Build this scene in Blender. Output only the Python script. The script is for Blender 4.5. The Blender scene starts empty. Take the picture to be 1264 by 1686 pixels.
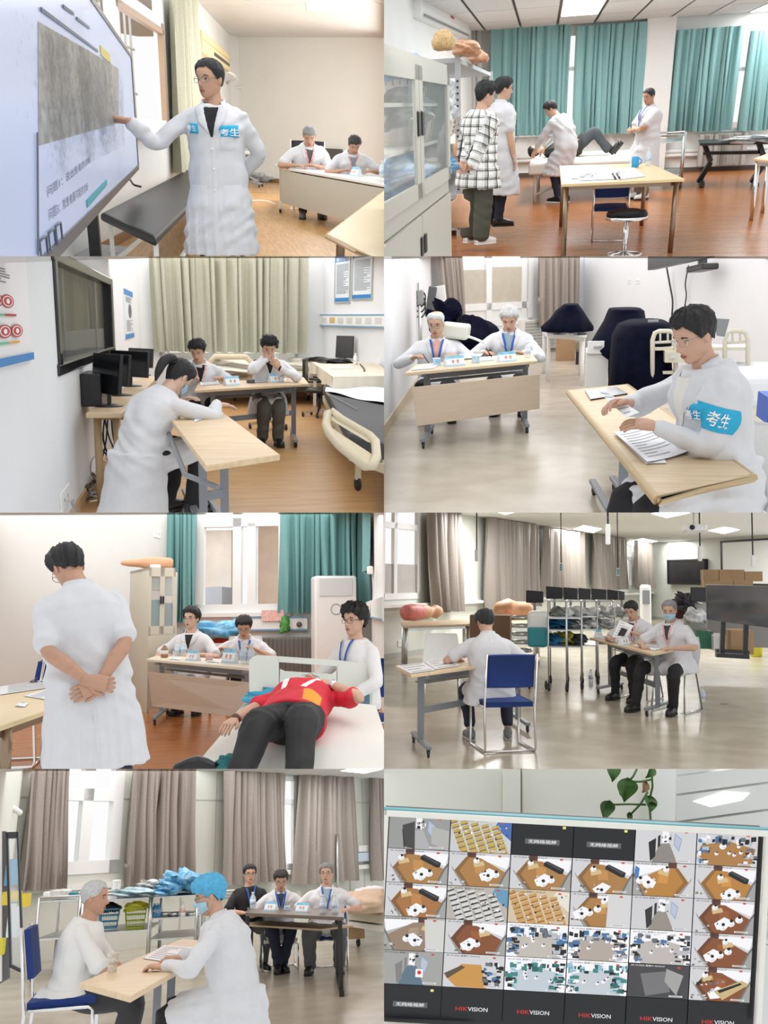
import bpy,bmesh,math,random
import numpy as np
from mathutils import Vector,Matrix
from mathutils.bvhtree import BVHTree

# ---------------------------------------------------------------- camera, world, exposure
F = 1400.0                      # focal length in pixels of the 1264 x 1686 frame
SC = bpy.context.scene
COL = SC.collection
_cd = bpy.data.cameras.new('camera')
_cd.sensor_fit = 'VERTICAL'; _cd.sensor_height = 36.0; _cd.lens = 36.0 * F / 1686.0
_cd.clip_start = 0.05; _cd.clip_end = 500
CAM = bpy.data.objects.new('camera',_cd); COL.objects.link(CAM)
CAM.rotation_euler = (math.pi/2,0,0); SC.camera = CAM
_w = bpy.data.worlds.new('world'); SC.world = _w; _w.use_nodes = True
_bg = _w.node_tree.nodes['Background']
_bg.inputs[0].default_value = (1.0,1.0,1.0,1); _bg.inputs[1].default_value = 0.84
SC.view_settings.view_transform = 'Standard'; SC.view_settings.look = 'None'
SC.view_settings.gamma = 1.0; SC.view_settings.use_curve_mapping = False
SC.view_settings.exposure = 0.22
rnd = random.Random(7)

# ---------------------------------------------------------------- materials (all procedural)
MATS = {}
def mat(name,col,rough=.55,metal=0.,bump=0.,scale=40.,var=0.,col2=None,alpha=None,trans=0.,emit=0.,spec=.5,coord='Object',stretch=(1,1,1)):
    if name in MATS: return MATS[name]
    m = bpy.data.materials.new(name); m.use_nodes = True; MATS[name] = m
    nt = m.node_tree; b = nt.nodes['Principled BSDF']; N = nt.nodes.new; L = nt.links.new
    c = tuple(col) + (1,)
    b.inputs['Base Color'].default_value = c; b.inputs['Roughness'].default_value = rough
    b.inputs['Metallic'].default_value = metal; b.inputs['Specular IOR Level'].default_value = spec
    if trans: b.inputs['Transmission Weight'].default_value = trans
    if alpha is not None: b.inputs['Alpha'].default_value = alpha
    if emit:
        b.inputs['Emission Color'].default_value = c; b.inputs['Emission Strength'].default_value = emit
    if bump or var or col2:
        tc = N('ShaderNodeTexCoord'); mp = N('ShaderNodeMapping'); mp.inputs['Scale'].default_value = stretch
        L(tc.outputs[coord],mp.inputs[0])
        nz = N('ShaderNodeTexNoise'); nz.inputs['Scale'].default_value = scale; nz.inputs['Detail'].default_value = 5
        L(mp.outputs[0],nz.inputs['Vector'])
        if var or col2:
            r = N('ShaderNodeValToRGB'); e = r.color_ramp.elements
            e[0].position = .32; e[1].position = .68
            e[0].color = tuple(x*(1-var) for x in col) + (1,)
            e[1].color = (tuple(col2) if col2 else tuple(min(1,x*(1+var)) for x in col)) + (1,)
            L(nz.outputs[0],r.inputs[0]); L(r.outputs[0],b.inputs['Base Color'])
        if bump:
            bp = N('ShaderNodeBump'); bp.inputs['Strength'].default_value = min(1,bump); bp.inputs['Distance'].default_value = .01
            L(nz.outputs[0],bp.inputs['Height']); L(bp.outputs[0],b.inputs['Normal'])
    return m

def woodmat(name,c1,c2,rough=.4,scale=3.,stretch=(1,14,14),bump=.05,spec=.5):
    if name in MATS: return MATS[name]
    m = mat(name,c1,rough,spec=spec); nt = m.node_tree; b = nt.nodes['Principled BSDF']; N = nt.nodes.new; L = nt.links.new
    tc = N('ShaderNodeTexCoord'); oi = N('ShaderNodeObjectInfo'); ad = N('ShaderNodeVectorMath'); ad.operation = 'ADD'
    mp = N('ShaderNodeMapping'); mp.inputs['Scale'].default_value = stretch
    sc = N('ShaderNodeVectorMath'); sc.operation = 'SCALE'; sc.inputs['Scale'].default_value = 31.
    L(oi.outputs['Random'],sc.inputs[0]); L(tc.outputs['Object'],ad.inputs[0]); L(sc.outputs[0],ad.inputs[1]); L(ad.outputs[0],mp.inputs[0])
    nz = N('ShaderNodeTexNoise'); nz.inputs['Scale'].default_value = scale; nz.inputs['Detail'].default_value = 7; nz.inputs['Distortion'].default_value = .6
    L(mp.outputs[0],nz.inputs['Vector'])
    r = N('ShaderNodeValToRGB'); e = r.color_ramp.elements; e[0].position = .34; e[1].position = .66
    e[0].color = tuple(c1) + (1,); e[1].color = tuple(c2) + (1,)
    L(nz.outputs[0],r.inputs[0])
    hv = N('ShaderNodeHueSaturation'); mr = N('ShaderNodeMapRange'); mr.inputs[3].default_value = .86; mr.inputs[4].default_value = 1.12
    L(oi.outputs['Random'],mr.inputs[0]); L(mr.outputs[0],hv.inputs['Value']); L(r.outputs[0],hv.inputs['Color']); L(hv.outputs[0],b.inputs['Base Color'])
    bp = N('ShaderNodeBump'); bp.inputs['Strength'].default_value = bump; bp.inputs['Distance'].default_value = .004
    L(nz.outputs[0],bp.inputs['Height']); L(bp.outputs[0],b.inputs['Normal'])
    return m

def vcolmat(name,rough=.5,emit=0.):
    if name in MATS: return MATS[name]
    m = mat(name,(1,1,1),rough); nt = m.node_tree; b = nt.nodes['Principled BSDF']
    a = nt.nodes.new('ShaderNodeAttribute'); a.attribute_name = 'print'
    nt.links.new(a.outputs['Color'],b.inputs['Base Color'])
    if emit:
        b.inputs['Base Color'].default_value = (0,0,0,1); nt.links.remove(b.inputs['Base Color'].links[0])
        nt.links.new(a.outputs['Color'],b.inputs['Emission Color']); b.inputs['Emission Strength'].default_value = emit
    return m

def plaidmat(name):
    if name in MATS: return MATS[name]
    m = mat(name,(.8,.8,.78),.8); nt = m.node_tree; b = nt.nodes['Principled BSDF']; N = nt.nodes.new; L = nt.links.new
    uv = N('ShaderNodeAttribute'); uv.attribute_name = 'cloth'; sp = N('ShaderNodeSeparateXYZ'); L(uv.outputs['Vector'],sp.inputs[0])
    outs = []
    for k in (0,1):
        for fr,w,st in ((11.,.34,.62),(11.,.10,.8),(22.,.08,.4)):
            a = N('ShaderNodeMath'); a.operation = 'MULTIPLY'; a.inputs[1].default_value = fr; L(sp.outputs[k],a.inputs[0])
            f_ = N('ShaderNodeMath'); f_.operation = 'FRACT'; L(a.outputs[0],f_.inputs[0])
            g = N('ShaderNodeMath'); g.operation = 'LESS_THAN'; g.inputs[1].default_value = w; L(f_.outputs[0],g.inputs[0])
            h = N('ShaderNodeMath'); h.operation = 'MULTIPLY'; h.inputs[1].default_value = st; L(g.outputs[0],h.inputs[0]); outs.append(h)
    s = outs[0]
    for o in outs[1:]:
        a = N('ShaderNodeMath'); a.operation = 'ADD'; L(s.outputs[0],a.inputs[0]); L(o.outputs[0],a.inputs[1]); s = a
    r = N('ShaderNodeValToRGB'); e = r.color_ramp.elements; e[0].color = (.86,.87,.84,1); e[1].color = (.02,.025,.025,1); e[1].position = 1.
    sc = N('ShaderNodeMath'); sc.operation = 'MULTIPLY'; sc.inputs[1].default_value = .6; L(s.outputs[0],sc.inputs[0]); L(sc.outputs[0],r.inputs[0]); L(r.outputs[0],b.inputs['Base Color'])
    return m

white_wall = lambda: mat('white_wall_paint',(.80,.81,.79),.8,var=.025,scale=1.3,bump=.02)
COAT = lambda: mat('white_coat_cotton',(.66,.67,.695),.85,bump=.45,scale=15,var=.025)
CHROME = lambda: mat('chrome',(.75,.75,.76),.16,1.)
STEEL = lambda: mat('stainless_steel',(.62,.64,.64),.28,1.,var=.1,scale=8)
GREYM = lambda: mat('grey_painted_metal',(.28,.30,.32),.45)
WHITEM = lambda: mat('white_painted_metal',(.80,.80,.77),.4)
BLACKP = lambda: mat('black_plastic',(.012,.012,.014),.35,var=.2)
WHITEP = lambda: mat('white_plastic',(.82,.83,.82),.4,var=.02)
PAPER = lambda: mat('white_paper',(.87,.88,.9),.75,var=.02)
INK = lambda: mat('grey_print',(.22,.23,.25),.8)
BLACKINK = lambda: mat('black_print',(.02,.02,.025),.6)
BLUEF = lambda: mat('blue_seat_fabric',(.012,.045,.22),.75,bump=.3,scale=160,var=.15)
BADGE = lambda: mat('cyan_badge_cloth',(.02,.40,.66),.7,var=.05,scale=60)
GLASSY = lambda: mat('clear_glass',(.9,.95,.95),.03,alpha=.16,spec=.6)

# ---------------------------------------------------------------- rooms (one per picture of the collage)
ROOM = {}        # object name -> room
class Room:
    def __init__(s,px0,py0,vh,hc,roll=.5,h=422,kk=1.05,st=(1,1,1)):
        s.kk = kk; s.st = st
        s.o = (px0,py0); s.h = h
        cx = px0 + 316 - 632; Yh = py0 + vh / 2 - 843
        n0 = Vector((0,Yh,F)).normalized()
        n1 = Vector((cx*Yh,F*Yh,F*F+cx*cx)).normalized()
        n = n0.lerp(n1,roll).normalized()
        y = Vector((cx,F,-Yh)); y = (y-n*y.dot(n)).normalized(); x = y.cross(n)
        M = Matrix(((x.x,y.x,n.x,0),(x.y,y.y,n.y,0),(x.z,y.z,n.z,0),(0,0,0,1)))
        s.M = Matrix.Translation(-n*hc) @ M
        s.Ri = M.to_3x3().inverted(); s.hc = hc; s.eye = Vector((0,0,hc))
        U0,U1 = px0 - 632,px0; V0,V1 = py0 - 843,py0 + h - 843
        if px0 > 0: U0,U1 = 0,632
        e = 4.0   # frame edges run a little past the picture
        if U0 == -632: U0 -= e
        if U1 == 632: U1 += e
        if V0 == -843: V0 -= e
        if V1 >= 842: V1 += e
        N3 = [Vector((F,-U0,0)),Vector((-F,U1,0)),Vector((0,-V0,-F)),Vector((0,V1,F))]
        s.planes = [(s.Ri @ q).normalized() for q in N3]      # inside: (p-eye).n >= 0
        s.lean = 0
    def ray(s,u,v):
        d = Vector((s.o[0]+u/2-632,F,-(s.o[1]+v/2-843)))
        return (s.Ri @ d)
    def at(s,u,v,z=0.):
        d = s.ray(u,v); return s.eye + d * ((z-s.hc)/d.z)
    def aty(s,u,v,y):
        d = s.ray(u,v); return s.eye + d * (y/d.y)
    def atp(s,u,v,p,n):
        d = s.ray(u,v); return s.eye + d * ((p-s.eye).dot(n)/d.dot(n))
    def Z(s,ppm): return 2 * F * s.kk / ppm      # depth at which a metre shows as ppm half-pixels
    def pix(s,p):
        q = s.M @ Vector(p); return ((q.x/q.y*F+632-s.o[0])*2,(-q.z/q.y*F+843-s.o[1])*2)
RM = None
def use(r):
    global RM; RM = r

WM = {}
def _link(o,parent,Mx):
    COL.objects.link(o); ROOM[o.name] = RM
    if parent is not None:
        o.parent = parent; o.matrix_parent_inverse = WM[parent.name].inverted()
    o.matrix_basis = Mx; WM[o.name] = Mx.copy()
    return o
def tag(o,label=None,cat=None,group=None,kind=None):
    if label: o['label'] = label
    if cat: o['category'] = cat
    if group: o['group'] = group
    if kind: o['kind'] = kind
    return o
def thing(name,label,cat,loc=(0,0,0),group=None):
    o = bpy.data.objects.new(name,None); o.empty_display_size = .1
    _link(o,None,RM.M @ Matrix.Translation(Vector(loc)))
    return tag(o,label,cat,group)

def mesh_obj(name,V,Fc,mats,parent=None,mi=None,smooth=False,cols=None):
    me = bpy.data.meshes.new(name); me.from_pydata([tuple(v) for v in V],[],[tuple(f) for f in Fc])
    for m in (mats if isinstance(mats,(list,tuple)) else [mats]): me.materials.append(m)
    if mi is not None: me.polygons.foreach_set('material_index',np.asarray(mi,dtype=np.int32))
    if smooth is True: me.polygons.foreach_set('use_smooth',np.ones(len(me.polygons),dtype=bool))
    elif smooth: me.polygons.foreach_set('use_smooth',np.asarray(smooth,dtype=bool))
    if cols is not None:
        a = me.color_attributes.new('print','FLOAT_COLOR','CORNER')
        arr = np.repeat(np.asarray([tuple(c)+(1,) for c in cols],dtype=np.float32),[len(f) for f in Fc],axis=0)
        a.data.foreach_set('color',arr.ravel())
    o = bpy.data.objects.new(name,me)
    return _link(o,parent,RM.M)

class MB:
    """collects shapes in room coordinates; build() links them as one mesh object"""
    def __init__(s): s.v = []; s.f = []; s.mi = []; s.sm = []; s.c = []
    def add(s,V,Fc,m=0,sm=False,c=None):
        k = len(s.v); s.v.extend([Vector(p) for p in V]); s.f.extend([tuple(i+k for i in f) for f in Fc])
        s.mi.extend([m]*len(Fc)); s.sm.extend([sm]*len(Fc)); s.c.extend([c]*len(Fc)); return s
    def box(s,c,d,R=None,m=0):
        c = Vector(c); P = []
        for z in (-.5,.5):
            for x,y in ((-.5,-.5),(.5,-.5),(.5,.5),(-.5,.5)):
                q = Vector((x*d[0],y*d[1],z*d[2])); P.append(c+(R @ q if R else q))
        return s.add(P,[(3,2,1,0),(4,5,6,7),(0,1,5,4),(1,2,6,5),(2,3,7,6),(3,0,4,7)],m)
    def span(s,a,b,w,h,up=(0,0,1),m=0):
        a = Vector(a); b = Vector(b); d = b - a; L = d.length
        if L < 1e-6: return s
        y = d / L; u = Vector(up)
        if abs(y.dot(u.normalized())) > .98: u = Vector((1,0,0)) if abs(y.x) < .9 else Vector((0,1,0))
        x = y.cross(u).normalized(); z = x.cross(y)
        R = Matrix((x,y,z)).transposed()
        return s.box((a+b)/2,(w,L,h),R,m)
    def quad(s,P,m=0): return s.add(P,[tuple(range(len(P)))],m)
    def slab(s,P,off,m=0):
        """solid from a 3-D polygon and an offset vector"""
        P = [Vector(p) for p in P]; o = Vector(off); n = len(P)
        return s.add(P+[p+o for p in P],[tuple(range(n))[::-1],tuple(range(n,2*n))]+[(i,(i+1) % n,n+(i+1) % n,n+i) for i in range(n)],m)
    def prism(s,poly,z0,z1,m=0): return s.slab([(p[0],p[1],z0) for p in poly],(0,0,z1-z0),m)
    def loft(s,rings,cap=True,m=0,sm=True):
        n = len(rings[0]); V = [p for r in rings for p in r]; Fc = []
        for i in range(len(rings)-1):
            for j in range(n):
                a = i * n + j; b = i * n + (j+1) % n; Fc.append((a,b,b+n,a+n))
        if cap: Fc.append(tuple(range(n))[::-1]); Fc.append(tuple(range((len(rings)-1)*n,len(rings)*n)))
        return s.add(V,Fc,m,sm)
    def tube(s,pts,r,n=8,m=0,closed=False):
        pts = [Vector(p) for p in pts]; k = len(pts); rs = r if isinstance(r,(list,tuple)) else [r] * k
        T = []
        for i in range(k):
            a = pts[i-1] if (i or closed) else pts[0]; b = pts[(i+1) % k] if (i < k-1 or closed) else pts[-1]
            t = (b-a); T.append(t.normalized() if t.length > 1e-9 else Vector((0,0,1)))
        u = T[0].orthogonal().normalized(); rings = []
        for i in range(k):
            u = (u-T[i]*u.dot(T[i])); u = u.normalized() if u.length > 1e-6 else T[i].orthogonal().normalized()
            w = T[i].cross(u)
            rings.append([pts[i]+(u*math.cos(2*math.pi*j/n)+w*math.sin(2*math.pi*j/n))*rs[i] for j in range(n)])
        if closed: rings.append(rings[0])
        return s.loft(rings,not closed,m)
    def lathe(s,prof,o,n=20,m=0,axis=(0,0,1),sm=True):
        a = Vector(axis).normalized(); u = a.orthogonal().normalized(); w = a.cross(u); o = Vector(o)
        return s.loft([[o+a*z+(u*math.cos(2*math.pi*j/n)+w*math.sin(2*math.pi*j/n))*max(r,1e-4) for j in range(n)] for r,z in prof],True,m,sm)
    def ell(s,c,rx,ry,rz,R=None,m=0,nu=12,nv=8):
        c = Vector(c); rings = []
        for i in range(nv+1):
            t = -math.pi / 2 + math.pi * i / nv; rr = max(math.cos(t),1e-3)
            ring = []
            for j in range(nu):
                a = 2 * math.pi * j / nu; q = Vector((rx*rr*math.cos(a),ry*rr*math.sin(a),rz*math.sin(t))); ring.append(c+(R @ q if R else q))
            rings.append(ring)
        return s.loft(rings,True,m)
    def grid(s,fn,nu,nv,m=0,sm=True,c=None):
        V = [fn(i/nu,j/nv) for i in range(nu+1) for j in range(nv+1)]
        return s.add(V,[(i*(nv+1)+j,(i+1)*(nv+1)+j,(i+1)*(nv+1)+j+1,i*(nv+1)+j+1) for i in range(nu) for j in range(nv)],m,sm,c)
    def build(s,name,mats,parent=None,bev=0.,seg=2):
        cols = [c or (1,1,1) for c in s.c] if any(c is not None for c in s.c) else None
        o = mesh_obj(name,s.v,s.f,mats,parent,s.mi,s.sm,cols)
        if bev:
            bm = bmesh.new(); bm.from_mesh(o.data)
            bm.normal_update()
            es = [e for e in bm.edges if len(e.link_faces) == 2 and e.calc_face_angle(0) > .6]
            try: bmesh.ops.bevel(bm,geom=es,offset=bev,segments=seg,affect='EDGES',profile=.5,clamp_overlap=True)
            except Exception: pass
            bm.to_mesh(o.data); bm.free()
        return o

def lerp(a,b,t): return a + (b-a) * t
def V3(*a): return Vector(a)
def rz(a): return Matrix.Rotation(math.radians(a),3,'Z')
def bil(P,a,b):
    P = [Vector(p) for p in P]; return P[0].lerp(P[1],a).lerp(P[3].lerp(P[2],a),b)

# ---------------------------------------------------------------- lettering
_TX = {}
_tmpscene = bpy.data.scenes.new('workbench')
def _tmpdg():
    vl = _tmpscene.view_layers[0]; vl.update()
    if vl.depsgraph: return vl.depsgraph
    with bpy.context.temp_override(scene=_tmpscene,view_layer=vl): d = bpy.context.evaluated_depsgraph_get(); d.update(); return d
def text2d(txt,bold=0.):
    key = (txt,bold)
    if key in _TX: return _TX[key]
    cu = bpy.data.curves.new('lettering','FONT'); cu.body = txt; cu.size = 1.; cu.resolution_u = 2; cu.offset = bold
    o = bpy.data.objects.new('lettering',cu); _tmpscene.collection.objects.link(o)
    dg = _tmpdg()
    me = bpy.data.meshes.new_from_object(o.evaluated_get(dg))
    V = np.array([tuple(v.co) for v in me.vertices]) if len(me.vertices) else np.zeros((0,3)); Fc = [tuple(p.vertices) for p in me.polygons]
    bpy.data.objects.remove(o); bpy.data.meshes.remove(me); bpy.data.curves.remove(cu)
    if len(V):
        lo = V.min(0); hi = V.max(0); d = np.maximum(hi-lo,1e-6); V = (V-lo) / d[1]; w = d[0] / d[1]
    else: w = 1.
    _TX[key] = (V,Fc,w); return _TX[key]
def letter(mb,txt,o,X,Y,h,w=None,bold=0.,m=0,center=True,fn=None):
    """flat lettering: o = centre (or lower left), X/Y unit vectors, h = height, w = fitted width"""
    V,Fc,asp = text2d(txt,bold); o = Vector(o); X = Vector(X); Y = Vector(Y); w = w or asp * h; sx = w / asp
    ox,oy = (-w/2,-h/2) if center else (0,0)
    P = [o+X*(p[0]*sx+ox)+Y*(p[1]*h+oy) for p in V]
    return mb.add(P,Fc,m)
# ---------------------------------------------------------------- people
SKIN = lambda k=0: mat('skin_%d' % k,[(.58,.36,.26),(.50,.29,.20),(.64,.43,.33)][k],.55,var=.06,scale=25,spec=.3)
HAIRM = lambda k='black': {'black': mat('black_hair',(.012,.012,.014),.5,bump=.8,scale=90,var=.3,stretch=(3,1,.6)),
                           'grey': mat('grey_hair',(.22,.22,.22),.6,bump=.8,scale=60,var=.25),
                           'white': mat('white_hair',(.50,.51,.52),.6,bump=.5,scale=60,var=.12),
                           'dark': mat('dark_hair',(.03,.026,.024),.5,bump=.8,scale=90,var=.4)}[k]
_HZ = [-.120,-.112,-.100,-.080,-.058,-.030,0.,.030,.060,.085,.104,.114,.119]
_HW = [.012,.030,.043,.054,.062,.068,.073,.076,.075,.066,.046,.024,.002]
_HF = [.050,.070,.080,.084,.085,.085,.083,.088,.085,.070,.046,.024,.002]
_HB = [.000,.012,.030,.050,.066,.080,.091,.097,.096,.084,.060,.032,.003]
def head_pt(phi,z):
    """phi from the face (0) to the back (pi), + towards the person's right; arrays"""
    w = np.interp(z,_HZ,_HW); f = np.interp(z,_HZ,_HF); b = np.interp(z,_HZ,_HB)
    x = w * np.sin(phi); c = np.cos(phi); y = np.where(c > 0,f,b) * c
    fr = np.clip(c,0,1)
    nz = np.interp(z,[-.045,-.034,-.026,.006,.02],[0,.022,.031,.008,0])
    y = y + fr * nz * np.exp(-(x/(.012-.1*np.clip(z,-.03,0)*.5)) ** 2)
    for sx in (-1,1):
        y = y - fr * .009 * np.exp(-((x-sx*.031)/.017) ** 2-((z-.006)/.011) ** 2)
        y = y + fr * .004 * np.exp(-((x-sx*.03)/.02) ** 2-((z-.026)/.008) ** 2)
    y = y + fr * .004 * np.exp(-(x/.02) ** 2-((z+.063)/.010) ** 2) - fr * .004 * np.exp(-(x/.02) ** 2-((z+.082)/.007) ** 2)
    return np.stack([x,y,z+0*x],-1)
def _gridfaces(nu,nv,wrap):
    Fc = []
    for i in range(nu):
        for j in range(nv if wrap else nv-1):
            a = i * nv + j; b = i * nv + (j+1) % nv; Fc.append((a,b,b+nv,a+nv))
    return Fc
def head_mesh(res=1.):
    nl = int(36*res) // 4 * 4; nzs = int(26*res)
    zs = -.12 + .239 * (.5-.5*np.cos(np.linspace(.12,math.pi-.05,nzs))) ; zs[0] = -.119
    P = np.concatenate([head_pt((lambda t: t-.45*np.sin(t))(np.linspace(0,2*math.pi,nl,endpoint=False)),z) for z in zs])
    Fc = [f[::-1] for f in _gridfaces(nzs-1,nl,True)]
    Fc += [tuple(range(nl)),tuple(range((nzs-1)*nl,nzs*nl))[::-1]]
    return P,Fc
def hair_mesh(style,seed=0,res=1.):
    nl = int(44*res); nv = int(12*res); rs = np.random.RandomState(seed)
    phi = np.linspace(0,2*math.pi,nl,endpoint=False); a = np.abs(np.where(phi > math.pi,phi-2*math.pi,phi))
    th = style.get('th',.02); fr = style.get('front',.074); side = style.get('side',-.01); back = style.get('back',-.06)
    hl = np.interp(a,[0,.6,.95,1.15,1.38,1.6,1.85,2.2,math.pi],[fr,fr,fr-.014,.03,side,.012,.0,back*.7,back])
    hl = hl + .004 * np.sin(phi*9+seed) + rs.uniform(-.003,.003,nl)
    if 'bald' in style: pass
    P = []
    for i in range(nv+1):
        t = i / nv; z = hl + (.1185-hl) * (1-(1-t) ** 1.6)
        p = head_pt(phi,z); n = p.copy(); n[:,2] *= .8; n /= np.maximum(np.linalg.norm(n,axis=1),1e-6)[:,None]
        prof = min(1.,.35+2.2*t); o = th * prof * (1+.5*style.get('quiff',0)*np.clip(np.cos(phi),0,1)*t)
        o = o + style.get('mess',.12) * th * (np.sin(phi*13+5*t+seed)+np.sin(phi*23+seed*2+9*t)+rs.uniform(-.7,.7,nl)) * (.3+.7*(t < .9))
        if style.get('bald'): o = o * (1-np.clip((t-.55)*4,0,1)) - .004 * np.clip((t-.6)*4,0,1)
        P.append(p+n*o[:,None])
    P = np.concatenate(P); Fc = [f[::-1] for f in _gridfaces(nv,nl,True)]; Fc.append(tuple(range(nv*nl,(nv+1)*nl))[::-1])
    return P,Fc

def frame_of(z,y):
    z = Vector(z).normalized(); y = Vector(y); y = (y-z*y.dot(z)); y = y.normalized() if y.length > 1e-5 else z.orthogonal().normalized()
    return Matrix((y.cross(z),y,z)).transposed()
def crom(P,n):
    P = [P[0]*2-P[1]] + list(P) + [P[-1]*2-P[-2]]; out = []
    for i in range(1,len(P)-2):
        for k in range(n):
            t = k / n; a,b,c,d = P[i-1:i+3]
            out.append(.5*((2*b)+(c-a)*t+(2*a-5*b+4*c-d)*t*t+(3*b-a-3*c+d)*t ** 3))
    return out + [P[-2]]
def limb(mb,pts,rad,n=12,sub=3,m=0):
    pts = [Vector(p) for p in pts]; A = [np.array(tuple(p)) for p in pts]
    P = [Vector(q) for q in crom(A,sub)]; R = list(np.interp(np.linspace(0,len(pts)-1,len(P)),range(len(pts)),rad))
    t0 = (P[0]-P[1]).normalized(); t1 = (P[-1]-P[-2]).normalized()
    P = [P[0]+t0*R[0]*.5] + P + [P[-1]+t1*R[-1]*.5]; R = [R[0]*.6] + R + [R[-1]*.6]
    return mb.tube(P,R,n,m)
def ell_ring(c,X,Y,rx,ry,n=20,p=2.3):
    out = []
    for j in range(n):
        a = 2 * math.pi * j / n; ca,sa = math.cos(a),math.sin(a)
        out.append(c+X*(rx*math.copysign(abs(ca) ** (2/p),ca))+Y*(ry*math.copysign(abs(sa) ** (2/p),sa)))
    return out
def remesh(mb,voxel,smooth=4,amp=0.,seed=0,fold=None):
    me = bpy.data.meshes.new('work'); me.from_pydata([tuple(v) for v in mb.v],[],mb.f)
    bm = bmesh.new(); bm.from_mesh(me); bmesh.ops.recalc_face_normals(bm,faces=bm.faces); bm.to_mesh(me); bm.free()
    o = bpy.data.objects.new('work',me); _tmpscene.collection.objects.link(o)
    r = o.modifiers.new('r','REMESH'); r.mode = 'VOXEL'; r.voxel_size = voxel
    if smooth: q = o.modifiers.new('s','SMOOTH'); q.iterations = smooth; q.factor = .5
    dg = _tmpdg(); ev = o.evaluated_get(dg).to_mesh()
    n = len(ev.vertices); V = np.empty(n*3,np.float32); ev.vertices.foreach_get('co',V); V = V.reshape(-1,3).astype(float)
    N = np.empty(n*3,np.float32); ev.vertices.foreach_get('normal',N); N = N.reshape(-1,3)
    Fc = [tuple(p.vertices) for p in ev.polygons]
    o.evaluated_get(dg).to_mesh_clear(); bpy.data.objects.remove(o); bpy.data.meshes.remove(me)
    if amp:
        x,y,z = V.T; s = seed * 1.7
        w = .9 * np.sin(9*z+3*x+s) + .6 * np.sin(5*x-7*y+s)
        g = np.sin(26*(x+.5*z)+2.2*w+s) * np.sin(15*(z-.6*y)+1.7*w+2*s) + .6 * np.sin(48*z+20*x+3*w) * np.sin(22*x+13*y+2*w+s)
        g = g + .8 * np.clip(np.sin(34*(np.arctan2(y+1e-6,x)*.16)*4+w+s),-.2,1) * np.clip((fold-z)/.3,0,1) if fold is not None else g
        V = V + N * (1.7*amp*g)[:,None]
    return V,Fc
def ik(A,T,l1,l2,hint):
    A = Vector(A); T = Vector(T); d = T - A; L = d.length; mx = (l1+l2) * .998
    if L > mx: d = d * (mx/L); T = A + d; L = mx
    if L < abs(l1-l2) + .02: L = abs(l1-l2) + .02
    u = d.normalized(); a = (l1*l1-l2*l2+L*L) / (2*L); h = math.sqrt(max(l1*l1-a*a,0))
    v = Vector(hint); v = v - u * v.dot(u); v = v.normalized() if v.length > 1e-5 else u.orthogonal()
    return A + u * a + v * h,T
def hand(mb,W,fwd,palm,side,curl=.5,spread=.0,m=0):
    """palm: direction the palm faces; five fingers"""
    fwd = Vector(fwd).normalized(); B = -Vector(palm); B = (B-fwd*B.dot(fwd)); B = B.normalized() if B.length > 1e-4 else fwd.orthogonal().normalized()
    X = fwd.cross(B); W = Vector(W); th = -X if side == 'R' else X
    mb.loft([ell_ring(W+fwd*d,X,B,rx,ry,10,2.6) for d,rx,ry in ((-.03,.026,.021),(0,.029,.019),(.03,.038,.018),(.065,.043,.016),(.09,.040,.013),(.098,.034,.008))],True,m)
    for k,(ox,L) in enumerate(((-.031,.072),(-.0105,.082),(.0105,.077),(.031,.060))):
        o_ = ox if side == 'R' else ox      # index beside the thumb
        p = W + fwd * .088 + X * (-ox*-1 if side == 'R' else -ox); d = (fwd+X*((ox if side == 'R' else -ox)*spread*6)).normalized(); pts = [p-d*.012]; ang = 0
        axis = d.cross(-B)
        for q in (.42,.33,.25):
            ang += curl * (.55 if q == .42 else .75); pts.append(pts[-1]+(Matrix.Rotation(ang,3,axis) @ d)*(L*q+(.012 if q == .42 else 0)))
        mb.tube(pts,[.0098,.0092,.0085,.0068],7,m); mb.ell(pts[-1],.0070,.0070,.0070,None,m,7,4)
    p = W + fwd * .022 + th * .026; d = (fwd*.75+th*.65-B*.25).normalized(); ax = d.cross(-B)
    pts = [p-d*.01,p+d*.032]; d2 = (fwd*.95+th*.15-B*.3*(curl+.3)).normalized(); pts += [pts[-1]+d2*.03,pts[-1]+d2*.05]
    mb.tube(pts,[.014,.0125,.0105,.007],7,m); mb.ell(pts[-1],.0075,.0075,.0075,None,m,7,4)

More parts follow.
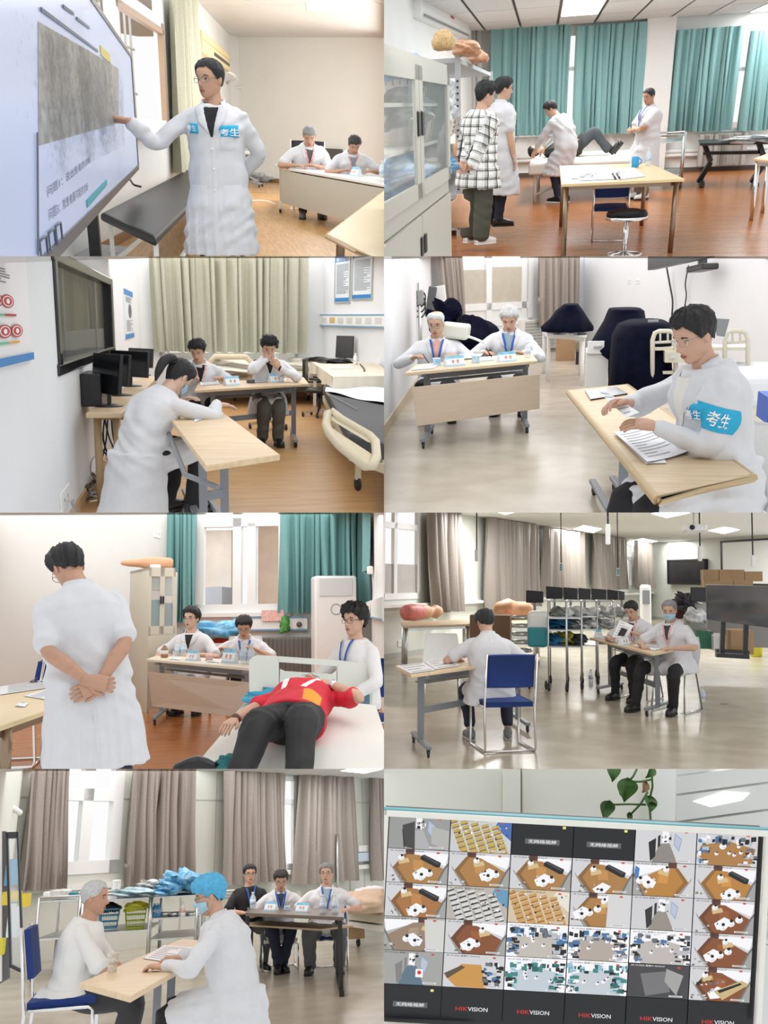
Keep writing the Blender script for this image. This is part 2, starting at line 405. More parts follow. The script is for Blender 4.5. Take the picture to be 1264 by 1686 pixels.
class Person:
    def __init__(s,label,loc,yaw,sc=1.,stretch=(1,1,1),lift=0.,lay=None,roll=0,group=None):
        s.R = Matrix.Rotation(math.radians(yaw),3,'Z'); s.sc = sc; s.loc = Vector((loc[0],loc[1],lift)); s.st = Vector(RM.st if tuple(stretch) == (1,1,1) else stretch)
        if roll: s.R = Matrix.Rotation(math.radians(roll),3,'Y') @ s.R
        if lay is not None: s.R = s.R @ lay
        s.root = thing('person',label,'person',(loc[0],loc[1],0),group); s.seed = len(bpy.data.objects) % 97
        q = RM.M @ s.loc; s.ppm = F / max(q.y,1.) * sc      # pixels per metre in the full frame
        s.vox = min(.022,max(.0075,2.0/s.ppm))
    def tr(s,P): 
        P = np.asarray([tuple(p) for p in P]) if not isinstance(P,np.ndarray) else P
        M = np.array(s.R) * s.sc; return (P @ M.T) * np.array(s.st) + np.array(s.loc)
    def part(s,name,V,Fc,mats,mi=None,smooth=True,parent=None,cols=None):
        return mesh_obj(name,s.tr(V),Fc,mats,parent or s.root,mi,smooth,cols)
    def mbpart(s,name,mb,mats,parent=None):
        cols = [c or (1,1,1) for c in mb.c] if any(c is not None for c in mb.c) else None
        return mesh_obj(name,s.tr([tuple(v) for v in mb.v]),mb.f,mats,parent or s.root,mb.mi,mb.sm,cols)
    # ---- skeleton
    def pose(s,zp=.92,p1=2,p2=4,roll=0,twist=0,head=(0,0,0),R=((.24,.05,.88),(.2,-1,0)),L=((-.24,.05,.88),(-.2,-1,0)),
             legR=((.10,0,.085),(0,1,0)),legL=((-.10,0,.085),(0,1,0)),toeR=8,toeL=-8,hands=None,fat=1.,pyaw=0):
        s.P0 = Vector((0,0,zp)); s.fat = fat
        def d(p): return Matrix.Rotation(math.radians(roll),3,'Y') @ Matrix.Rotation(-math.radians(p),3,'X') @ Vector((0,0,1))
        s.d1 = d(p1); s.d2 = d(p2); s.mid = s.P0 + s.d1 * .24; s.C7 = s.mid + s.d2 * .25
        fw = Matrix.Rotation(math.radians(twist),3,'Z') @ Vector((0,1,0)); s.ch = frame_of(s.d2,fw); s.pel = frame_of((0,0,1),Matrix.Rotation(math.radians(pyaw),3,'Z') @ Vector((0,1,0)))
        s.cm = frame_of((s.d1+s.d2)/2,(fw+Vector((0,1,0)))/2)
        hp,hy,hr = [math.radians(a) for a in head]
        s.H = Matrix.Rotation(hy,3,'Z') @ Matrix.Rotation(-hp,3,'X') @ Matrix.Rotation(hr,3,'Y')
        up = s.H @ Vector((0,0,1)); nd = (s.ch @ Vector((0,.12,1))*.8+up).normalized()
        s.nk = s.C7 + nd * .055; s.hc = s.nk + up * .105 + s.H @ Vector((0,.012,0))
        s.arm = {}; s.leg = {}; s.hands = hands or {}
        for k,sx,(w,h) in (('R',1,R),('L',-1,L)):
            S = s.C7 + s.ch @ Vector((sx*.168*(1+(fat-1)*.5),0,-.085)); E,w2 = ik(S,w,.285,.25,h); s.arm[k] = (S,E,w2)
        for k,sx,(w,h) in (('R',1,legR),('L',-1,legL)):
            S = s.P0 + s.pel @ Vector((sx*.09,0,-.03)); E,w2 = ik(S,w,.42,.42,h); s.leg[k] = (S,E,w2)
        s.toe = {'R': toeR,'L': toeL}
        return s
    def torso_rings(s,off,lo=-.06,top=True,n=22):
        f = s.fat; T = []
        for t,rx,ry in ((lo,.165,.115),(0.,.172,.122),(.12,.156,.112),(.24,.158,.114),(.33,.171,.120),(.385,.168,.114),(.43,.140,.098),(.468,.098,.080),(.50,.070,.066)):
            if t > .47 and not top: continue
            if t <= .24: c = s.P0 + s.d1 * t; X = s.pel.col[0].lerp(s.cm.col[0],max(t,0)/.24).normalized(); z = s.d1
            else: c = s.mid + s.d2 * (t-.24); X = s.ch.col[0]; z = s.d2
            Y = z.cross(X).normalized(); X = Y.cross(z).normalized()
            b = f if t < .42 else 1 + (f-1) * .4
            belly = (f-1) * .06 if .02 < t < .3 else 0
            T.append(ell_ring(c+Y*belly,X,Y,rx*b+off,ry*b+off,n))
        return T
    # ---- body: head, neck, trunk, arms, hands, legs in one mesh
    def body(s,skin=0,mouth=True,eyes=True,face=1.,lash=False):
        mb = MB(); mb.loft(s.torso_rings(-.012))
        limb(mb,[s.C7-s.d2*.05,s.C7+s.d2*.01,s.nk,s.hc-s.H @ Vector((0,.015,.05))],[.075,.062,.054,.052],12)
        for k in 'RL':
            S,E,W = s.arm[k]; limb(mb,[S+(s.C7-S)*.4,S,S.lerp(E,.5),E,E.lerp(W,.4),W],[.036,.040,.042,.040,.041,.027],10)
            S,E,W = s.leg[k]; limb(mb,[S,S.lerp(E,.5),E,E.lerp(W,.35),W,W+Vector((0,0,-.03))],[.075,.068,.05,.052,.034,.034],10)
        V,Fc = remesh(mb,max(.011,s.vox),3)
        mb = MB()
        for k in 'RL':
            S,E,W = s.arm[k]; h = s.hands.get(k,{}); fw = h.get('dir',W-E); pn = h.get('palm',(0,0,-1))
            hand(mb,W,fw,pn,k,h.get('curl',.45),h.get('spread',.15))
        H = s.H; P,hf = head_mesh(1.3 if s.ppm > 200 else .9); P[:,0] *= face
        mb.add([s.hc+H @ Vector(p) for p in P],hf,0,True)
        hd = MB()
        for sx in (-1,1):
            er = MB(); er.ell((sx*.074*face,-.012,-.004),.008,.017,.030,Matrix.Rotation(sx*.3,3,'Z')); mb.add([s.hc+H @ v for v in er.v],er.f,0,True)
            if eyes:
                e = head_pt(np.array([math.asin(sx*.031/.074)]),np.array([.006]))[0]
                hd.ell((sx*.031,e[1]-.001,.006),.0135,.0055,.0060,None,1,10,6)
                hd.ell((sx*.031,e[1]+.0028,.0058),.0068,.0035,.0062,None,2,8,5)
                hd.tube([(sx*.017,e[1]+.001,.0085),(sx*.031,e[1]+.005,.0125),(sx*.045,e[1]-.004,.0085)],.0026,5,2)
                hd.tube([(sx*.014,e[1]+.012,.025),(sx*.030,e[1]+.012,.031),(sx*.050,e[1]-.003,.026)],[.0042,.0058,.003],6,2)
        if mouth:
            y = head_pt(np.array([0.]),np.array([-.063]))[0][1]
            hd.tube([(-.022,y-.006,-.063),(-.008,y,-.060),(.008,y,-.060),(.022,y-.006,-.063)],[.002,.0042,.0042,.002],6,3)
            hd.tube([(-.019,y-.005,-.066),(0,y,-.0695),(.019,y-.005,-.066)],[.002,.005,.002],6,3)
        mb.add([s.hc+H @ v for v in hd.v],hd.f,0,True); k0 = len(mb.mi) - len(hd.mi)
        for i,q in enumerate(hd.mi): mb.mi[k0+i] = q
        n = len(V); V2 = np.concatenate([V,np.array([tuple(v) for v in mb.v])]); F2 = Fc + [tuple(i+n for i in f) for f in mb.f]
        mats = [SKIN(skin),mat('eye_white',(.75,.74,.72),.3),mat('eye_dark',(.015,.01,.01),.3),mat('lips',(.36,.11,.09),.5)]
        s.part('body',V2,F2,mats,[0]*len(Fc)+mb.mi); return s
    def onhead(s,name,V,Fc,m,smooth=True,parent=None):
        P = np.asarray(V) @ np.array(s.H).T + np.array(s.hc); return s.part(name,P,Fc,m,None,smooth,parent)
    def hair(s,col='black',**st):
        V,Fc = hair_mesh(st,s.seed,1.4 if s.ppm > 200 else 1.); s.onhead('hair',V,Fc,HAIRM(col)); return s
    def cap(s,m):
        V,Fc = hair_mesh(dict(th=.034,front=.045,side=.0,back=-.05,mess=.10),s.seed,1.5); s.onhead('surgical_cap',V,Fc,m); return s
    def mask(s):
        ph = np.linspace(-1.25,1.25,17); P = []
        for t in np.linspace(0,1,9):
            z = -.108 + .100 * t - .018 * np.abs(ph/1.25) * t + .03 * np.abs(ph/1.25) * (1-t); p = head_pt(ph,z); o = .008 + .006 * math.sin(math.pi*t)
            n = p.copy(); n[:,2] = 0; n /= np.linalg.norm(n,axis=1)[:,None]; P.append(p+n*o)
        o = s.onhead('face_mask',np.concatenate(P),[f[::-1] for f in _gridfaces(8,17,False)],mat('blue_mask',(.36,.58,.72),.8,bump=.2,scale=50))
        mb = MB()
        for sx in (-1,1): mb.tube([(sx*.070,.03,-.025),(sx*.079,.0,.012),(sx*.077,-.02,.02)],.0016,4); mb.tube([(sx*.06,.04,-.08),(sx*.072,.0,-.04),(sx*.076,-.02,-.02)],.0016,4)
        s.onhead('ear_loop',[tuple(v) for v in mb.v],mb.f,WHITEP(),True,o); return s
    def glasses(s,m=None,r=.023):
        mb = MB()
        for sx in (-1,1):
            mb.tube([(sx*.033+r*1.1*math.copysign(abs(math.cos(a)) ** .7,math.cos(a)),.097-.014*abs(math.cos(a)*.5+sx*.5),.003+r*.82*math.copysign(abs(math.sin(a)) ** .8,math.sin(a))) for a in np.linspace(0,2*math.pi,16,endpoint=False)],.0017,5,closed=True)
            mb.tube([(sx*.058,.086,.008),(sx*.074,.03,.010),(sx*.079,-.012,.010),(sx*.077,-.03,-.008)],.0016,5)
        mb.tube([(-.010,.099,.006),(0,.102,.009),(.010,.099,.006)],.0016,5)
        s.onhead('glasses',[tuple(v) for v in mb.v],mb.f,m or mat('spectacle_metal',(.25,.25,.27),.25,.8)); return s
    # ---- clothes
    def top(s,name='coat',m=None,long=True,hem=.42,sit=False,thigh=.8,tail=0.,off=.022,cuff=None,amp=.0035,sleeve=.5,flare=1.,tailsh=0.,plaid=False):
        """coat or shirt; hem = height of the hem above the floor when standing"""
        s.cuff = cuff; mb = MB(); f = s.fat; rings = s.torso_rings(off)
        if not sit:
            lo = []; z0 = s.P0.z - .06
            for k in range(5,0,-1):
                t = k / 5; z = z0 + (hem-z0) * t; c = Vector((0,0,0))
                for q in 'RL':
                    S,E,W = s.leg[q]; a,b = (S,E) if z > E.z else (E,W); c += a.lerp(b,min(1,max(0,(a.z-z)/max(a.z-b.z,.01)))) * .5
                c.z = z; fl = 1 + .22 * t * flare
                lo.append(ell_ring(c+s.pel.col[1]*.01,s.pel.col[0],s.pel.col[1],(.178*f+off)*fl,(.130*f+off)*(fl+.05*t),22))
            rings = lo + rings
        mb.loft(rings)
        for k in 'RL':
            S,E,W = s.arm[k]; i = S + (s.C7-S) * .35
            if long: limb(mb,[i,S,S.lerp(E,.5),E,E.lerp(W,.5),E.lerp(W,.93)],[.050,.060,.061,.058,.052,.043],12)
            else: limb(mb,[i,S,S.lerp(E,sleeve*.6),S.lerp(E,sleeve)],[.050,.060,.064,.070],12)
        if sit:
            for k in 'RL':
                S,E,W = s.leg[k]
                if thigh: limb(mb,[S+Vector((0,-.05,0)),S.lerp(E,.4),S.lerp(E,thigh)],[.118,.108,.098],12)
            if thigh:
                a = (s.leg['R'][0]+s.leg['L'][0]) / 2; b = (s.leg['R'][0].lerp(s.leg['R'][1],thigh)+s.leg['L'][0].lerp(s.leg['L'][1],thigh)) / 2
                limb(mb,[a,b],[.10,.085],10)
            if tail:
                rr = []
                for t in np.linspace(1,0,6):
                    c = s.P0 + Vector((0,-.02+tailsh*t,.04-(tail+.04)*t)); rr.append(ell_ring(c,s.pel.col[0],s.pel.col[1],(.185*f+off)*(1+.18*t),(.135*f+off)*(1+.35*t),22))
                mb.loft(rr)
        V,Fc = remesh(mb,s.vox,5,amp,s.seed,(s.P0.z-.05) if not sit else None)
        m = m or COAT(); o = s.part(name,V,Fc,m); s.coat = o; s.bvh = BVHTree.FromPolygons([tuple(v) for v in V],Fc)
        if plaid:
            at = o.data.attributes.new('cloth','FLOAT_VECTOR','POINT'); Q = np.zeros_like(V); ctr = np.array(s.C7); 
            ax = np.array(s.ch.col[0]); Q[:,0] = np.arctan2((V-ctr) @ ax,(V-ctr)[:,1]+1e-5) * .19; Q[:,1] = V[:,2]
            for k in 'RL':
                S,E,W = [np.array(q) for q in s.arm[k]]
                dS = np.linalg.norm(V-(S+(E-S)*np.clip(((V-S) @ (E-S))/((E-S) @ (E-S)),.15,1)[:,None]),axis=1); dE = np.linalg.norm(V-(E+(W-E)*np.clip(((V-E) @ (W-E))/((W-E) @ (W-E)),0,1)[:,None]),axis=1)
                msk = np.minimum(dS,dE) < .085; u = (E-S) / np.linalg.norm(E-S); Q[msk,1] = (V[msk]-S) @ u; Q[msk,0] = np.arctan2((V[msk]-S)[:,0],(V[msk]-S)[:,1]) * .07
            at.data.foreach_set('vector',Q.astype(np.float32).ravel())
        if cuff:
            for k in 'RL':
                S,E,W = s.arm[k]; mb = MB(); limb(mb,[E.lerp(W,.86),E.lerp(W,.95)],[.043,.042],12); s.mbpart('cuff',mb,cuff,o)
        return s
    def pants(s,m,r=(.098,.080,.064,.056),end=1.0,name='trousers',amp=.003):
        mb = MB(); T = s.torso_rings(.008,-.09)[:3]; mb.loft(T)
        for k in 'RL':
            S,E,W = s.leg[k]; limb(mb,[S+Vector((0,0,.04)),S.lerp(E,.45),E,E.lerp(W,.5),E.lerp(W,end)],[r[0],r[0]*.92,r[1],r[2],r[3]],12)
        V,Fc = remesh(mb,max(s.vox,.009),4,amp,s.seed+3); s.part(name,V,Fc,m); return s
    def shoes(s,m,sole=None,L=.27,only='RL'):
        for k in only:
            W = s.leg[k][2]; a = math.radians(s.toe[k]); fw = Vector((math.sin(a),math.cos(a),0)); X = Vector((fw.y,-fw.x,0)); z = Vector((0,0,1)); b = W - z * .075 - fw * .07
            mb = MB(); mb.loft([ell_ring(b+fw*(t*L)+z*(h/2+.012),X,z,w,h/2+.008,12,2.8) for t,w,h in ((0,.022,.05),(.04,.034,.085),(.22,.037,.10),(.42,.039,.085),(.65,.046,.06),(.85,.042,.048),(.97,.026,.036),(1.,.012,.02))])
            o = s.mbpart('shoe',mb,m)
            mb = MB(); P = []
            for t,w in ((0,.024),(.05,.036),(.42,.040),(.66,.048),(.87,.044),(.99,.022)): P.append((t,w))
            poly = [b+fw*(t*L)+X*w for t,w in P] + [b+fw*(t*L)-X*w for t,w in reversed(P)]
            mb.slab([p-z*.004 for p in poly],(0,0,.02)); s.mbpart('sole',mb,sole or mat('dark_sole',(.02,.02,.02),.7),o)
        return s
    # ---- things sewn or hung on the chest, laid on the cloth by ray casting
    reach = .27
    def hit(s,a,b,off,back=False):
        sg = -1 if back else 1; Y = s.ch.col[1] * sg; o = s.C7 + s.ch.col[0] * a - s.d2 * b + Y * s.reach
        if b > .44: o = s.P0 + s.pel.col[0] * a - Vector((0,0,b-.47)) + s.pel.col[1] * sg * .7; Y = s.pel.col[1] * sg
        p,n,i,d = s.bvh.ray_cast(o,-Y)
        if p is None: return None
        return p + n * off
    def patch(s,name,Q,m,off=.006,nu=8,nv=8,back=False,rim=True,parent=None,lim=.075):
        """Q: four (a,b) corners"""
        Q4 = [Vector((q[0],q[1],0)) for q in Q]; V = []; ok = []
        for i in range(nu+1):
            for j in range(nv+1):
                p = bil(Q4,i/nu,j/nv); e = i in (0,nu) or j in (0,nv)
                h = s.hit(p.x,p.y,0.0005 if (e and rim) else off,back); ok.append(h is not None); V.append(h or Vector((0,0,0)))
        Fc = []
        for i in range(nu):
            for j in range(nv):
                f = (i*(nv+1)+j,(i+1)*(nv+1)+j,(i+1)*(nv+1)+j+1,i*(nv+1)+j+1)
                if all(ok[k] for k in f) and max((V[f[0]]-V[f[2]]).length,(V[f[1]]-V[f[3]]).length) < lim: Fc.append(f)
        if not Fc: return None
        g = list(range(len(V)))            # keep the largest connected piece
        def fd(x):
            while g[x] != x: g[x] = g[g[x]]; x = g[x]
            return x
        for f in Fc:
            for k in f[1:]: g[fd(k)] = fd(f[0])
        rs = [fd(f[0]) for f in Fc]; b = max(set(rs),key=rs.count); Fc = [f for f,r in zip(Fc,rs) if r == b]; us = sorted({k for f in Fc for k in f}); ix = {k: i for i,k in enumerate(us)}
        return s.part(name,[tuple(V[k]) for k in us],[tuple(ix[k] for k in f) for f in Fc],m,None,True,parent or s.coat)
    def ontop(s,name,txt,ctr,h,m,off=.010,w=None,bold=.01,parent=None):
        V,Fc,asp = text2d(txt,bold); w = w or asp * h; P = []
        G = [[s.hit(ctr[0]-(i/4-.5)*w,ctr[1]-(j/2-.5)*h,off) for j in range(3)] for i in range(5)]
        if any(q is None for r in G for q in r): return None
        A,B,C,D = (sum((G[i][j] for i,j in ij),Vector())/len(ij) for ij in (((0,0),(1,0),(0,1)),((4,0),(3,0),(4,1)),((4,2),(3,2),(4,1)),((0,2),(1,2),(0,1))))
        n = (B-A).cross(D-A).normalized(); n = n if n.dot(s.ch.col[1]) > 0 else -n
        for p in V: P.append(tuple(bil([A,B,C,D],(p[0]/asp-.5)*1.35+.5,(p[1]-.5)*1.35+.5)+n*.014))
        return s.part(name,P,Fc,m,None,False,parent or s.coat)
    def lapels(s,m=None,deep=.23,shirt=None,wide=.115):
        m = m or COAT()
        if shirt: s.patch('shirt',[(-.062,-.012),(.062,-.012),(.006,deep),(-.006,deep)],shirt,.004,6,8,rim=False,lim=.2)
        for sx in (-1,1):
            s.patch('lapel',[(sx*.050,-.012),(sx*wide,.015),(sx*wide*.75,deep*.55),(sx*.004,deep)],m,.013,5,8,lim=.085)
        mb = MB(); X,Y = s.ch.col[0],s.ch.col[1]
        CR = [(s.C7+s.d2*h+Y*.004,rx,ry) for h,rx,ry in ((-.035,.112,.090),(.015,.083,.076),(.042,.075,.070),(.037,.067,.063),(-.01,.062,.058))]
        def cf(u,v):
            c,rx,ry = CR[round(v*4)]; an = math.radians(lerp(138,402,u)); return c + X * rx * math.cos(an) + Y * ry * math.sin(an) - s.d2 * .03 * max(0,math.sin(an))
        mb.grid(cf,20,4)
        s.mbpart('collar',mb,m,s.coat); return s
    def front(s,buttons=4,pockets=True,chest=True,end=.86,m=None):
        m = m or COAT()
        s.patch('placket',[(-.018,.24),(.018,.24),(.018,end),(-.018,end)],m,.004,3,16)
        if chest: s.patch('pocket',[(-.145,.17),(-.045,.17),(-.045,.29),(-.145,.29)],m,.007)
        if pockets:
            for sx in (-1,1): s.patch('pocket',[(sx*.05,.50),(sx*.18,.50),(sx*.18,.67),(sx*.05,.67)],m,.008)
        for k in range(buttons):
            p = s.hit(0,.28+k*.13,.006)
            if p: mb = MB(); mb.ell(p,.008,.008,.008,None,0,8,5); s.mbpart('button',mb,WHITEP(),s.coat)
        return s
    def lanyard(s,m,badge=True,deep=.30):
        for sx in (-1,1): s.patch('lanyard',[(sx*.052,-.03),(sx*.072,-.03),(sx*.010,deep),(sx*-.008,deep)],m,.017,2,12,rim=False)
        if badge: s.patch('name_badge',[(-.04,deep),(.04,deep),(.04,deep+.10),(-.04,deep+.10)],mat('badge_card',(.72,.76,.82),.4,var=.2,scale=30),.016,3,4)
        return s
    def armband(s,k,t0,t1,m,a0=-70,a1=70,txt=None,face=(0,0,0)):
        """band round the upper arm between t0 and t1 (0 shoulder, 1 elbow); face = direction the lettering looks"""
        S,E,W = s.arm[k]; ax = (E-S).normalized(); f = Vector(face); f = (f-ax*f.dot(ax)).normalized(); g = ax.cross(f)
        def pt(a,t,off):
            d = f * math.cos(a) + g * math.sin(a); c = S.lerp(E,t); p,n,i,di = s.bvh.ray_cast(c+d*.16,-d)
            return (p if p is not None and (p-c).length < .15 else c+d*.075) + d * off
        n = 20; V = []; 
        for i in range(n+1):
            for j in range(5): V.append(pt(math.radians(lerp(a0,a1,i/n)),lerp(t0,t1,j/4),.006 if 0 < j < 4 else .003))
        o = s.part('armband',[tuple(v) for v in V],[f[::-1] for f in _gridfaces(n,5,False)],m,None,True,s.coat)
        if txt:
            T,Fc,asp = text2d(txt,.012); h = (t1-t0) * .6; tm = (t0+t1) / 2; aw = math.radians(92)
            sg = 1 if (s.R @ g).x > 0 else -1; P = [tuple(pt((p[0]/asp-.5)*aw*sg,tm-(p[1]-.5)*h,.0095)) for p in T]
            s.part('lettering',P,Fc,mat('white_lettering',(.9,.92,.94),.6),None,False,o)
        return s
    def seam(s,back=True,end=.95):
        s.patch('back_seam',[(-.012,.02),(.006,.02),(.006,end),(-.012,end)],COAT(),.005,2,26,back=back); return s

def move_root(p,loc):
    M = RM.M @ Matrix.Translation(Vector((loc[0],loc[1],0))); p.root.matrix_basis = M; WM[p.root.name] = M.copy(); p.loc = Vector((loc[0],loc[1],p.loc.z))
    q = RM.M @ p.loc; p.ppm = F / max(q.y,1.) * p.sc; p.vox = min(.022,max(.0075,2.0/p.ppm))
def figure(label,u,v,ppm,yaw,sc=1.,**k):
    """place a person so that the middle of the head appears at picture point (u, v) ppm: half-pixels per body metre (sc: how much larger than life)"""
    Z = RM.Z(ppm/sc); fixed = k.pop('fixed',False); rel = k.pop('rel',True); group = k.pop('group',None)
    p = Person(label,(0,Z),yaw,sc,roll=k.pop('tilt',0),group=group); k.setdefault('zp',.5); p.pose(**k)
    tgt = RM.aty(u,v,Z)
    if not fixed: k['zp'] += tgt.z / sc / p.st.z - p.hc.z
    if rel:       # wrist targets given as seen for zp = .5 stay put on the table; nothing to shift
        pass
    p.pose(**k)
    o = p.R @ (p.hc*sc); o = Vector((o.x*p.st.x,o.y*p.st.y,0)); move_root(p,(tgt.x-o.x,tgt.y-o.y)); return p
# ---------------------------------------------------------------- building blocks shared by the rooms
class Wall:
    """vertical wall through two floor points; a = metres along, z = height, off = towards the camera side"""
    def __init__(s,A,B):
        s.A = Vector((A[0],A[1],0)); d = Vector((B[0],B[1],0)) - s.A; s.L = d.length; s.X = d / s.L
        n = Vector((-s.X.y,s.X.x,0)); s.N = n if (Vector((0,0,0))-s.A).dot(n) > 0 else -n
    def pt(s,a,z,off=0.): return s.A + s.X * a + Vector((0,0,z)) + s.N * off
    def px(s,u,v,off=0.):
        p = RM.atp(u,v,s.A+s.N*off,s.N); return ((p-s.A).dot(s.X),p.z)
    def ppx(s,u,v,off=0.): return RM.atp(u,v,s.A+s.N*off,s.N)
    def box(s,mb,a0,a1,z0,z1,o0,o1,m=0):
        return mb.slab([s.pt(a0,z0,o0),s.pt(a1,z0,o0),s.pt(a1,z1,o0),s.pt(a0,z1,o0)],s.N*(o1-o0),m)
    def build(s,name,label,m,a0,a1,z0,z1,holes=(),th=.12,parent=None):
        mb = MB(); xs = sorted({a0,a1} | {h[0] for h in holes} | {h[1] for h in holes}); zs = sorted({z0,z1} | {h[2] for h in holes} | {h[3] for h in holes})
        for i in range(len(xs)-1):
            for j in range(len(zs)-1):
                cx,cz = (xs[i]+xs[i+1]) / 2,(zs[j]+zs[j+1]) / 2
                if xs[i] < a0 - 1e-6 or xs[i+1] > a1 + 1e-6 or any(h[0] < cx < h[1] and h[2] < cz < h[3] for h in holes): continue
                s.box(mb,xs[i],xs[i+1],zs[j],zs[j+1],-th,0)
        o = mb.build(name,m,parent)
        if parent is None: tag(o,label,'wall',kind='structure')
        return o
    def bars(s,name,m,rects,o0=-.03,o1=.02,parent=None,each=True):
        for r in rects: mb = MB(); s.box(mb,r[0],r[1],r[2],r[3],o0,o1); mb.build(name,m,parent)
WINM = lambda: mat('white_window_frame',(.80,.82,.82),.4)
def window(n,W,label,a0,a1,z0,z1,vs=(),hs=(),fr=.07,depth=.06,glass=None,m=None,frost=()):
    """window unit set in a wall: outer frame, mullions (vs), transoms (hs as (z, a0, a1)), panes"""
    w = thing('window_%d' % n,label,'window',W.pt((a0+a1)/2,z0)); w['kind'] = 'structure'; m = m or WINM()
    for r in ((a0,a1,z0,z0+fr),(a0,a1,z1-fr,z1),(a0,a0+fr,z0,z1),(a1-fr,a1,z0,z1)): mb = MB(); W.box(mb,*r,-depth,.02); mb.build('window_frame',m,w)
    for v in vs: mb = MB(); W.box(mb,v[0]-fr*.5,v[0]+fr*.5,v[1] if len(v) > 1 else z0,v[2] if len(v) > 2 else z1,-depth,.015); mb.build('mullion',m,w)
    for h in hs: mb = MB(); W.box(mb,h[1] if len(h) > 1 else a0,h[2] if len(h) > 1 else a1,h[0]-fr*.5,h[0]+fr*.5,-depth,.015); mb.build('transom',m,w)
    if glass: mb = MB(); W.box(mb,a0,a1,z0,z1,-depth*.6,-depth*.5); mb.build('pane',glass,w)
    for f in frost: mb = MB(); W.box(mb,f[0],f[1],f[2],f[3],-depth*.45,-depth*.3); mb.build('frosted_pane',f[4] if len(f) > 4 else mat('frosted_glass',(.62,.60,.54),.6,var=.08,scale=9),w)
    return w
def curtain(label,A,B,zt,zb,m,pleats=10,amp=.05,foot=1.,shift=0.,sag=0.,nv=16,group=None,seed=0,name='curtain',waist=None):
    A = Vector((A[0],A[1],0)); B = Vector((B[0],B[1],0)); X = (B-A); L = X.length; X = X / L; N = Vector((-X.y,X.x,0)); rr = random.Random(seed)
    ph = [rr.uniform(-.5,.5) for _ in range(pleats+2)]
    def fn(u,t):
        z = zt + (zb-zt) * t; k = (u+.30/pleats*math.sin(2*math.pi*u*pleats*.37+seed)+.22/pleats*math.sin(2*math.pi*u*pleats*.61+2*seed)) * pleats; p = ph[int(u*pleats) % len(ph)]
        w = lerp(1,foot,t ** 1.4)
        if waist: w = np.interp(t,[q[0] for q in waist],[q[1] for q in waist])
        x = (u-.5) * w + .5 + shift * t ** 1.3
        off = amp * (math.sin(2*math.pi*k+.6*math.sin(3*t+p))+.35*math.sin(4*math.pi*k*.63+2*p+2*t)) * (.55+.45*t)
        zz = z + sag * t * (math.sin(math.pi*u)) + .012 * math.sin(2*math.pi*k+p) * (t > .97)
        return A + X * (x*L+.25*amp*math.sin(2*math.pi*k+1.3+2*t)) + N * off + Vector((0,0,zz))
    mb = MB(); mb.grid(fn,pleats*8,nv); o = mb.build(name,m); tag(o,label,'curtain',group)
    return o
def planks(floor,m,O,D,n0,n1,w,L,rows,z=0.006,name='plank',jit=True,gap=.004,th=.006):
    """laminate boards lying on the floor: O origin, D direction of the boards (xy)"""
    D = Vector((D[0],D[1],0)).normalized(); X = Vector((D.y,-D.x,0)); O = Vector((O[0],O[1],0)); R = random.Random(5)
    for i in range(n0,n1):
        o = R.uniform(0,L) if jit else 0
        for j in range(-1,rows):
            a = O + X * (i*w) + D * (j*L+o); c = [a,a+X*(w-gap),a+X*(w-gap)+D*(L-gap),a+D*(L-gap)]
            if not any(inview(p) for p in c+[(c[0]+c[2])/2,(c[0]+c[3])/2,(c[1]+c[2])/2]): continue
            mb = MB(); mb.slab([p+Vector((0,0,z-th)) for p in c],(0,0,th)); mb.build(name,m,floor)
def inview(p,tol=0.):
    d = Vector(p) - RM.eye; L = d.length
    return d.y > .3 and all(d.dot(q)/L >-tol for q in RM.planes)
def floor_slab(label,m,y0,y1,x0,x1,z=0.):
    mb = MB(); mb.slab([(x0,y0,z-.05),(x1,y0,z-.05),(x1,y1,z-.05),(x0,y1,z-.05)],(0,0,.05)); return tag(mb.build('floor',m),label,'floor',kind='structure')
def ctr(P): return sum((Vector(p) for p in P),Vector((0,0,0))) / len(P)
TOPW = lambda: woodmat('light_oak_top',(.60,.44,.26),(.70,.55,.36),.45,3.2,(1,9,9))
CASTER = lambda: mat('caster_rubber',(.03,.03,.032),.6)
def caster(parent,p,r=.032):
    mb = MB(); mb.lathe([(r*.5,-.012),(r,-.010),(r,.010),(r*.5,.012)],(p[0],p[1],r),12,axis=(1,.3,0)); mb.box((p[0],p[1],r*1.8),(.03,.03,r*1.2)); mb.build('caster',CASTER(),parent)
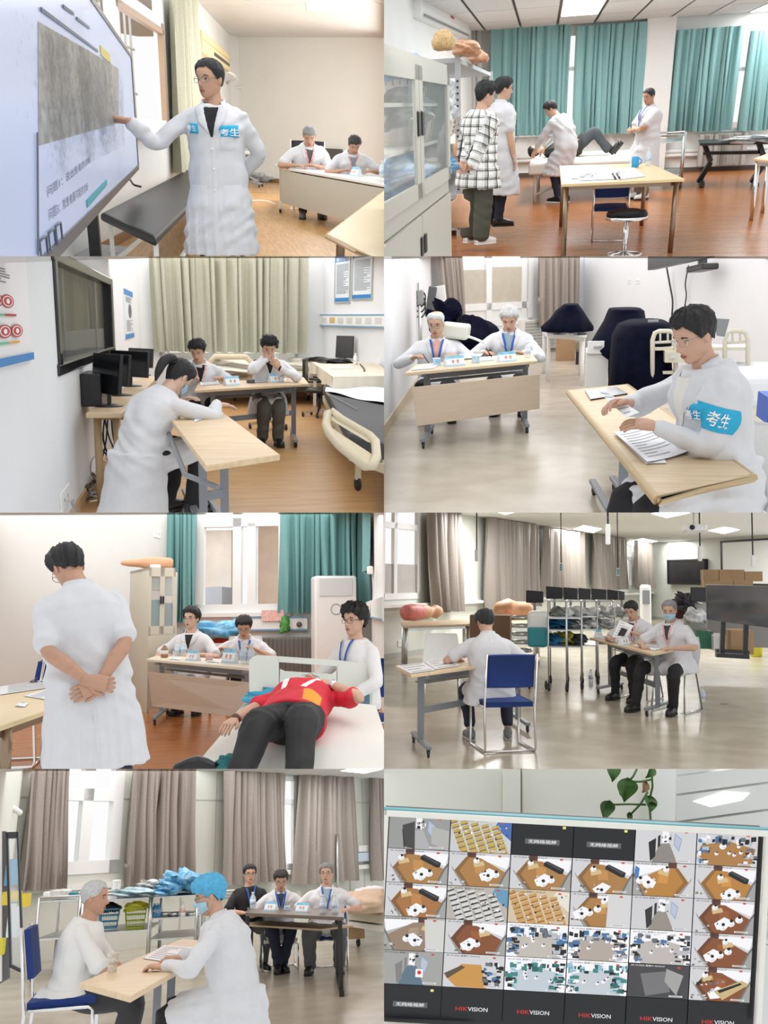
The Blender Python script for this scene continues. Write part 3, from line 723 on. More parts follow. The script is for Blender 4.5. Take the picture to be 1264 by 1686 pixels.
def table(label,P,th=.028,style='T',top=None,legm=None,group=None,inset=(.10,.10),panel=None,ph=(.30,.66),panel_out=.02,edge=None,front='near',lr=.02,legat=None,footr=.42,rack=True,name='table',low=.30,lowz=.28,casters=True,bevel=.006):
    """P: near-left, near-right, far-right, far-left corners of the top (room xyz)"""
    P = [Vector(p) for p in P]; z = ctr(P).z; t = thing(name,label,'table',(ctr(P).x,ctr(P).y,0),group); legm = legm or GREYM()
    mb = MB(); mb.slab([p-Vector((0,0,th)) for p in P],(0,0,th)); o = mb.build('tabletop',top or TOPW(),t,bevel)
    if edge: mb = MB(); mb.tube([p-Vector((0,0,th/2))+(p-ctr(P)).normalized()*.003 for p in P],th*.55,6,closed=True); mb.build('edge_trim',edge,o)
    zz = z - th; g = lambda a,b,h=0.: Vector((bil(P,a,b).x,bil(P,a,b).y,h))
    if style == '4':
        for a,b in (legat or ((inset[0],inset[1]),(1-inset[0],inset[1]),(1-inset[0],1-inset[1]),(inset[0],1-inset[1]))):
            mb = MB(); q = g(a,b); mb.tube([q,q+Vector((0,0,zz))],lr,10); mb.build('leg',legm,t)
        for (a0,b0),(a1,b1) in (((0.04,.08),(.96,.08)),((.04,.92),(.96,.92)),((.05,.08),(.05,.92)),((.95,.08),(.95,.92))):
            mb = MB(); mb.span(g(a0,b0,zz-.025),g(a1,b1,zz-.025),.02,.05); mb.build('apron',legm,t)
    else:
        ends = []
        for a in (inset[0],1-inset[1]):
            q0,q1 = g(a,.5-footr),g(a,.5+footr); mid = (q0+q1) / 2; ends.append(a)
            mb = MB(); mb.span(mid+Vector((0,0,.07)),mid+Vector((0,0,zz)),.055,.055); mb.build('leg',legm,t)
            f = MB(); f.span(q0+Vector((0,0,.085)),q1+Vector((0,0,.085)),.05,.035); fo = f.build('foot_bar',legm,t,.008)
            if casters: caster(fo,q0.lerp(q1,.04)); caster(fo,q0.lerp(q1,.96))
            mb = MB(); mb.span(g(a,.12,zz-.02),g(a,.88,zz-.02),.04,.035); mb.build('top_bracket',legm,t)
        mb = MB(); mb.span(g(ends[0],.5,lowz),g(ends[1],.5,lowz),.03,.06); mb.build('crossbar',legm,t)
        mb = MB(); mb.span(g(ends[0],.5,zz-.06),g(ends[1],.5,zz-.06),.05,.05); mb.build('crossbar',legm,t)
        if rack:
            for b in (.62,.74,.86): mb = MB(); mb.tube([g(ends[0],b,zz-.13),g(ends[1],b,zz-.13)],.006,6); mb.build('rack_rod',legm,t)
    if panel:
        b = -panel_out if front == 'near' else 1 + panel_out
        q = [g(.02,b,ph[0]),g(.98,b,ph[0]),g(.98,b,ph[1]),g(.02,b,ph[1])]; n = (P[3]-P[0]).normalized() * .018
        mb = MB(); mb.slab(q,n); mb.build('modesty_panel',panel,t,.004)
    return t
def sled_chair(label,loc,yaw,fab=None,sc=1.,group=None,kind='sled',frame=None,seat_h=.44,w=.44):
    t = thing('chair',label,'chair',(loc[0],loc[1],0),group); R = rz(yaw) * sc; o = Vector((loc[0],loc[1],0)); fab = fab or BLUEF(); frame = frame or CHROME()
    T = lambda p: o + R @ Vector(p); hw = w / 2
    def cush(name,c,dx,dy,dz,tilt,bul=.02):
        M = Matrix.Rotation(math.radians(tilt),3,'X'); mb = MB(); n = 8
        def fn(sg): return lambda a,b: T(Vector(c)+M @ Vector(((a-.5)*dx,(b-.5)*dy,sg*(dz/2+bul*math.sin(math.pi*a) ** .5*math.sin(math.pi*b) ** .5))))
        mb.grid(fn(1),n,n); mb.grid(fn(-1),n,n); k = (n+1) ** 2; rim = [i*(n+1) for i in range(n+1)] + [n*(n+1)+j for j in range(1,n+1)] + [i*(n+1)+n for i in range(n-1,-1,-1)] + [j for j in range(n-1,0,-1)]
        mb.f += [(rim[i],rim[(i+1) % len(rim)],rim[(i+1) % len(rim)]+k,rim[i]+k) for i in range(len(rim))]; mb.mi += [0] * len(rim); mb.sm += [True] * len(rim); mb.c += [None] * len(rim)
        mb.build(name,fab,t)
    if kind == 'sled':
        cush('seat',(0,0,seat_h),w,.42,.045,2); cush('backrest',(0,-.23,seat_h+.30),w,.035,.30,10,.008)
        for sx in (-1,1):
            x = sx * (hw+.012); mb = MB(); mb.tube([T(p) for p in ((x,-.29,seat_h+.46),(x,-.23,seat_h+.02),(x,-.22,seat_h-.04),(x,-.24,.05),(x,-.22,.014),(x,.18,.014),(x,.21,.03),(x,.2,seat_h-.05),(x,.17,seat_h-.03),(x,-.2,seat_h-.03))],.0115,8); mb.build('side_frame',frame,t)
        for y,z in ((-.22,.014),(.15,seat_h-.035)): mb = MB(); mb.tube([T((-hw,y,z)),T((hw,y,z))],.0105,8); mb.build('cross_rod',frame,t)
    else:                                                                # moulded shell on four legs
        def shell(a,b):
            x = (a-.5) * w; 
            if b < .5: y = .20 - .38 * (b/.5); z = seat_h - .015 * math.sin(math.pi*b/.5) + .06 * (abs(a-.5)*2) ** 3
            else: k = (b-.5) / .5; y = -.18 - .13 * k - .03 * math.sin(math.pi*k); z = seat_h + .40 * k; x *= 1 - .16 * k ** 3
            return T((x,y+(.05*(abs(a-.5)*2) ** 2 if b > .5 else 0),z))
        mb = MB(); mb.grid(shell,10,18); mb.grid(lambda a,b: shell(a,b)+R @ Vector((0,.012 if b > .5 else 0,-.014)),10,18); mb.build('shell',fab,t)
        for sx in (-1,1):
            mb = MB(); x = sx * .2; mb.tube([T(p) for p in ((x*1.05,.22,.01),(x*.95,.15,seat_h-.03),(x*.95,-.15,seat_h-.03),(x*1.05,-.26,.01))],.011,8); mb.build('leg_pair',frame,t)
            mb = MB(); mb.tube([T((x*1.05,.21,.012)),T((x*1.05,-.25,.012))],.009,6); mb.build('runner',frame,t)
    return t
ORANGE = lambda: mat('orange_print',(.72,.22,.06),.6)
def nameplate(label,c,X,w=.22,h=.11,d=.07,group='examiner nameplates',txt='考  官'):
    c = Vector(c); X = Vector((X[0],X[1],0)).normalized(); Y = Vector((-X.y,X.x,0)); Y = Y if (Vector((0,0,0))-c).dot(Y) > 0 else -Y; z = Vector((0,0,1))
    if X.cross(z).dot(Y) < 0: X = -X
    # Y points to the viewer; X to the viewer's right
    t = thing('nameplate',label,'nameplate',c,group); a = c - X * (w/2); b = c + X * (w/2)
    mb = MB(); mb.add([a+Y*d/2,b+Y*d/2,b+z*h,a+z*h,a-Y*d/2,b-Y*d/2],[(0,1,2,3),(5,4,3,2),(0,3,4),(1,5,2),(0,4,5,1)]); o = mb.build('card',mat('white_card',(.78,.86,.92),.45,var=.03),t)
    up = (z*h-Y*d/2).normalized(); n = X.cross(up).normalized(); n = n if n.dot(Y) > 0 else -n; L = math.hypot(h,d/2); f = lambda x,y,e=.0015: c + Y * d / 2 + X * x + up * (y*L) + n * e
    mb = MB(); mb.quad([f(-w/2,.74),f(w/2,.74),f(w/2,1.),f(-w/2,1.)]); mb.build('blue_band',mat('sky_blue_print',(.10,.42,.66),.5,col2=(.35,.65,.82),scale=6),t)
    mb = MB(); mb.quad([f(-w/2,0),f(w/2,0),f(w/2,.14),f(-w/2,.14)]); mb.build('foot_band',mat('pale_blue_print',(.42,.66,.80),.5),t)
    mb = MB(); letter(mb,txt,f(0,.43,.003),X,up,h*.36,bold=.01); mb.build('lettering',ORANGE(),t)
    return t
BOTTLE = lambda: mat('clear_bottle',(.80,.90,.95),.08,alpha=.45,spec=.7)
def bottle(label,p,h=.22,r=.031,group='water bottles',cap=(.75,.8,.85),lab=(.25,.50,.80),body=None):
    p = Vector(p); t = thing('water_bottle',label,'bottle',p,group)
    mb = MB(); mb.lathe([(r*.8,0),(r,.01),(r,h*.18),(r*.93,h*.22),(r,h*.28),(r,h*.60),(r*.9,h*.68),(r*.45,h*.84),(r*.38,h*.92)],p,14); mb.build('bottle_body',body or BOTTLE(),t)
    mb = MB(); mb.lathe([(r*.46,h*.91),(r*.48,h),(r*.44,h*1.002)],p,12); mb.build('cap',mat('bottle_cap_%02d%02d' % (int(cap[0]*99),int(cap[2]*99)),cap,.4),t)
    mb = MB(); mb.lathe([(r*1.02,h*.28),(r*1.02,h*.56)],p,14); mb.build('bottle_label',mat('bottle_label_%02d%02d' % (int(lab[0]*99),int(lab[2]*99)),lab,.4,col2=(.8,.88,.92),scale=60),t)
    return t
def paper(label,P,group=None,lines=8,lift=.003,th=.0025,name='paper',m=None,curl=0.,margin=.12,cat='paper',inkm=None):
    """P: four corners; printed lines as a part"""
    P = [Vector(p)+Vector((0,0,lift)) for p in P]; t = thing(name,label,cat,ctr(P),group); n = (P[1]-P[0]).cross(P[3]-P[0]).normalized(); n = n if n.z > 0 else -n
    cf = lambda a,b: bil(P,a,b) + n * (curl*(a-.5) ** 2*4)
    mb = MB(); mb.grid(lambda a,b: cf(a,b)+n*th,6,3); mb.grid(lambda a,b: cf(a,b),6,3); mb.build('sheet',m or PAPER(),t)
    if lines:
        mb = MB(); r = random.Random(int(P[0].x*991) % 971)
        for k in range(lines):
            b = margin + (1-2*margin) * k / max(lines-1,1); w = r.choice((.5,.7,.76,.76,.3)); h = min(.012,.3/max(lines,1)*.25)
            mb.grid(lambda a,q: cf(margin+w*a,b+(q-.5)*.22/lines)+n*(th+.0012),6,1)
        mb.build('print',inkm or mat('pale_print',(.40,.42,.46),.8),t)
    return t
def lcd(label,p,yaw,w=.48,h=.30,z0=.12,group=None,tilt=-6,name='computer_monitor',scr=None,base=True,th=.03):
    """screen faces -y of its own frame (towards the camera at yaw 0)"""
    p = Vector(p); R = rz(yaw); T = lambda q: p + R @ Vector(q); t = thing(name,label,'monitor',p,group); M = Matrix.Rotation(math.radians(tilt),3,'X')
    S = lambda x,y,z: T(M @ Vector((x,y,z))+Vector((0,0,z0)))
    mb = MB(); mb.slab([S(-w/2,0,0),S(w/2,0,0),S(w/2,0,h),S(-w/2,0,h)],R @ (M @ Vector((0,th,0)))); mb.build('casing',BLACKP(),t,.006)
    e = .018; mb = MB(); mb.quad([S(-w/2+e,-.002,e),S(w/2-e,-.002,e),S(w/2-e,-.002,h-e),S(-w/2+e,-.002,h-e)]); mb.build('screen',scr or mat('dark_screen',(.012,.013,.016),.18),t)
    if base:
        mb = MB(); mb.span(T((0,.04,.01)),T((0,.05,z0+h*.4)),.06,.03); mb.build('stand',BLACKP(),t)
        mb = MB(); mb.lathe([(.12,0),(.12,.008),(.05,.018)],T((0,.03,0)),16); mb.build('base',BLACKP(),t)
    return t
def shelf_box(name,label,c,d,R=None,m=None,cat='box',group=None,tape=True):
    t = thing(name,label,cat,(c[0],c[1],c[2]-d[2]/2),group); mb = MB(); mb.box(c,d,R); o = mb.build('carton',m,t,.004)
    if tape:
        mb = MB(); q = Vector(c); mb.box(q,(d[0]*1.01,d[1]*.16,d[2]*1.012),R); mb.build('tape',mat('packing_tape',(.55,.42,.26),.35),t)
    return t
def basket(label,c,w,d,h,R=None,m=None,cat='basket',group=None,top=1.15):
    """open lattice basket: base, rims and each rod"""
    t = thing('basket',label,cat,c,group); c = Vector(c); R = R or Matrix.Identity(3); m = m or WHITEP()
    P = lambda x,y,z: c + R @ Vector((x*w/2*lerp(1,top,z/h),y*d/2*lerp(1,top,z/h),z)); mb = MB()
    mb.slab([P(-1,-1,0),P(1,-1,0),P(1,1,0),P(-1,1,0)],(0,0,.006)); mb.build('base',m,t)
    for z in (h*.06,h*.36,h*.66,h): mb = MB(); mb.tube([P(-1,-1,z),P(1,-1,z),P(1,1,z),P(-1,1,z)],.007 if z < h else .011,5,closed=True); mb.build('rim',m,t)
    mb = MB(); n = 9
    for k in range(n):
        for a,b in (((-1+2*k/(n-1),-1),0),((-1+2*k/(n-1),1),0),((-1,-1+2*k/(n-1)),0),((1,-1+2*k/(n-1)),0)): mb.span(P(a[0],a[1],0),P(a[0],a[1],h),w*.055,.004)
    mb.build('lattice',m,t); return t
def outlet(label,W,a,z,w=.09,h=.09,m=None,group=None,name='wall_socket'):
    t = thing(name,label,'socket',W.pt(a,z),group); mb = MB(); W.box(mb,a-w/2,a+w/2,z-h/2,z+h/2,0,.012); mb.build('plate',m or WHITEP(),t,.003)
    mb = MB()
    for dx in (-.2,.2): W.box(mb,a+dx*w-.006,a+dx*w+.006,z-.012,z+.012,.012,.0135)
    mb.build('slot',BLACKINK(),t); return t
def cable(label,pts,r=.006,m=None,cat='cable',group=None,name='cable'):
    A = [np.array(tuple(p)) for p in pts]; mb = MB(); mb.tube([Vector(q) for q in crom(A,5)],r,6); o = mb.build(name,m or BLACKP()); return tag(o,label,cat,group)
def blob(label,c,rx,ry,rz_,m,name,cat,amp=.15,seed=0,group=None,R=None,parent=None,n=18):
    """crumpled soft shape"""
    r = np.random.RandomState(seed); k = r.uniform(2,6,(5,3)); ph = r.uniform(0,6,5); mb = MB(); c = Vector(c); rings = []
    for i in range(n+1):
        t = -math.pi / 2 + math.pi * i / n; ring = []
        for j in range(n):
            a = 2 * math.pi * j / n; q = np.array((math.cos(t)*math.cos(a),math.cos(t)*math.sin(a),math.sin(t))); s = 1 + amp * sum(math.sin(k[e] @ q*1.6+ph[e]) for e in range(5)) / 2
            v = Vector((q[0]*rx*s,q[1]*ry*s,max(q[2],-.55)*rz_*s)); ring.append(c+(R @ v if R else v))
        rings.append(ring)
    mb.loft(rings); o = mb.build(name,m,parent); return o if parent else tag(o,label,cat,group)
def lamp_panel(label,P,drop,watt,group='ceiling panel lamps',col=(1,1,1),gap=.03,size=None):
    """recessed ceiling panel: frame, glowing diffuser and its light"""
    P = [Vector(p) for p in P]; t = thing('ceiling_lamp',label,'lamp',ctr(P),group); mb = MB(); mb.slab([p+Vector((0,0,.01)) for p in P],(0,0,.03)); mb.build('frame',WHITEM(),t)
    c = ctr(P); mb = MB(); mb.slab([c+(p-c)*.95+Vector((0,0,.002)) for p in P],(0,0,.008)); mb.build('diffuser',mat('lamp_diffuser',(1,1,1),.5,emit=2.2),t)
    if watt:
        l = bpy.data.lights.new('panel_light','AREA'); l.energy = watt; l.shape = 'RECTANGLE'; l.size = (P[1]-P[0]).length * .9; l.size_y = (P[3]-P[0]).length * .9; l.color = col
        o = bpy.data.objects.new('panel_light',l); o['kind'] = 'helper'; _link(o,t,RM.M @ Matrix.Translation(c-Vector((0,0,gap))))
    return t
def overhead(y0,y1,rad,f=.8):
    """the ceiling lighting of a room: a soft panel lying along the top of the room block, shining down"""
    n = RM.planes[2]; e = RM.eye; ex = Vector((1,0,0)); ex = (ex-n*ex.dot(n)).normalized(); ey = n.cross(ex); ey = ey if ey.y > 0 else -ey
    w = f * 632 / F * (y0+y1) / 2; c = e + RM.ray(632,0).normalized() * ((y0+y1)/2) * 1.08 + n * .03
    R = Matrix((ex,ey,ex.cross(ey))).transposed()
    if R.col[2].dot(n) > 0: R = Matrix((-ex,ey,(-ex).cross(ey))).transposed()
    l = bpy.data.lights.new('ceiling_light','AREA'); l.shape = 'RECTANGLE'; l.size = w; l.size_y = y1 - y0; l.energy = .75 * rad * math.pi * w * (y1-y0)
    o = bpy.data.objects.new('ceiling_light',l); o['kind'] = 'helper'; _link(o,None,RM.M @ (Matrix.Translation(c) @ R.to_4x4())); return o
def sidelight(pi,y0,y1,h,rad,z):
    """added fill lamp on the open side of a room block (0 left, 1 right), lying along its cut"""
    n = RM.planes[pi]; ez = Vector((0,0,1)); ez = (ez-n*ez.dot(n)).normalized(); d = RM.ray(0 if pi == 0 else 1264,422); d = Vector((d.x,d.y,0)); c = d * ((y0+y1)/2/d.y) + Vector((0,0,z)); c = c - n * ((c-RM.eye).dot(n)-.04)
    y = n.cross(ez); R = Matrix((ez.cross(-n),ez,-n)).transposed(); room_light(c,(y1-y0,h),rad*math.pi*(y1-y0)*h,R)
def winlight(W,a0,a1,z0,z1,rad,off=-.35):
    """daylight entering through a window"""
    z = -W.N; x = W.X; y = z.cross(x); room_light(W.pt((a0+a1)/2,(z0+z1)/2,off),(abs(a1-a0),z1-z0),rad*math.pi*abs(a1-a0)*(z1-z0),Matrix((x,y,z)).transposed())
def room_light(c,size,watt,R=None,col=(1,1,1)):
    l = bpy.data.lights.new('room_light','AREA'); l.energy = watt; l.shape = 'RECTANGLE'; l.size,l.size_y = size; l.color = col
    o = bpy.data.objects.new('room_light',l); o['kind'] = 'helper'; M = Matrix.Translation(Vector(c))
    if R is not None: M = M @ R.to_4x4()
    _link(o,None,RM.M @ M); return o
def trolley(label,P,zs,m,posts=.016,group=None,rail=.06,zt=None,casters=True):
    """P: xy corners; zs: shelf heights"""
    t = thing('steel_trolley',label,'trolley',(ctr(P).x,ctr(P).y,0),group); zt = zt or zs[-1] + rail
    for p_ in P:
        mb = MB(); mb.tube([(p_.x,p_.y,.06),(p_.x,p_.y,zt)],posts,8); mb.build('post',m,t)
        if casters: caster(t,p_,.05)
    for z in zs: mb = MB(); mb.slab([(p_.x,p_.y,z-.02) for p_ in P],(0,0,.02)); mb.build('shelf',m,t)
    mb = MB(); mb.tube([(p_.x,p_.y,zt) for p_ in P],posts*.8,6,closed=True); mb.build('rail',m,t); return t
def bed(label,P,zt,m_mat,sheet,frame,rail=True,group=None):
    t = thing('hospital_bed',label,'bed',(ctr(P).x,ctr(P).y,0),group); P = [Vector((p_.x,p_.y,0)) for p_ in P]; z = Vector((0,0,1))
    mb = MB(); mb.slab([p_+z*(zt-.13) for p_ in P],z*.13); mb.build('mattress',m_mat,t,.03)
    mb = MB(); mb.slab([p_+z*(zt-.22) for p_ in P],z*.07); mb.build('bed_frame',frame,t)
    for p_ in P: c = p_.lerp(ctr(P),.35); mb = MB(); mb.span(c+z*.1,c+z*(zt-.2),.05,.05); mb.build('leg',frame,t); caster(t,c,.06)
    return t
def ceiling_slab(label,W,a0,a1,z,m,deep=16):
    mb = MB(); mb.slab([W.pt(a0,z),W.pt(a1,z),W.pt(a1,z,deep),W.pt(a0,z,deep)],(0,0,.05)); return tag(mb.build('ceiling',m),label,'ceiling',kind='structure')
# ================================================================ picture 1: man in a white coat at a big touch screen
use(Room(0,0,417,1.30,.5,kk=1.17,st=(1.03,1,.96))); overhead(4,14,.9)
sage = mat('sage_curtain',(.52,.51,.38),.6,bump=.15,scale=60,var=.08)
OAKF = woodmat('honey_laminate',(.36,.19,.065),(.52,.30,.12),.36,2.2,(14,1,14),.03,.3)
bw = Wall(RM.at(772,592),RM.at(1264,628)); lw = Wall(RM.at(772,592),RM.at(395,800))
CE = bw.px(850,122)[1]
fl = floor_slab('honey coloured laminate floor of the touch screen room',OAKF,2,40,-8,12)
planks(fl,OAKF,RM.at(700,600),(RM.at(900,640)-RM.at(960,840)).normalized(),-26,40,.34,4.5,7)
bw.build('wall_back','pale cream back wall behind the two grey and dark haired examiners',mat('cream_wall_paint',(.86,.86,.82),.8,var=.02,scale=1.2),-.3,14,0,CE)
mb = MB(); bw.box(mb,.3,12,0,.11,0,.02); tag(mb.build('baseboard_back',mat('brown_baseboard',(.33,.19,.09),.5)),'brown wooden baseboard along the cream back wall','baseboard',kind='structure')
def lpx(u,v,off=0.): return lw.px(u,v,off)
wa0 = lpx(548,300)[0]; wa1 = lpx(255,300)[0]; zs = lpx(500,432)[1]; WZ = CE + .6
lw.build('wall_left','white window wall behind the big touch screen',white_wall(),-.3,wa1+6,0,WZ,[(wa0,wa1,zs,WZ)])
mb = MB(); lw.box(mb,.3,wa1+3,0,.11,0,.02); tag(mb.build('baseboard_left',mat('brown_baseboard',())),'brown baseboard under the barred window','baseboard',kind='structure')
brown = mat('brown_window_frame',(.36,.24,.15),.5)
am = lpx(392,200)[0]; zt = lpx(500,58)[1]
wn = window(1,lw,'tall window with white frame and burglar bars beside the touch screen',wa0,wa1,zs,WZ,vs=((am,),),hs=((zt,),),fr=.15,depth=.12)
mb = MB(); lw.box(mb,wa0+.12,wa0+.26,zs,zt,-.05,.03); mb.build('brown_trim',brown,wn)
mb = MB(); lw.box(mb,wa0+.12,am,zt-.14,zt-.06,-.05,.03); mb.build('brown_trim',brown,wn)
mb = MB(); lw.box(mb,wa0-.1,wa1,zs-.08,zs,-.1,.12); mb.build('window_sill',WHITEM(),wn)
for k in range(14):
    a = lerp(wa0,wa1,(k+.5)/14); mb = MB(); mb.tube([lw.pt(a,zs,-.45),lw.pt(a,WZ,-.45)],.018,6); mb.build('burglar_bar',mat('grey_bar',(.55,.53,.5),.6),wn)
for z in (zs+.5,zs+1.1,zs+1.7): mb = MB(); mb.tube([lw.pt(wa0,z,-.45),lw.pt(wa1,z,-.45)],.02,6); mb.build('burglar_bar',mat('grey_bar',()),wn)
winlight(lw,wa0,wa1,zs,WZ,1.6); sidelight(1,14,22,2.4,2.8,2.0)  # the side lamp is an added fill to brighten the back wall
c0 = lpx(650,300,.12)[0]; c1 = lpx(575,300,.12)[0]
curtain('long sage cream curtain hanging beside the barred window',lw.pt(c0,0,.14),lw.pt(c1,0,.14),CE+.1,lpx(600,565,.14)[1],sage,7,.09,foot=1.12,seed=3)
# corner pillar, air conditioner, pipe
mb = MB(); p = bw.pt(-.05,0); mb.slab([bw.pt(-.35,0,.0),bw.pt(.22,0,0),bw.pt(.22,0,.5),bw.pt(-.35,0,.5)],(0,0,CE)); tag(mb.build('wall_corner',white_wall()),'narrow white pillar in the corner under the air conditioner','pillar',kind='structure')
ce = ceiling_slab('off white panelled ceiling of the touch screen room',bw,-3,14,CE,mat('ceiling_paint',(.72,.72,.70),.9,var=.02,scale=2),14)
gx = RM.at(1003,60,CE); ux = bw.X; uy = bw.N
for i in range(-3,4):
    for j in range(0,4):
        q = Vector((gx.x,gx.y,CE)) + ux * (i*2.6) + uy * (j*2.6-.6); P = [q+ux*.01+uy*.01,q+ux*2.59+uy*.01,q+ux*2.59+uy*2.59,q+ux*.01+uy*2.59]
        if any(inview(p) for p in P+[ctr(P)]): mb = MB(); mb.slab([p-Vector((0,0,.012)) for p in P],(0,0,.011)); mb.build('ceiling_panel',mat('ceiling_paint',()),ce)
P = [RM.at(1008,30,CE),RM.at(1100,22,CE),RM.at(1190,-18,CE),RM.at(1003,-18,CE)]
lamp_panel('bright ceiling panel lamp over the cream wall',[p-Vector((0,0,.03)) for p in P],0,90)
a0 = lpx(757,150,.25)[0]; a1 = lpx(668,150,.25)[0]; z0 = lpx(700,196,.25)[1]; z1 = lpx(700,128,.25)[1]
t = thing('air_conditioner','cream wall air conditioner next to the sage curtain','air conditioner',lw.pt((a0+a1)/2,z0)); cream = mat('aged_cream_plastic',(.66,.56,.30),.45,var=.08,scale=4)
mb = MB(); lw.box(mb,a0,a1,z0,z1,.0,.25); mb.build('casing',cream,t,.03)
mb = MB(); lw.box(mb,a0+.3,lerp(a0,a1,.65),z0+.09,z0+.15,.25,.262); mb.build('louvre',BLACKP(),t)
mb = MB(); lw.box(mb,a0+.05,a1-.05,z0+.22,z0+.235,.25,.256); mb.build('seam',mat('tan_line',(.45,.38,.2),.6),t)
cable('white air conditioner pipe running to the pillar',[lw.pt(a0,z0+.02,.15),lw.pt(a0-.5,z0-.08,.3),bw.pt(.1,z0-.22,.52),bw.pt(.35,z0-.2,.1)],.035,WHITEP(),'pipe',name='pipe')
# touch screen
A = [RM.aty(429,181,9.4),RM.aty(429,556,9.4)]; B = [RM.aty(-30,-337,2.6),RM.aty(-30,1092,2.6)]; B[0] += (B[0]-A[0]) * .2
zt_,zb_ = A[0].z,A[1].z; a = Vector((A[0].x,A[0].y,0)); b = Vector((B[0].x,B[0].y,0)); sx = (a-b).normalized(); sn = Vector((sx.y,-sx.x,0)); Ls = (a-b).length
t = thing('touch_screen','huge wall sized touch screen showing a grey case picture and blue page','screen',a.lerp(b,.5)); S = lambda u,z,o=0.: a - sx * u + Vector((0,0,z)) + sn * o
mb = MB(); mb.slab([S(0,zb_),S(Ls,zb_),S(Ls,zt_),S(0,zt_)],-sn*.09); mb.build('casing',BLACKP(),t,.012)
for r in ((0,Ls,zb_,zb_+.045),(0,Ls,zt_-.03,zt_),(0,.05,zb_,zt_)): mb = MB(); mb.slab([S(r[0],r[2]),S(r[1],r[2]),S(r[1],r[3]),S(r[0],r[3])],sn*.012); mb.build('bezel',mat('dark_bezel',(.05,.05,.06),.3),t)
pg = mat('screen_page',(.36,.43,.62),.25,emit=.34); sc_ = MB(); sc_.quad([S(.05,zb_+.045,.004),S(Ls,zb_+.045,.004),S(Ls,zt_-.03,.004),S(.05,zt_-.03,.004)]); so = sc_.build('screen',pg,t)
def onS(u,v): return RM.atp(u,v,S(0,0,.006),sn)
pm = mat('screen_photo',(.02,.02,.02),.3,emit=.12,col2=(.30,.31,.30),var=.5,scale=9.); pm.node_tree.nodes['Principled BSDF'].inputs['Emission Color'].default_value = (.5,.5,.48,1)
mb = MB(); mb.quad([onS(126,70),onS(390,225),onS(392,405),onS(128,480)]); mb.build('picture',pm,so)
mm = mat('moire_grey',(.13,.14,.15),.4); nt = mm.node_tree; N = nt.nodes.new; L = nt.links.new; tc = N('ShaderNodeTexCoord'); nz = N('ShaderNodeTexNoise'); nz.inputs['Scale'].default_value = 34; nz.inputs['Detail'].default_value = 6
n2 = N('ShaderNodeTexNoise'); n2.inputs['Scale'].default_value = 1.6; vm = N('ShaderNodeMapping'); vm.inputs['Location'].default_value = (-.5,-.5,-.52); vm.inputs['Scale'].default_value = (1.,1.,1.); gr = N('ShaderNodeTexGradient'); gr.gradient_type = 'SPHERICAL'
L(tc.outputs['Object'],nz.inputs['Vector']); L(tc.outputs['Object'],n2.inputs['Vector']); L(tc.outputs['Generated'],vm.inputs[0]); L(vm.outputs[0],gr.inputs[0])
a1_ = N('ShaderNodeMath'); a1_.operation = 'ADD'; L(gr.outputs[1],a1_.inputs[0]); L(n2.outputs[0],a1_.inputs[1]); a2_ = N('ShaderNodeMath'); a2_.operation = 'MULTIPLY_ADD'; L(nz.outputs[0],a2_.inputs[0]); a2_.inputs[1].default_value = 1.6; L(a1_.outputs[0],a2_.inputs[2])
mr = N('ShaderNodeMapRange'); mr.inputs[1].default_value = 1.75; mr.inputs[2].default_value = 2.3; mr.inputs[4].default_value = .75; L(a2_.outputs[0],mr.inputs[0]); L(mr.outputs[0],nt.nodes['Principled BSDF'].inputs['Alpha'])
mb = MB(); mb.quad([onS(30,20)+sn*.004,onS(410,230)+sn*.004,onS(410,480)+sn*.004,onS(30,660)+sn*.004]); mb.build('moire_film',mm,so)
mb = MB(); letter(mb,'问题3：就患者最可能的诊断',onS(163,728),(onS(300,620)-onS(163,728)).normalized(),(0,0,1),.034,(onS(290,610)-onS(163,728)).length,center=False)
letter(mb,'问题1：说出患者的诊断',onS(158,650),(onS(300,535)-onS(158,650)).normalized(),(0,0,1),.030,(onS(300,540)-onS(158,650)).length,center=False); mb.build('lettering',mat('screen_ink',(.13,.15,.2),.5),so)
mb = MB()
for (u0,v0,u1,v1) in ((132,30,320,168),(205,20,240,46),(250,60,292,92),(120,440,122,840)):
    mb.span(onS(u0,v0)+sn*.003,onS(u1,v1)+sn*.003,.004,.012)
mb.build('page_line',mat('screen_ink',()),so)
mb = MB(); mb.span(onS(285,672)+sn*.002,onS(350,600)+sn*.002,.004,.03); mb.build('page_line',mat('screen_teal',(.05,.35,.40),.5),so)
mb = MB(); mb.span(onS(330,165)+sn*.002,onS(362,195)+sn*.002,.004,.05); mb.build('page_line',mat('screen_gold',(.6,.5,.12),.5),so)
for (u,v) in ((168,790),(190,768),(140,818)):
    c = onS(u,v) + sn * .004; mb = MB(); e = .028; mb.tube([c+sx*x*e*2.4+Vector((0,0,z*e)) for x,z in ((-1,-1),(1,-1),(1,1),(-1,1))],.004,4,closed=True); mb.build('icon',mat('screen_ink',()),so)
st = RM.at(312,800,.25); mb = MB(); mb.span(Vector((st.x,st.y,.1)),Vector((st.x,st.y,zb_+.1)),.12,.10); mb.build('stand_post',BLACKP(),t)
P = [RM.at(240,850,.12),RM.at(415,850,.12),RM.at(420,812,.12),RM.at(290,800,.12)]; mb = MB(); mb.prism([(p.x,p.y) for p in P],.06,.12); mb.build('stand_foot',mat('grey_foot_plate',(.30,.31,.32),.4),t,.01)
for u in (310,372): mb = MB(); mb.lathe([(.05,0),(.045,.004)],RM.at(u,832,.121),16); mb.build('pad',mat('pale_pad',(.42,.43,.44),.5),t)
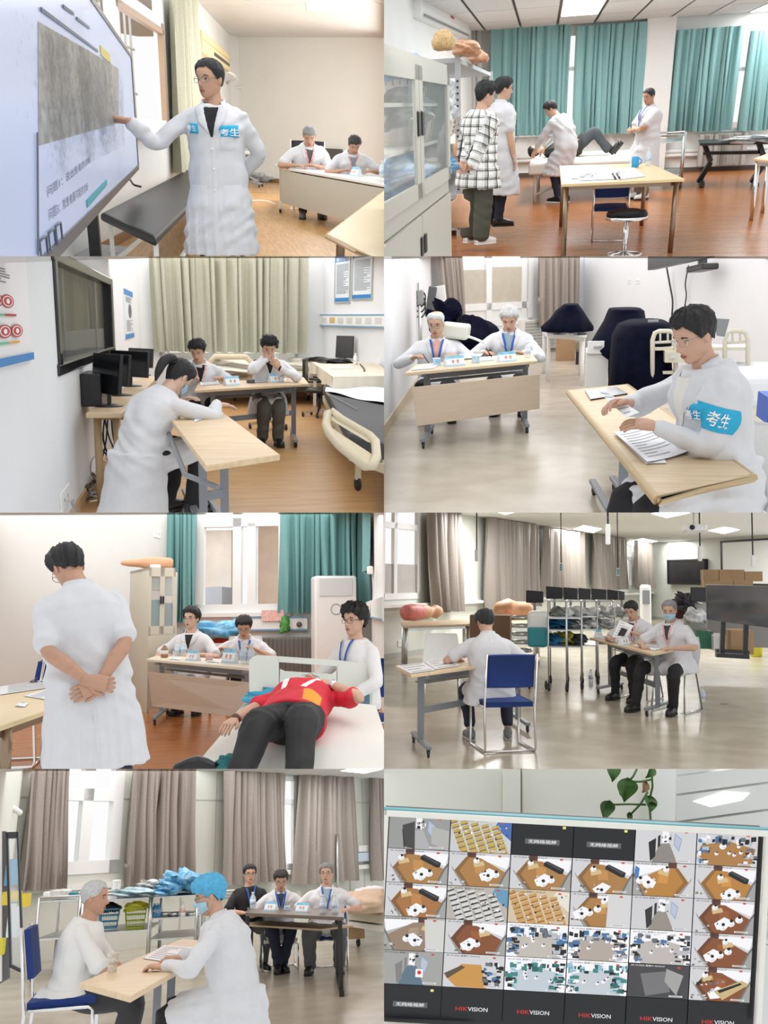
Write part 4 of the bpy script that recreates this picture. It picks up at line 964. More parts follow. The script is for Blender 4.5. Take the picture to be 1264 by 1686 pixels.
cable('thin black power cable behind the touch screen',[RM.at(400,600,.7),RM.at(425,590,.72),RM.at(440,608,.68),RM.at(465,615,.66)],.012)
# couch
q = [RM.at(330,700,.62),RM.at(512,782,.62),None,RM.at(625,553,.62)]; q[2] = q[1] + q[3] - q[0]
t = thing('examination_couch','black padded examination couch with white steel legs','couch',(ctr(q).x,ctr(q).y,0)); vinyl = mat('black_vinyl',(.007,.007,.008),.42,spec=.18,bump=.06,scale=12)
mb = MB(); mb.slab([p-Vector((0,0,.07)) for p in q],(0,0,.07)); mb.build('pad',vinyl,t,.03,3)
for a_,b_ in ((.08,.03),(.92,.03),(.08,.5),(.92,.5),(.92,.97)): mb = MB(); p = bil(q,a_,b_); mb.span((p.x,p.y,0),(p.x,p.y,.55),.035,.035); mb.build('leg',WHITEM(),t)
for a_ in (.08,.92): mb = MB(); p,p2 = bil(q,a_,.03),bil(q,a_,.97); mb.span((p.x,p.y,.2),(p2.x,p2.y,.2),.03,.03); mb.build('rail',WHITEM(),t)
# standing man
p = figure('standing man in long white coat with blue badges pointing at the touch screen',690,262,505,168,1.0,tilt=-2,zp=.92,p1=-1,p2=2,head=(4,-30,0),
    R=((.50,.27,1.39),(.2,-.3,-1)),L=((-.10,-.20,1.0),(-1,-.2,-.1)),hands={'R': dict(dir=(.9,.25,.12),palm=(0,.4,-1),curl=.12,spread=.3),'L': dict(dir=(1,-.1,-.1),palm=(0,-1,0))})
p.body(1).hair('black',th=.018,front=.078,back=-.05,side=.0,mess=.1).glasses().top(hem=.50,off=.032,amp=.0045)
p.pants(mat('dark_grey_trousers',(.04,.042,.05),.8)).shoes(BLACKP())
p.lapels(shirt=mat('black_tee',(.012,.012,.015),.8),deep=.20).front(3)
o = p.patch('name_patch',[(-.17,.125),(-.05,.125),(-.05,.205),(-.17,.205)],BADGE(),.012); p.ontop('lettering','考生',(-.11,.165),.05,mat('white_lettering',(.9,.92,.94),.6),.015,parent=o)
o = p.patch('name_patch',[(.085,.115),(.145,.115),(.145,.18),(.085,.18)],BADGE(),.012); p.ontop('lettering','考生',(.115,.148),.034,mat('white_lettering',()),.015,w=.05,parent=o)
# examiners' table
q = [RM.at(918,549,.75),RM.at(1330,618,.75),None,RM.at(924,529,.75)]; q[2] = q[1] + q[3] - q[0]
greyt = mat('putty_grey_laminate',(.46,.43,.36),.5,var=.03)
table('grey panelled folding table of the two red lanyard examiners',q,.035,'T',mat('pale_laminate',(.70,.68,.64),.45),mat('pale_grey_metal',(.55,.54,.5),.4),panel=greyt,ph=(.19,.70),panel_out=.0,inset=(.012,.012),footr=.46)
TX = (q[1]-q[0]).normalized(); on = lambda u,v: RM.at(u,v,.75)
nameplate('examiner nameplate before the grey haired examiner',on(1012,555),TX,.30,.11,.1)
nameplate('examiner nameplate before the dark haired examiner in the cream room',on(1172,580),TX,.27,.125,.1)
bottle('water bottle between the two nameplates on the grey table',on(1052,552),.20,.042,lab=(.3,.5,.75)); bottle('water bottle at the far end of the grey table',on(1258,583),.22,.05,lab=(.3,.5,.75))
for k,(u,v) in enumerate(((958,545),(1085,560),(1225,578))):
    c = on(u,v); e1 = TX * .11; e2 = Vector((-TX.y,TX.x,0)) * .28; paper(['small white form under the pen hand of the grey haired examiner','white form between the two red lanyard examiners','white form beside the far nameplate on the grey table'][k],[c-e1-e2,c+e1-e2,c+e1+e2,c-e1+e2],'forms on the grey table',5)
mb = MB(); mb.tube([on(945,538)+Vector((0,0,.01)),on(962,541)+Vector((0,0,.01))],.012,6); tag(mb.build('pen',BLACKP()),'black pen lying on the grey table','pen')
red = mat('red_lanyard',(.62,.05,.07),.6,col2=(.85,.75,.75),scale=60,var=.1)
def tableR(x,y,tz,sc): return (x,y,tz/sc+.03)
for (lab,u,v,pm_,sc,hair,hd,R_,L_,sh) in (('grey haired examiner with red lanyard writing at the grey table',1018,448,268,1.22,'grey',(38,-4,0),(.20,.34),(-.06,.34),(.10,.10,.10)),
        ('dark haired examiner with red lanyard bent over the grey table',1166,476,262,1.1,'dark',(42,4,0),(.16,.36),(-.24,.34),(.25,.28,.33))):
    p = figure(lab,u,v,pm_,180,sc,tilt=-1,zp=.45,p1=12,p2=26,head=hd,R=(tableR(*R_,.80,sc),(1,-.2,-.6)),L=(tableR(*L_,.80,sc),(-1,-.2,-.6)),legR=((.12,.42,.085),(0,.6,1)),legL=((-.12,.42,.085),(0,.6,1)),fat=1.1)
    p.body(1).hair(hair,th=.014 if hair == 'grey' else .016,front=.07,back=-.05,mess=.12).top(long=False,sit=True,off=.028,sleeve=.8).lapels(shirt=mat('shirt_%d' % int(sh[2]*100),sh,.8),deep=.17).lanyard(red,badge=hair == 'dark',deep=.22).front(1,False,True,.5)
    p.pants(mat('dark_trousers',(.03,.03,.035),.8)).shoes(mat('grey_shoe',(.14,.13,.12),.7))
p = None
sled_chair('dark chair behind the grey haired examiner',(RM.aty(1020,500,16.).x,16.),180,mat('dark_fabric',(.03,.03,.035),.8),1.3,group='examiner chairs in the cream room')
# near table
q = [RM.at(1077,770,.75),RM.at(1290,874,.75),None,RM.at(1300,600,.75)]; q[2] = q[1] + q[3] - q[0]
table('pale yellow wooden table in the lower corner of the touch screen room',q,.03,'4',mat('pale_maple',(.78,.62,.36),.4,var=.05,scale=5,stretch=(1,9,9)),mat('brown_steel',(.25,.16,.10),.35,.6),inset=(.06,.08),lr=.03,edge=mat('tan_edging',(.55,.36,.18),.5))
# stool base, bag, radiator behind
t = thing('office_stool','swivel stool with star foot against the cream wall','stool',RM.at(815,612)); b = RM.at(815,615); k = 1.35
mb = MB(); mb.tube([b+Vector((0,0,.1)),b+Vector((0,0,.55*k))],.035,8); mb.build('post',CHROME(),t)
for i in range(5): an = i * 1.257 + .4; e = Vector((math.cos(an),math.sin(an),0)) * .3 * k; mb = MB(); mb.span(b+Vector((0,0,.12)),b+e+Vector((0,0,.08)),.04,.03); mb.build('foot',GREYM(),t); caster(t,b+e,.035)
mb = MB(); mb.lathe([(.02,.54*k),(.22,.55*k),(.23,.59*k),(.2,.61*k)],b,18); mb.build('seat',mat('pale_seat',(.6,.66,.72),.5),t)
blob('crumpled plastic bag on the floor by the swivel stool',RM.at(850,598)+Vector((0,0,.07)),.36,.5,.16,mat('clear_grey_plastic',(.55,.56,.55),.3,var=.3,scale=12),'plastic_bag','bag',.3,4)
cable('white cable lying across the honey laminate floor',[RM.at(790,664),RM.at(840,660),RM.at(880,662),RM.at(905,672)],.012,WHITEP())
t = thing('radiator','cast iron radiator under the cream wall between the examiners','radiator',bw.ppx(1085,560))
a0,zz = bw.px(1074,488); a1 = bw.px(1130,488)[0]
for k in range(7): a_ = lerp(a0,a1,(k+.5)/7); mb = MB(); bw.box(mb,a_-.06,a_+.06,.12,zz,.06,.2); mb.build('radiator_section',mat('dark_iron',(.10,.095,.09),.5),t,.02)
# ================================================================ picture 2: skills room with teal curtains
use(Room(632,0,340,1.49,.5,kk=1.17,st=(1.03,1,.96))); overhead(4,15,.8)
teal = mat('teal_curtain',(.23,.43,.43),.7,bump=.12,scale=70,var=.1)
REDF = woodmat('red_brown_laminate',(.36,.115,.026),(.50,.19,.05),.22,2.,(1,14,14),.02,.3)
bw = Wall(RM.at(330,588),RM.at(1264,556)); CE = bw.px(480,90)[1]
fl = floor_slab('glossy red brown laminate floor of the teal curtain room',REDF,2,60,-12,16)
planks(fl,REDF,bw.pt(-4,0,12.),bw.X,-5,40,.42,5.,6)
a = lambda u,v=300: bw.px(u,v)[0]; z_ = lambda v,u=700: bw.px(u,v)[1]
zs = z_(452); holes = [(a(360),a(840),zs,z_(100)),(a(950),a(1300),zs,z_(108,1100))]
bw.build('wall_back','white wall with two windows behind the teal curtains',white_wall(),-4,16,0,CE+.3,holes)
for k,h in enumerate(holes): window(k+1,bw,['white window behind the first pair of teal curtains','white window behind the second pair of teal curtains'][k],*h,vs=(((h[0]+h[1])/2+(-.2 if k == 0 else -.9),),),hs=((h[3]-.7,),))
mb = MB(); bw.box(mb,-4,16,0,.09,0,.02); tag(mb.build('baseboard_back',mat('dark_baseboard',(.10,.08,.07),.5)),'dark baseboard below the teal curtains','baseboard',kind='structure')
for k,(u0,u1,vt,vb,lab) in enumerate(((350,609,78,446,'teal curtain nearest the steel shelf'),(627,848,83,440,'teal curtain over the bending doctor'),(940,1151,96,432,'teal curtain behind the man with crossed arms'),(1172,1290,102,428,'teal curtain at the far end of the room'))):
    curtain(lab,bw.pt(a(u0),0,.25),bw.pt(a(u1),0,.25),z_(vt,(u0+u1)/2),z_(vb,(u0+u1)/2),teal,9 if k != 3 else 5,.10,seed=k,group='teal curtains')
mb = MB(); bw.box(mb,a(848),a(940),0,CE,0,.28); tag(mb.build('wall_pier',white_wall()),'white pier between the two teal curtain windows','pillar',kind='structure')
mb = MB(); mb.tube([bw.pt(-1,zs-.35,.1),bw.pt(15,zs-.35,.1)],.04,8); tag(mb.build('heating_pipe',WHITEM()),'white heating pipe under the teal curtains','pipe')
mb = MB(); mb.tube([bw.pt(-1,.35,.12),bw.pt(15,.35,.12)],.04,8); tag(mb.build('heating_pipe',WHITEM()),'white heating pipe just above the dark baseboard','pipe')
# left wall
c = bw.pt(a(296),0); n0 = RM.at(95,60,2.77); lw = Wall((c.x,c.y),(n0.x,n0.y))
lw.build('wall_left','white wall behind the steel cabinet and shelf',white_wall(),-.3,lw.L+12,0,CE+.3)
for u in (300,318): q = bw.pt(a(u),0,.3); mb = MB(); mb.tube([q,q+Vector((0,0,CE))],.07,8); tag(mb.build('riser_pipe',mat('grey_pipe',(.5,.5,.48),.5)),['grey riser pipe in the corner beside the air conditioner','thin grey riser pipe next to the teal curtain'][u > 310],'pipe')
# ceiling tiles and lamps
ce = ceiling_slab('white tiled ceiling over the teal curtains',bw,-6,16,CE+.03,mat('dark_grid',(.16,.16,.16),.8))
g0 = bw.ppx(570,96); g0 = Vector((g0.x,g0.y,CE)); tw = (bw.ppx(690,96)-bw.ppx(570,96)).length; tl = 2.1
gy = (RM.at(450,85,CE)-RM.at(425,0,CE)); gy.z = 0; gy = -gy.normalized(); tile = mat('ceiling_tile',(.70,.71,.71),.9,bump=.2,scale=60,var=.03); k = 0
for i in range(-5,9):
    for j in range(0,4):
        q = g0 + bw.X * (i*tw) + gy * (j*tl); e = .025; P = [q+bw.X*e+gy*e,q+bw.X*(tw-e)+gy*e,q+bw.X*(tw-e)+gy*(tl-e),q+bw.X*e+gy*(tl-e)]
        if not any(inview(p) for p in P+[ctr(P)]): continue
        if (i,j) in ((0,1),(0,2),(5,0),(6,0)) and not (i,j) in ((6,0),):
            k += 1; lamp_panel(['glowing ceiling lamp panel above the bending doctor','glowing ceiling lamp panel nearest the viewer in the tiled ceiling','glowing ceiling lamp panel at the far edge of the tiled ceiling'][min(k-1,2)],[p-Vector((0,0,.02)) for p in P],0,80 if k < 3 else 45)
        else: mb = MB(); mb.slab([p-Vector((0,0,.012)) for p in P],(0,0,.02)); mb.build('ceiling_tile',tile,ce)
# air conditioner
f0 = RM.at(285,128,2.77); f1 = RM.at(128,58,2.77); aX = (f1-f0); aL = aX.length; aX /= aL; aN = Vector((aX.y,-aX.x,0)); aN = aN if aN.x < 0 else -aN; q = f0; zb = 2.77; zt = zb + .42
Pt = lambda s_,z,o: f0 + aX * s_ + Vector((0,0,z-zb)) + aN * o
t = thing('air_conditioner','white wall air conditioner above the steel shelf','air conditioner',Pt(aL/2,zb,.2)); mb = MB()
mb.slab([Pt(0,zb,.5),Pt(0,zb,.06),Pt(0,zb+.1,0),Pt(0,zt-.04,.05),Pt(0,zt,.5)],aX*aL); mb.build('casing',WHITEP(),t,.03)
mb = MB(); mb.span(Pt(.2,zb+.05,.01),Pt(aL-.2,zb+.05,.01),.02,.03); mb.build('louvre',mat('grey_line',(.25,.25,.25),.5),t)
mb = MB(); mb.span(Pt(aL*.40,zb+.27,.015),Pt(aL*.46,zb+.27,.015),.02,.14); mb.build('sticker',mat('brown_sticker',(.35,.12,.06),.5),t)
# steel cabinet, facing right
stl = mat('putty_steel',(.50,.49,.43),.45,var=.03); ZT = 1.8
cf = RM.at(207,214,ZT); cn = RM.at(-60,122,ZT); X = Vector((cf.x-cn.x,cf.y-cn.y,0)); L = X.length; X /= L; Nn = Vector((X.y,-X.x,0)); O = Vector((cf.x,cf.y,0))
C = lambda s,z,o=0.: O - X * s + Nn * o + Vector((0,0,z)); cpx = lambda u,v: RM.atp(u,v,C(0,0),Nn)
sp = lambda u,v: (-(cpx(u,v)-O).dot(X),cpx(u,v).z)
t = thing('steel_cabinet','putty grey steel cabinet with glass upper doors at the left edge','cabinet',C(L/2,0,-.3)); D = .55
sm = sp(105,300)[0]; zm = sp(215,585)[1]; ends = (0.,sm,2*sm)
for s0 in (0,L-.03): mb = MB(); mb.slab([C(s0,0,-D),C(s0+.03,0,-D),C(s0+.03,0,-.01),C(s0,0,-.01)],(0,0,ZT)); mb.build('side_panel',stl,t)
mb = MB(); mb.slab([C(0,0,-D),C(L,0,-D),C(L,ZT,-D),C(0,ZT,-D)],Nn*.02); mb.build('back_panel',stl,t)
for z0,z1 in ((ZT-.06,ZT),(zm-.1,zm),(0,.06)): mb = MB(); mb.slab([C(0,z0,-D),C(L,z0,-D),C(L,z1,-D),C(0,z1,-D)],Nn*D); mb.build('panel',stl,t)
for v in (338,470): zq = sp(165,v)[1]; mb = MB(); mb.slab([C(0.02,zq-.02,-D),C(L,zq-.02,-D),C(L,zq,-D),C(0.02,zq,-D)],Nn*(D-.06)); mb.build('shelf',stl,t)
for k in (0,1,2):
    s0,s1 = k * sm + .01,(k+1) * sm - .01; zt_ = ZT - .06; fr = .14
    if s0 > L: break
    d = MB()
    for r in ((s0,s0+fr,zm,zt_),(s1-fr,s1,zm,zt_),(s0,s1,zm,zm+.09),(s0,s1,zt_-.08,zt_)): d.slab([C(r[0],r[2]),C(r[1],r[2]),C(r[1],r[3]),C(r[0],r[3])],Nn*.02)
    dm = d.build('door',stl,t); g = MB(); g.slab([C(s0+fr,zm+.08,.005),C(s1-fr,zm+.08,.005),C(s1-fr,zt_-.07,.005),C(s0+fr,zt_-.07,.005)],Nn*.004); g.build('pane',GLASSY(),dm)
    hx = (s1-.07) if k == 0 else (s0+.07); h = MB(); zc = sp(125,405)[1]; h.slab([C(hx-.04,zc-.07,.02),C(hx+.04,zc-.07,.02),C(hx+.04,zc+.07,.02),C(hx-.04,zc+.07,.02)],Nn*.012); h.build('handle',BLACKP(),dm,.01)
    d = MB(); d.slab([C(s0,.07),C(s1,.07),C(s1,zm-.11),C(s0,zm-.11)],Nn*.02); dm = d.build('door',stl,t)
    h = MB(); zc = sp(145,780)[1]; h.slab([C(hx-.04,zc-.06,.02),C(hx+.04,zc-.06,.02),C(hx+.04,zc+.06,.02),C(hx-.04,zc+.06,.02)],Nn*.012); h.build('handle',BLACKP(),dm,.01)
def inC(u,v,dep): q = RM.atp(u,v,C(0,0,-dep),Nn); return q
RC = Matrix((X,Vector((-X.y,X.x,0)),Vector((0,0,1)))).transposed(); wp = mat('cream_plastic',(.74,.66,.58),.5)
shz = [sp(165,338)[1],sp(165,470)[1],zm]
for k,(u,vb,wd,hh,lab) in enumerate(((30,325,.7,.16,'cream lattice basket on the top shelf of the steel cabinet'),(35,478,.9,.16,'cream lattice basket on the lower glass shelf of the cabinet'),(160,445,.6,.12,'small cream lattice basket behind the cabinet door handle'))):
    q = inC(u,vb,.28); q.z = shz[0 if k == 0 else 1]; basket(lab,q,wd,.34,hh,RC,wp,group='cream baskets in the steel cabinet')
blu = mat('blue_plastic_sheet',(.06,.30,.58),.4,col2=(.25,.5,.75),scale=8); clr = mat('clear_crumple',(.62,.66,.68),.25,var=.3,scale=14)
for (u,v,rx,rz_,m,lab,sh,dz) in ((30,262,.45,.11,blu,'blue and clear wrapping in the upper cream basket',0,.2),(150,300,.30,.16,clr,'crumpled clear bag on the top shelf of the cabinet',0,.05),(165,385,.26,.15,clr,'crumpled clear bag above the small cream basket',1,.2),(60,600,.75,.13,blu,'blue packets on the cabinet floor',2,.06),(165,585,.28,.09,blu,'small blue packet by the cabinet corner',2,.04),(10,660,.5,.15,blu,'blue woven basket at the bottom of the cabinet',2,.05),(40,395,.8,.14,mat('dark_bag',(.12,.12,.12),.4,var=.4,scale=9),'dark plastic bundle in the cabinet',1,.2)):
    q = inC(u,v,.26); q.z = shz[sh] + dz; blob(lab,q,rx,.2,rz_,m,'packet','packet',.25,int(u),'packets in the steel cabinet',RC)
# steel shelf
gs = mat('grey_shelf_steel',(.42,.44,.45),.45,var=.05); zS = 2.05
s_n = RM.at(242,190,zS); s_f = RM.at(352,240,zS); sX = Vector((s_f.x-s_n.x,s_f.y-s_n.y,0)); sL = sX.length; sX /= sL; sN = Vector((-sX.y,sX.x,0)); SO = Vector((s_n.x,s_n.y,0)); SW = (RM.at(242,190,zS)-RM.at(130,184,zS)).length * .9
S = lambda a_,b_,z: SO + sX * a_ + sN * b_ + Vector((0,0,z))
t = thing('steel_shelf','grey slotted steel shelf holding anatomy models behind the plaid man','shelf',S(0,0,0))
for a_ in (0,sL):
    for b_ in (0,SW): mb = MB(); mb.span(S(a_,b_,0),S(a_,b_,zS+(.09 if a_ == 0 else .02)),.07,.06); mb.build('post',gs,t)
mb = MB()
for k in range(26): mb.box(S(-.036,-.0,.1+k*.068),(.02,.02,.022))
o = mb.build('slots',BLACKINK(),t)
for z in (.12,.50,.92,1.33,zS):
    mb = MB(); mb.slab([S(0,0,z-.05),S(sL,0,z-.05),S(sL,SW,z-.05),S(0,SW,z-.05)],(0,0,.05)); mb.build('shelf_board',gs,t)
mb = MB(); mb.span(S(.02,.0,1.30),S(.02,.5*SW,.98),.02,.05); mb.build('brace',gs,t)
skn = mat('mannequin_skin',(.62,.34,.20),.5,var=.06,scale=6)
wk = mat('woven_straw',(.55,.38,.18),.7,bump=.8,scale=50,var=.3)
blob('straw coloured woven head model on top of the steel shelf',RM.at(196,172,zS)+Vector((0,0,.09)),.125,.2,.125,wk,'woven_head_model','model',.04,3)
blob('skin coloured torso model on top of the steel shelf',RM.at(272,190,zS)+Vector((0,0,.08)),.17,.5,.10,skn,'torso_model','model',.12,5)
blob('small skin coloured limb model at the end of the top shelf',RM.at(312,208,zS)+Vector((0,0,.06)),.13,.4,.09,skn,'limb_model','model',.2,9)
def bust(lab,u,vb,z,sc_,seed):
    q = RM.at(u,vb,z); p = MB()
    p.loft([ell_ring(q+Vector((0,0,h*sc_)),Vector((1,0,0)),Vector((0,1,0)),rx*sc_,ry*sc_,16) for h,rx,ry in ((0,.15,.1),(.12,.14,.1),(.28,.17,.11),(.38,.16,.09),(.43,.07,.06),(.50,.055,.05))]); tag(p.build('torso_model',skn),lab,'model','torso models on the steel shelf')
for k,(u,v,z,h) in enumerate(((228,384,1.33,.62),(275,372,1.33,.5),(300,350,1.33,.45),(250,748,.55,.55),(245,520,.95,.4))): bust(['skin torso model standing beside the cabinet edge','skin torso model behind the slotted post','skin torso model by the plaid man shoulder','skin torso model low on the steel shelf','skin torso model on the middle shelf board'][k],u,v,z,h,k)
# people
olive = mat('olive_cargo',(.075,.073,.055),.85,bump=.2,scale=30)
p = figure('man in a black and white plaid shirt with hands behind his back',336,312,322,-42,zp=.92,p1=1,p2=6,head=(14,-18,0),R=((.06,-.22,.86),(1,-.4,0)),L=((-.03,-.24,.90),(-1,-.4,0)),hands={'R': dict(dir=(-1,-.1,-.4),palm=(0,-1,0)),'L': dict(dir=(1,-.1,-.3),palm=(0,-1,0))},fat=1.14,tilt=2)
p.body(0).hair('black',th=.032,front=.066,back=-.075,mess=.22).top('plaid_shirt',plaidmat('plaid_flannel'),True,hem=.72,off=.035,amp=.005,plaid=True,flare=.6)
p.pants(olive,(.115,.105,.10,.095)).shoes(WHITEP(),WHITEP())
p = figure('man in a short sleeved white coat looking on beside the plaid man',395,292,292,-58,zp=.92,p1=1,p2=3,head=(6,-10,0),R=((.26,.10,.92),(.3,-1,0)),L=((-.26,.12,.92),(-.3,-1,0)),fat=1.18,tilt=2)
p.body(0).hair('black',th=.026,front=.07,back=-.06).glasses().top(long=False,hem=.55,sleeve=.75,off=.03).lapels().lanyard(mat('blue_lanyard',(.02,.10,.42),.6)); p.pants(mat('navy_trousers',(.012,.015,.03),.8)).shoes(mat('black_leather',(.012,.011,.011),.3))
p = figure('doctor in a long white coat bending over the patient on the couch',550,352,212,52,1.,zp=.92,p1=14,p2=36,roll=0,head=(40,30,0),R=((.05,.52,.80),(1,-.3,0)),L=((-.16,.50,.80),(-1,-.3,0)),fixed=True,tilt=2)
p.body(0).hair('black',th=.024,front=.07,back=-.05).top(hem=.44,off=.034,amp=.006).seam(); p.pants(mat('navy_trousers',())).shoes(mat('black_leather',()),WHITEP())
p = figure('man with crossed arms in a short white coat watching from the right',872,318,212,118,zp=.92,p1=0,p2=2,head=(18,10,0),R=((-.08,.23,1.10),(1,.1,-.4)),L=((.10,.24,1.08),(-1,.1,-.4)),hands={'R': dict(dir=(-1,.1,.2),palm=(0,-1,0)),'L': dict(dir=(1,.1,-.1),palm=(0,-1,0))},fat=1.15,tilt=2)
p.body(1).hair('black',th=.012,front=.076,back=-.03,mess=.06).top(long=False,hem=.50,off=.03,sleeve=.8).lapels().lanyard(mat('blue_lanyard',()),False).front(3); p.pants(mat('khaki_trousers',(.22,.17,.11),.8)).shoes(WHITEP(),mat('dark_sole',(.02,.02,.02),.7))
# couch with the patient
q = [RM.at(476,541,.62),RM.at(850,524,.62),RM.at(838,492,.62),RM.at(492,505,.62)]
t = thing('examination_couch','white sheeted couch under the bending doctor','couch',(ctr(q).x,ctr(q).y,0)); sh = mat('ivory_sheet',(.68,.66,.58),.8,bump=.3,scale=6)
mb = MB(); mb.slab([p_-Vector((0,0,.17)) for p_ in q],(0,0,.17)); mb.build('mattress',sh,t,.03)
for a_,b_ in ((.06,.06),(.94,.06),(.06,.94),(.94,.94)): e = bil(q,a_,b_); mb = MB(); mb.tube([(e.x,e.y,0),(e.x,e.y,.5)],.03,8); mb.build('leg',WHITEM(),t)
e0,e1 = bil(q,.06,.06),bil(q,.5,.06); mb = MB(); mb.tube([(e0.x,e0.y,.12),(e1.x,e1.y,.42)],.02,6); mb.build('brace',WHITEM(),t)
lay = Matrix.Rotation(math.radians(90),3,'X'); hd = RM.at(508,500,.74)       # lying on the back, head to the left
p = Person('patient in dark clothes and mask lying on the white couch with knees raised',(0,0),0,1.0,lift=.72,lay=None); xh = (q[1]-q[0]).normalized(); k = Vector((-xh.y,xh.x,0)); p.R = Matrix((-k,Vector((0,0,1)),-xh)).transposed()
p.pose(zp=.92,p1=0,p2=0,head=(-2,0,0),R=((.22,.12,.98),(1,0,.1)),L=((-.20,.14,.95),(-1,0,.1)),legR=((.12,-.04,.34),(0,1,0)),legL=((-.10,-.04,.26),(0,1,0)),toeR=0,toeL=0)
hw_ = p.R @ p.hc; tgt = RM.atp(508,484,bil(q,.2,.5),Vector((-xh.y,xh.x,0))); move_root(p,(tgt.x-hw_.x,tgt.y-hw_.y)); p.loc.z = .74
dk = mat('dark_jacket',(.03,.032,.028),.85); gt = mat('slate_trousers',(.05,.058,.065),.85)
p.body(0).hair('black').mask().top('jacket',dk,True,hem=.78,off=.03); p.pants(gt,(.11,.09,.075,.07))
for kk_,du in (('R',0),('L',0)):
    W_ = p.leg[kk_][2]; mb = MB(); mb.loft([ell_ring(W_+Vector((0,-.04+.0*h,0))+Vector((0,.19*h-.02,-.05-.14*h)),Vector((1,0,0)),Vector((0,.6,.8)),w_,.045,12) for h,w_ in ((0,.02),(.1,.04),(.5,.045),(.85,.045),(1,.02))]); p.mbpart('shoe',mb,BLACKP())
# steel trolley
P = [RM.at(820,632),RM.at(972,622),RM.at(978,598),RM.at(842,604)]; trolley('stainless steel trolley behind the man with crossed arms',P,(.25,.80),STEEL(),.022,rail=.10)
# table
q = [RM.at(583,606,.75),RM.at(990,588,.75),RM.at(872,537,.75),RM.at(577,546,.75)]
table('light wooden table with the blue mug in the teal curtain room',q,.03,'4',mat('pale_maple_bright',(.74,.56,.30),.4,var=.05,scale=5,stretch=(1,9,9)),mat('bronze_steel',(.30,.22,.15),.3,.8),lr=.027,inset=(.045,.05))
on = lambda u,v: RM.at(u,v,.75)
paper('printed score sheet spread on the table with the mug',[on(640,597),on(790,590),on(770,558),on(645,568)],None,9); paper('clipboard with printed form next to the pens',[on(770,594),on(860,582),on(822,553),on(756,557)],None,7); paper('small printed sheet under the score sheet',[on(615,590),on(690,588),on(690,573),on(617,576)],None,4)
for k in (0,1): mb = MB(); mb.tube([on(752+14*k,575)+Vector((0,0,.012)),on(762+14*k,592)+Vector((0,0,.012))],.009,6); tag(mb.build('pen',BLACKP()),['black pen on the score sheet','black pen beside the clipboard'][k],'pen','pens on the table with the mug')
c = on(826,551); t = thing('mug','bright blue mug on the wooden table','mug',c); bm_ = mat('bright_blue_ceramic',(.02,.33,.66),.3); mb = MB(); mb.lathe([(.04,0),(.042,.004),(.042,.12),(.037,.12),(.036,.01),(.001,.008)],c,18); mb.build('cup',bm_,t); mb = MB(); mb.tube([c+Vector((.04,0,.1)),c+Vector((.07,0,.085)),c+Vector((.07,0,.045)),c+Vector((.04,0,.03))],.007,6); mb.build('handle',bm_,t)
bottle('clear water bottle beside the bright blue mug',on(868,545),.20,.036)
sled_chair('blue backed chrome chair tucked under the mug table',(RM.at(738,790).x,RM.at(738,790).y),0,sc=.84)
# stool
b = RM.at(790,846); t = thing('round_stool','round stool with black padded seat and chrome foot ring','stool',b); zq = b; zt = .44
mb = MB(); mb.lathe([(.18,zt-.05),(.205,zt-.035),(.21,zt-.005),(.19,zt+.025),(.10,zt+.04),(.01,zt+.043)],b,28); mb.build('seat',mat('black_vinyl',(.01,.01,.011),.35),t)
mb = MB(); mb.lathe([(.19,zt-.065),(.212,zt-.06),(.212,zt-.03),(.19,zt-.03)],b,28); mb.build('chrome_band',CHROME(),t)
mb = MB(); mb.tube([b,b+Vector((0,0,zt-.05))],.028,10); mb.build('post',CHROME(),t); mb = MB(); mb.tube([b+Vector((.17*math.cos(x),.17*math.sin(x),.03)) for x in np.linspace(0,6.283,24,endpoint=False)],.012,6,closed=True); mb.build('foot_ring',CHROME(),t)
for x in range(4): mb = MB(); an = x * 1.571 + .5; mb.tube([b+Vector((0,0,.06)),b+Vector((.17*math.cos(an),.17*math.sin(an),.03))],.012,6); mb.build('foot',CHROME(),t)
# black desk, radiator, corner table
q = [RM.at(1040,472,.75),RM.at(1275,466,.75),RM.at(1262,455,.75),RM.at(1035,460,.75)]
t = thing('black_desk','low black desk with curved legs before the radiator','table',(ctr(q).x,ctr(q).y,0)); bk = mat('black_lacquer',(.014,.013,.013),.35)
mb = MB(); mb.slab([p_-Vector((0,0,.04)) for p_ in q],(0,0,.04)); mb.build('tabletop',bk,t)
for a_ in (.1,.88):
    e0,e1 = bil(q,a_,.1),bil(q,a_,.9); mb = MB(); f0 = Vector((e0.x,e0.y,.05)); f1 = Vector((e1.x,e1.y,.05)); mb.span(f0,f1,.08,.06); mid = (e0+e1) / 2; dx = (q[1]-q[0]).normalized()
    mb.span(Vector((mid.x,mid.y,.05))-dx*.06,Vector((mid.x,mid.y,.4))+dx*.12,.1,.08,(1,0,0)); mb.span(Vector((mid.x,mid.y,.4))+dx*.12,Vector((mid.x,mid.y,.72))-dx*.03,.1,.08,(1,0,0)); mb.build('leg',bk,t)
e0,e1 = bil(q,.1,.5),bil(q,.88,.5); mb = MB(); mb.span((e0.x,e0.y,.55),(e1.x,e1.y,.55),.2,.05); mb.build('shelf',bk,t)
blob('crumpled clear bag on the black desk',RM.at(1215,460,.78),.4,.4,.07,clr,'plastic_bag','bag',.3,8)
t = thing('radiator','grey sectional radiator behind the black desk','radiator',bw.pt(a(1130),0)); z0,z1 = z_(545,1130),z_(437,1130)
for k in range(15): x = lerp(a(1060),a(1202),(k+.5)/15); mb = MB(); bw.box(mb,x-.085,x+.085,z0,z1,.1,.28); mb.build('radiator_section',mat('pale_iron',(.42,.41,.38),.5),t,.03)
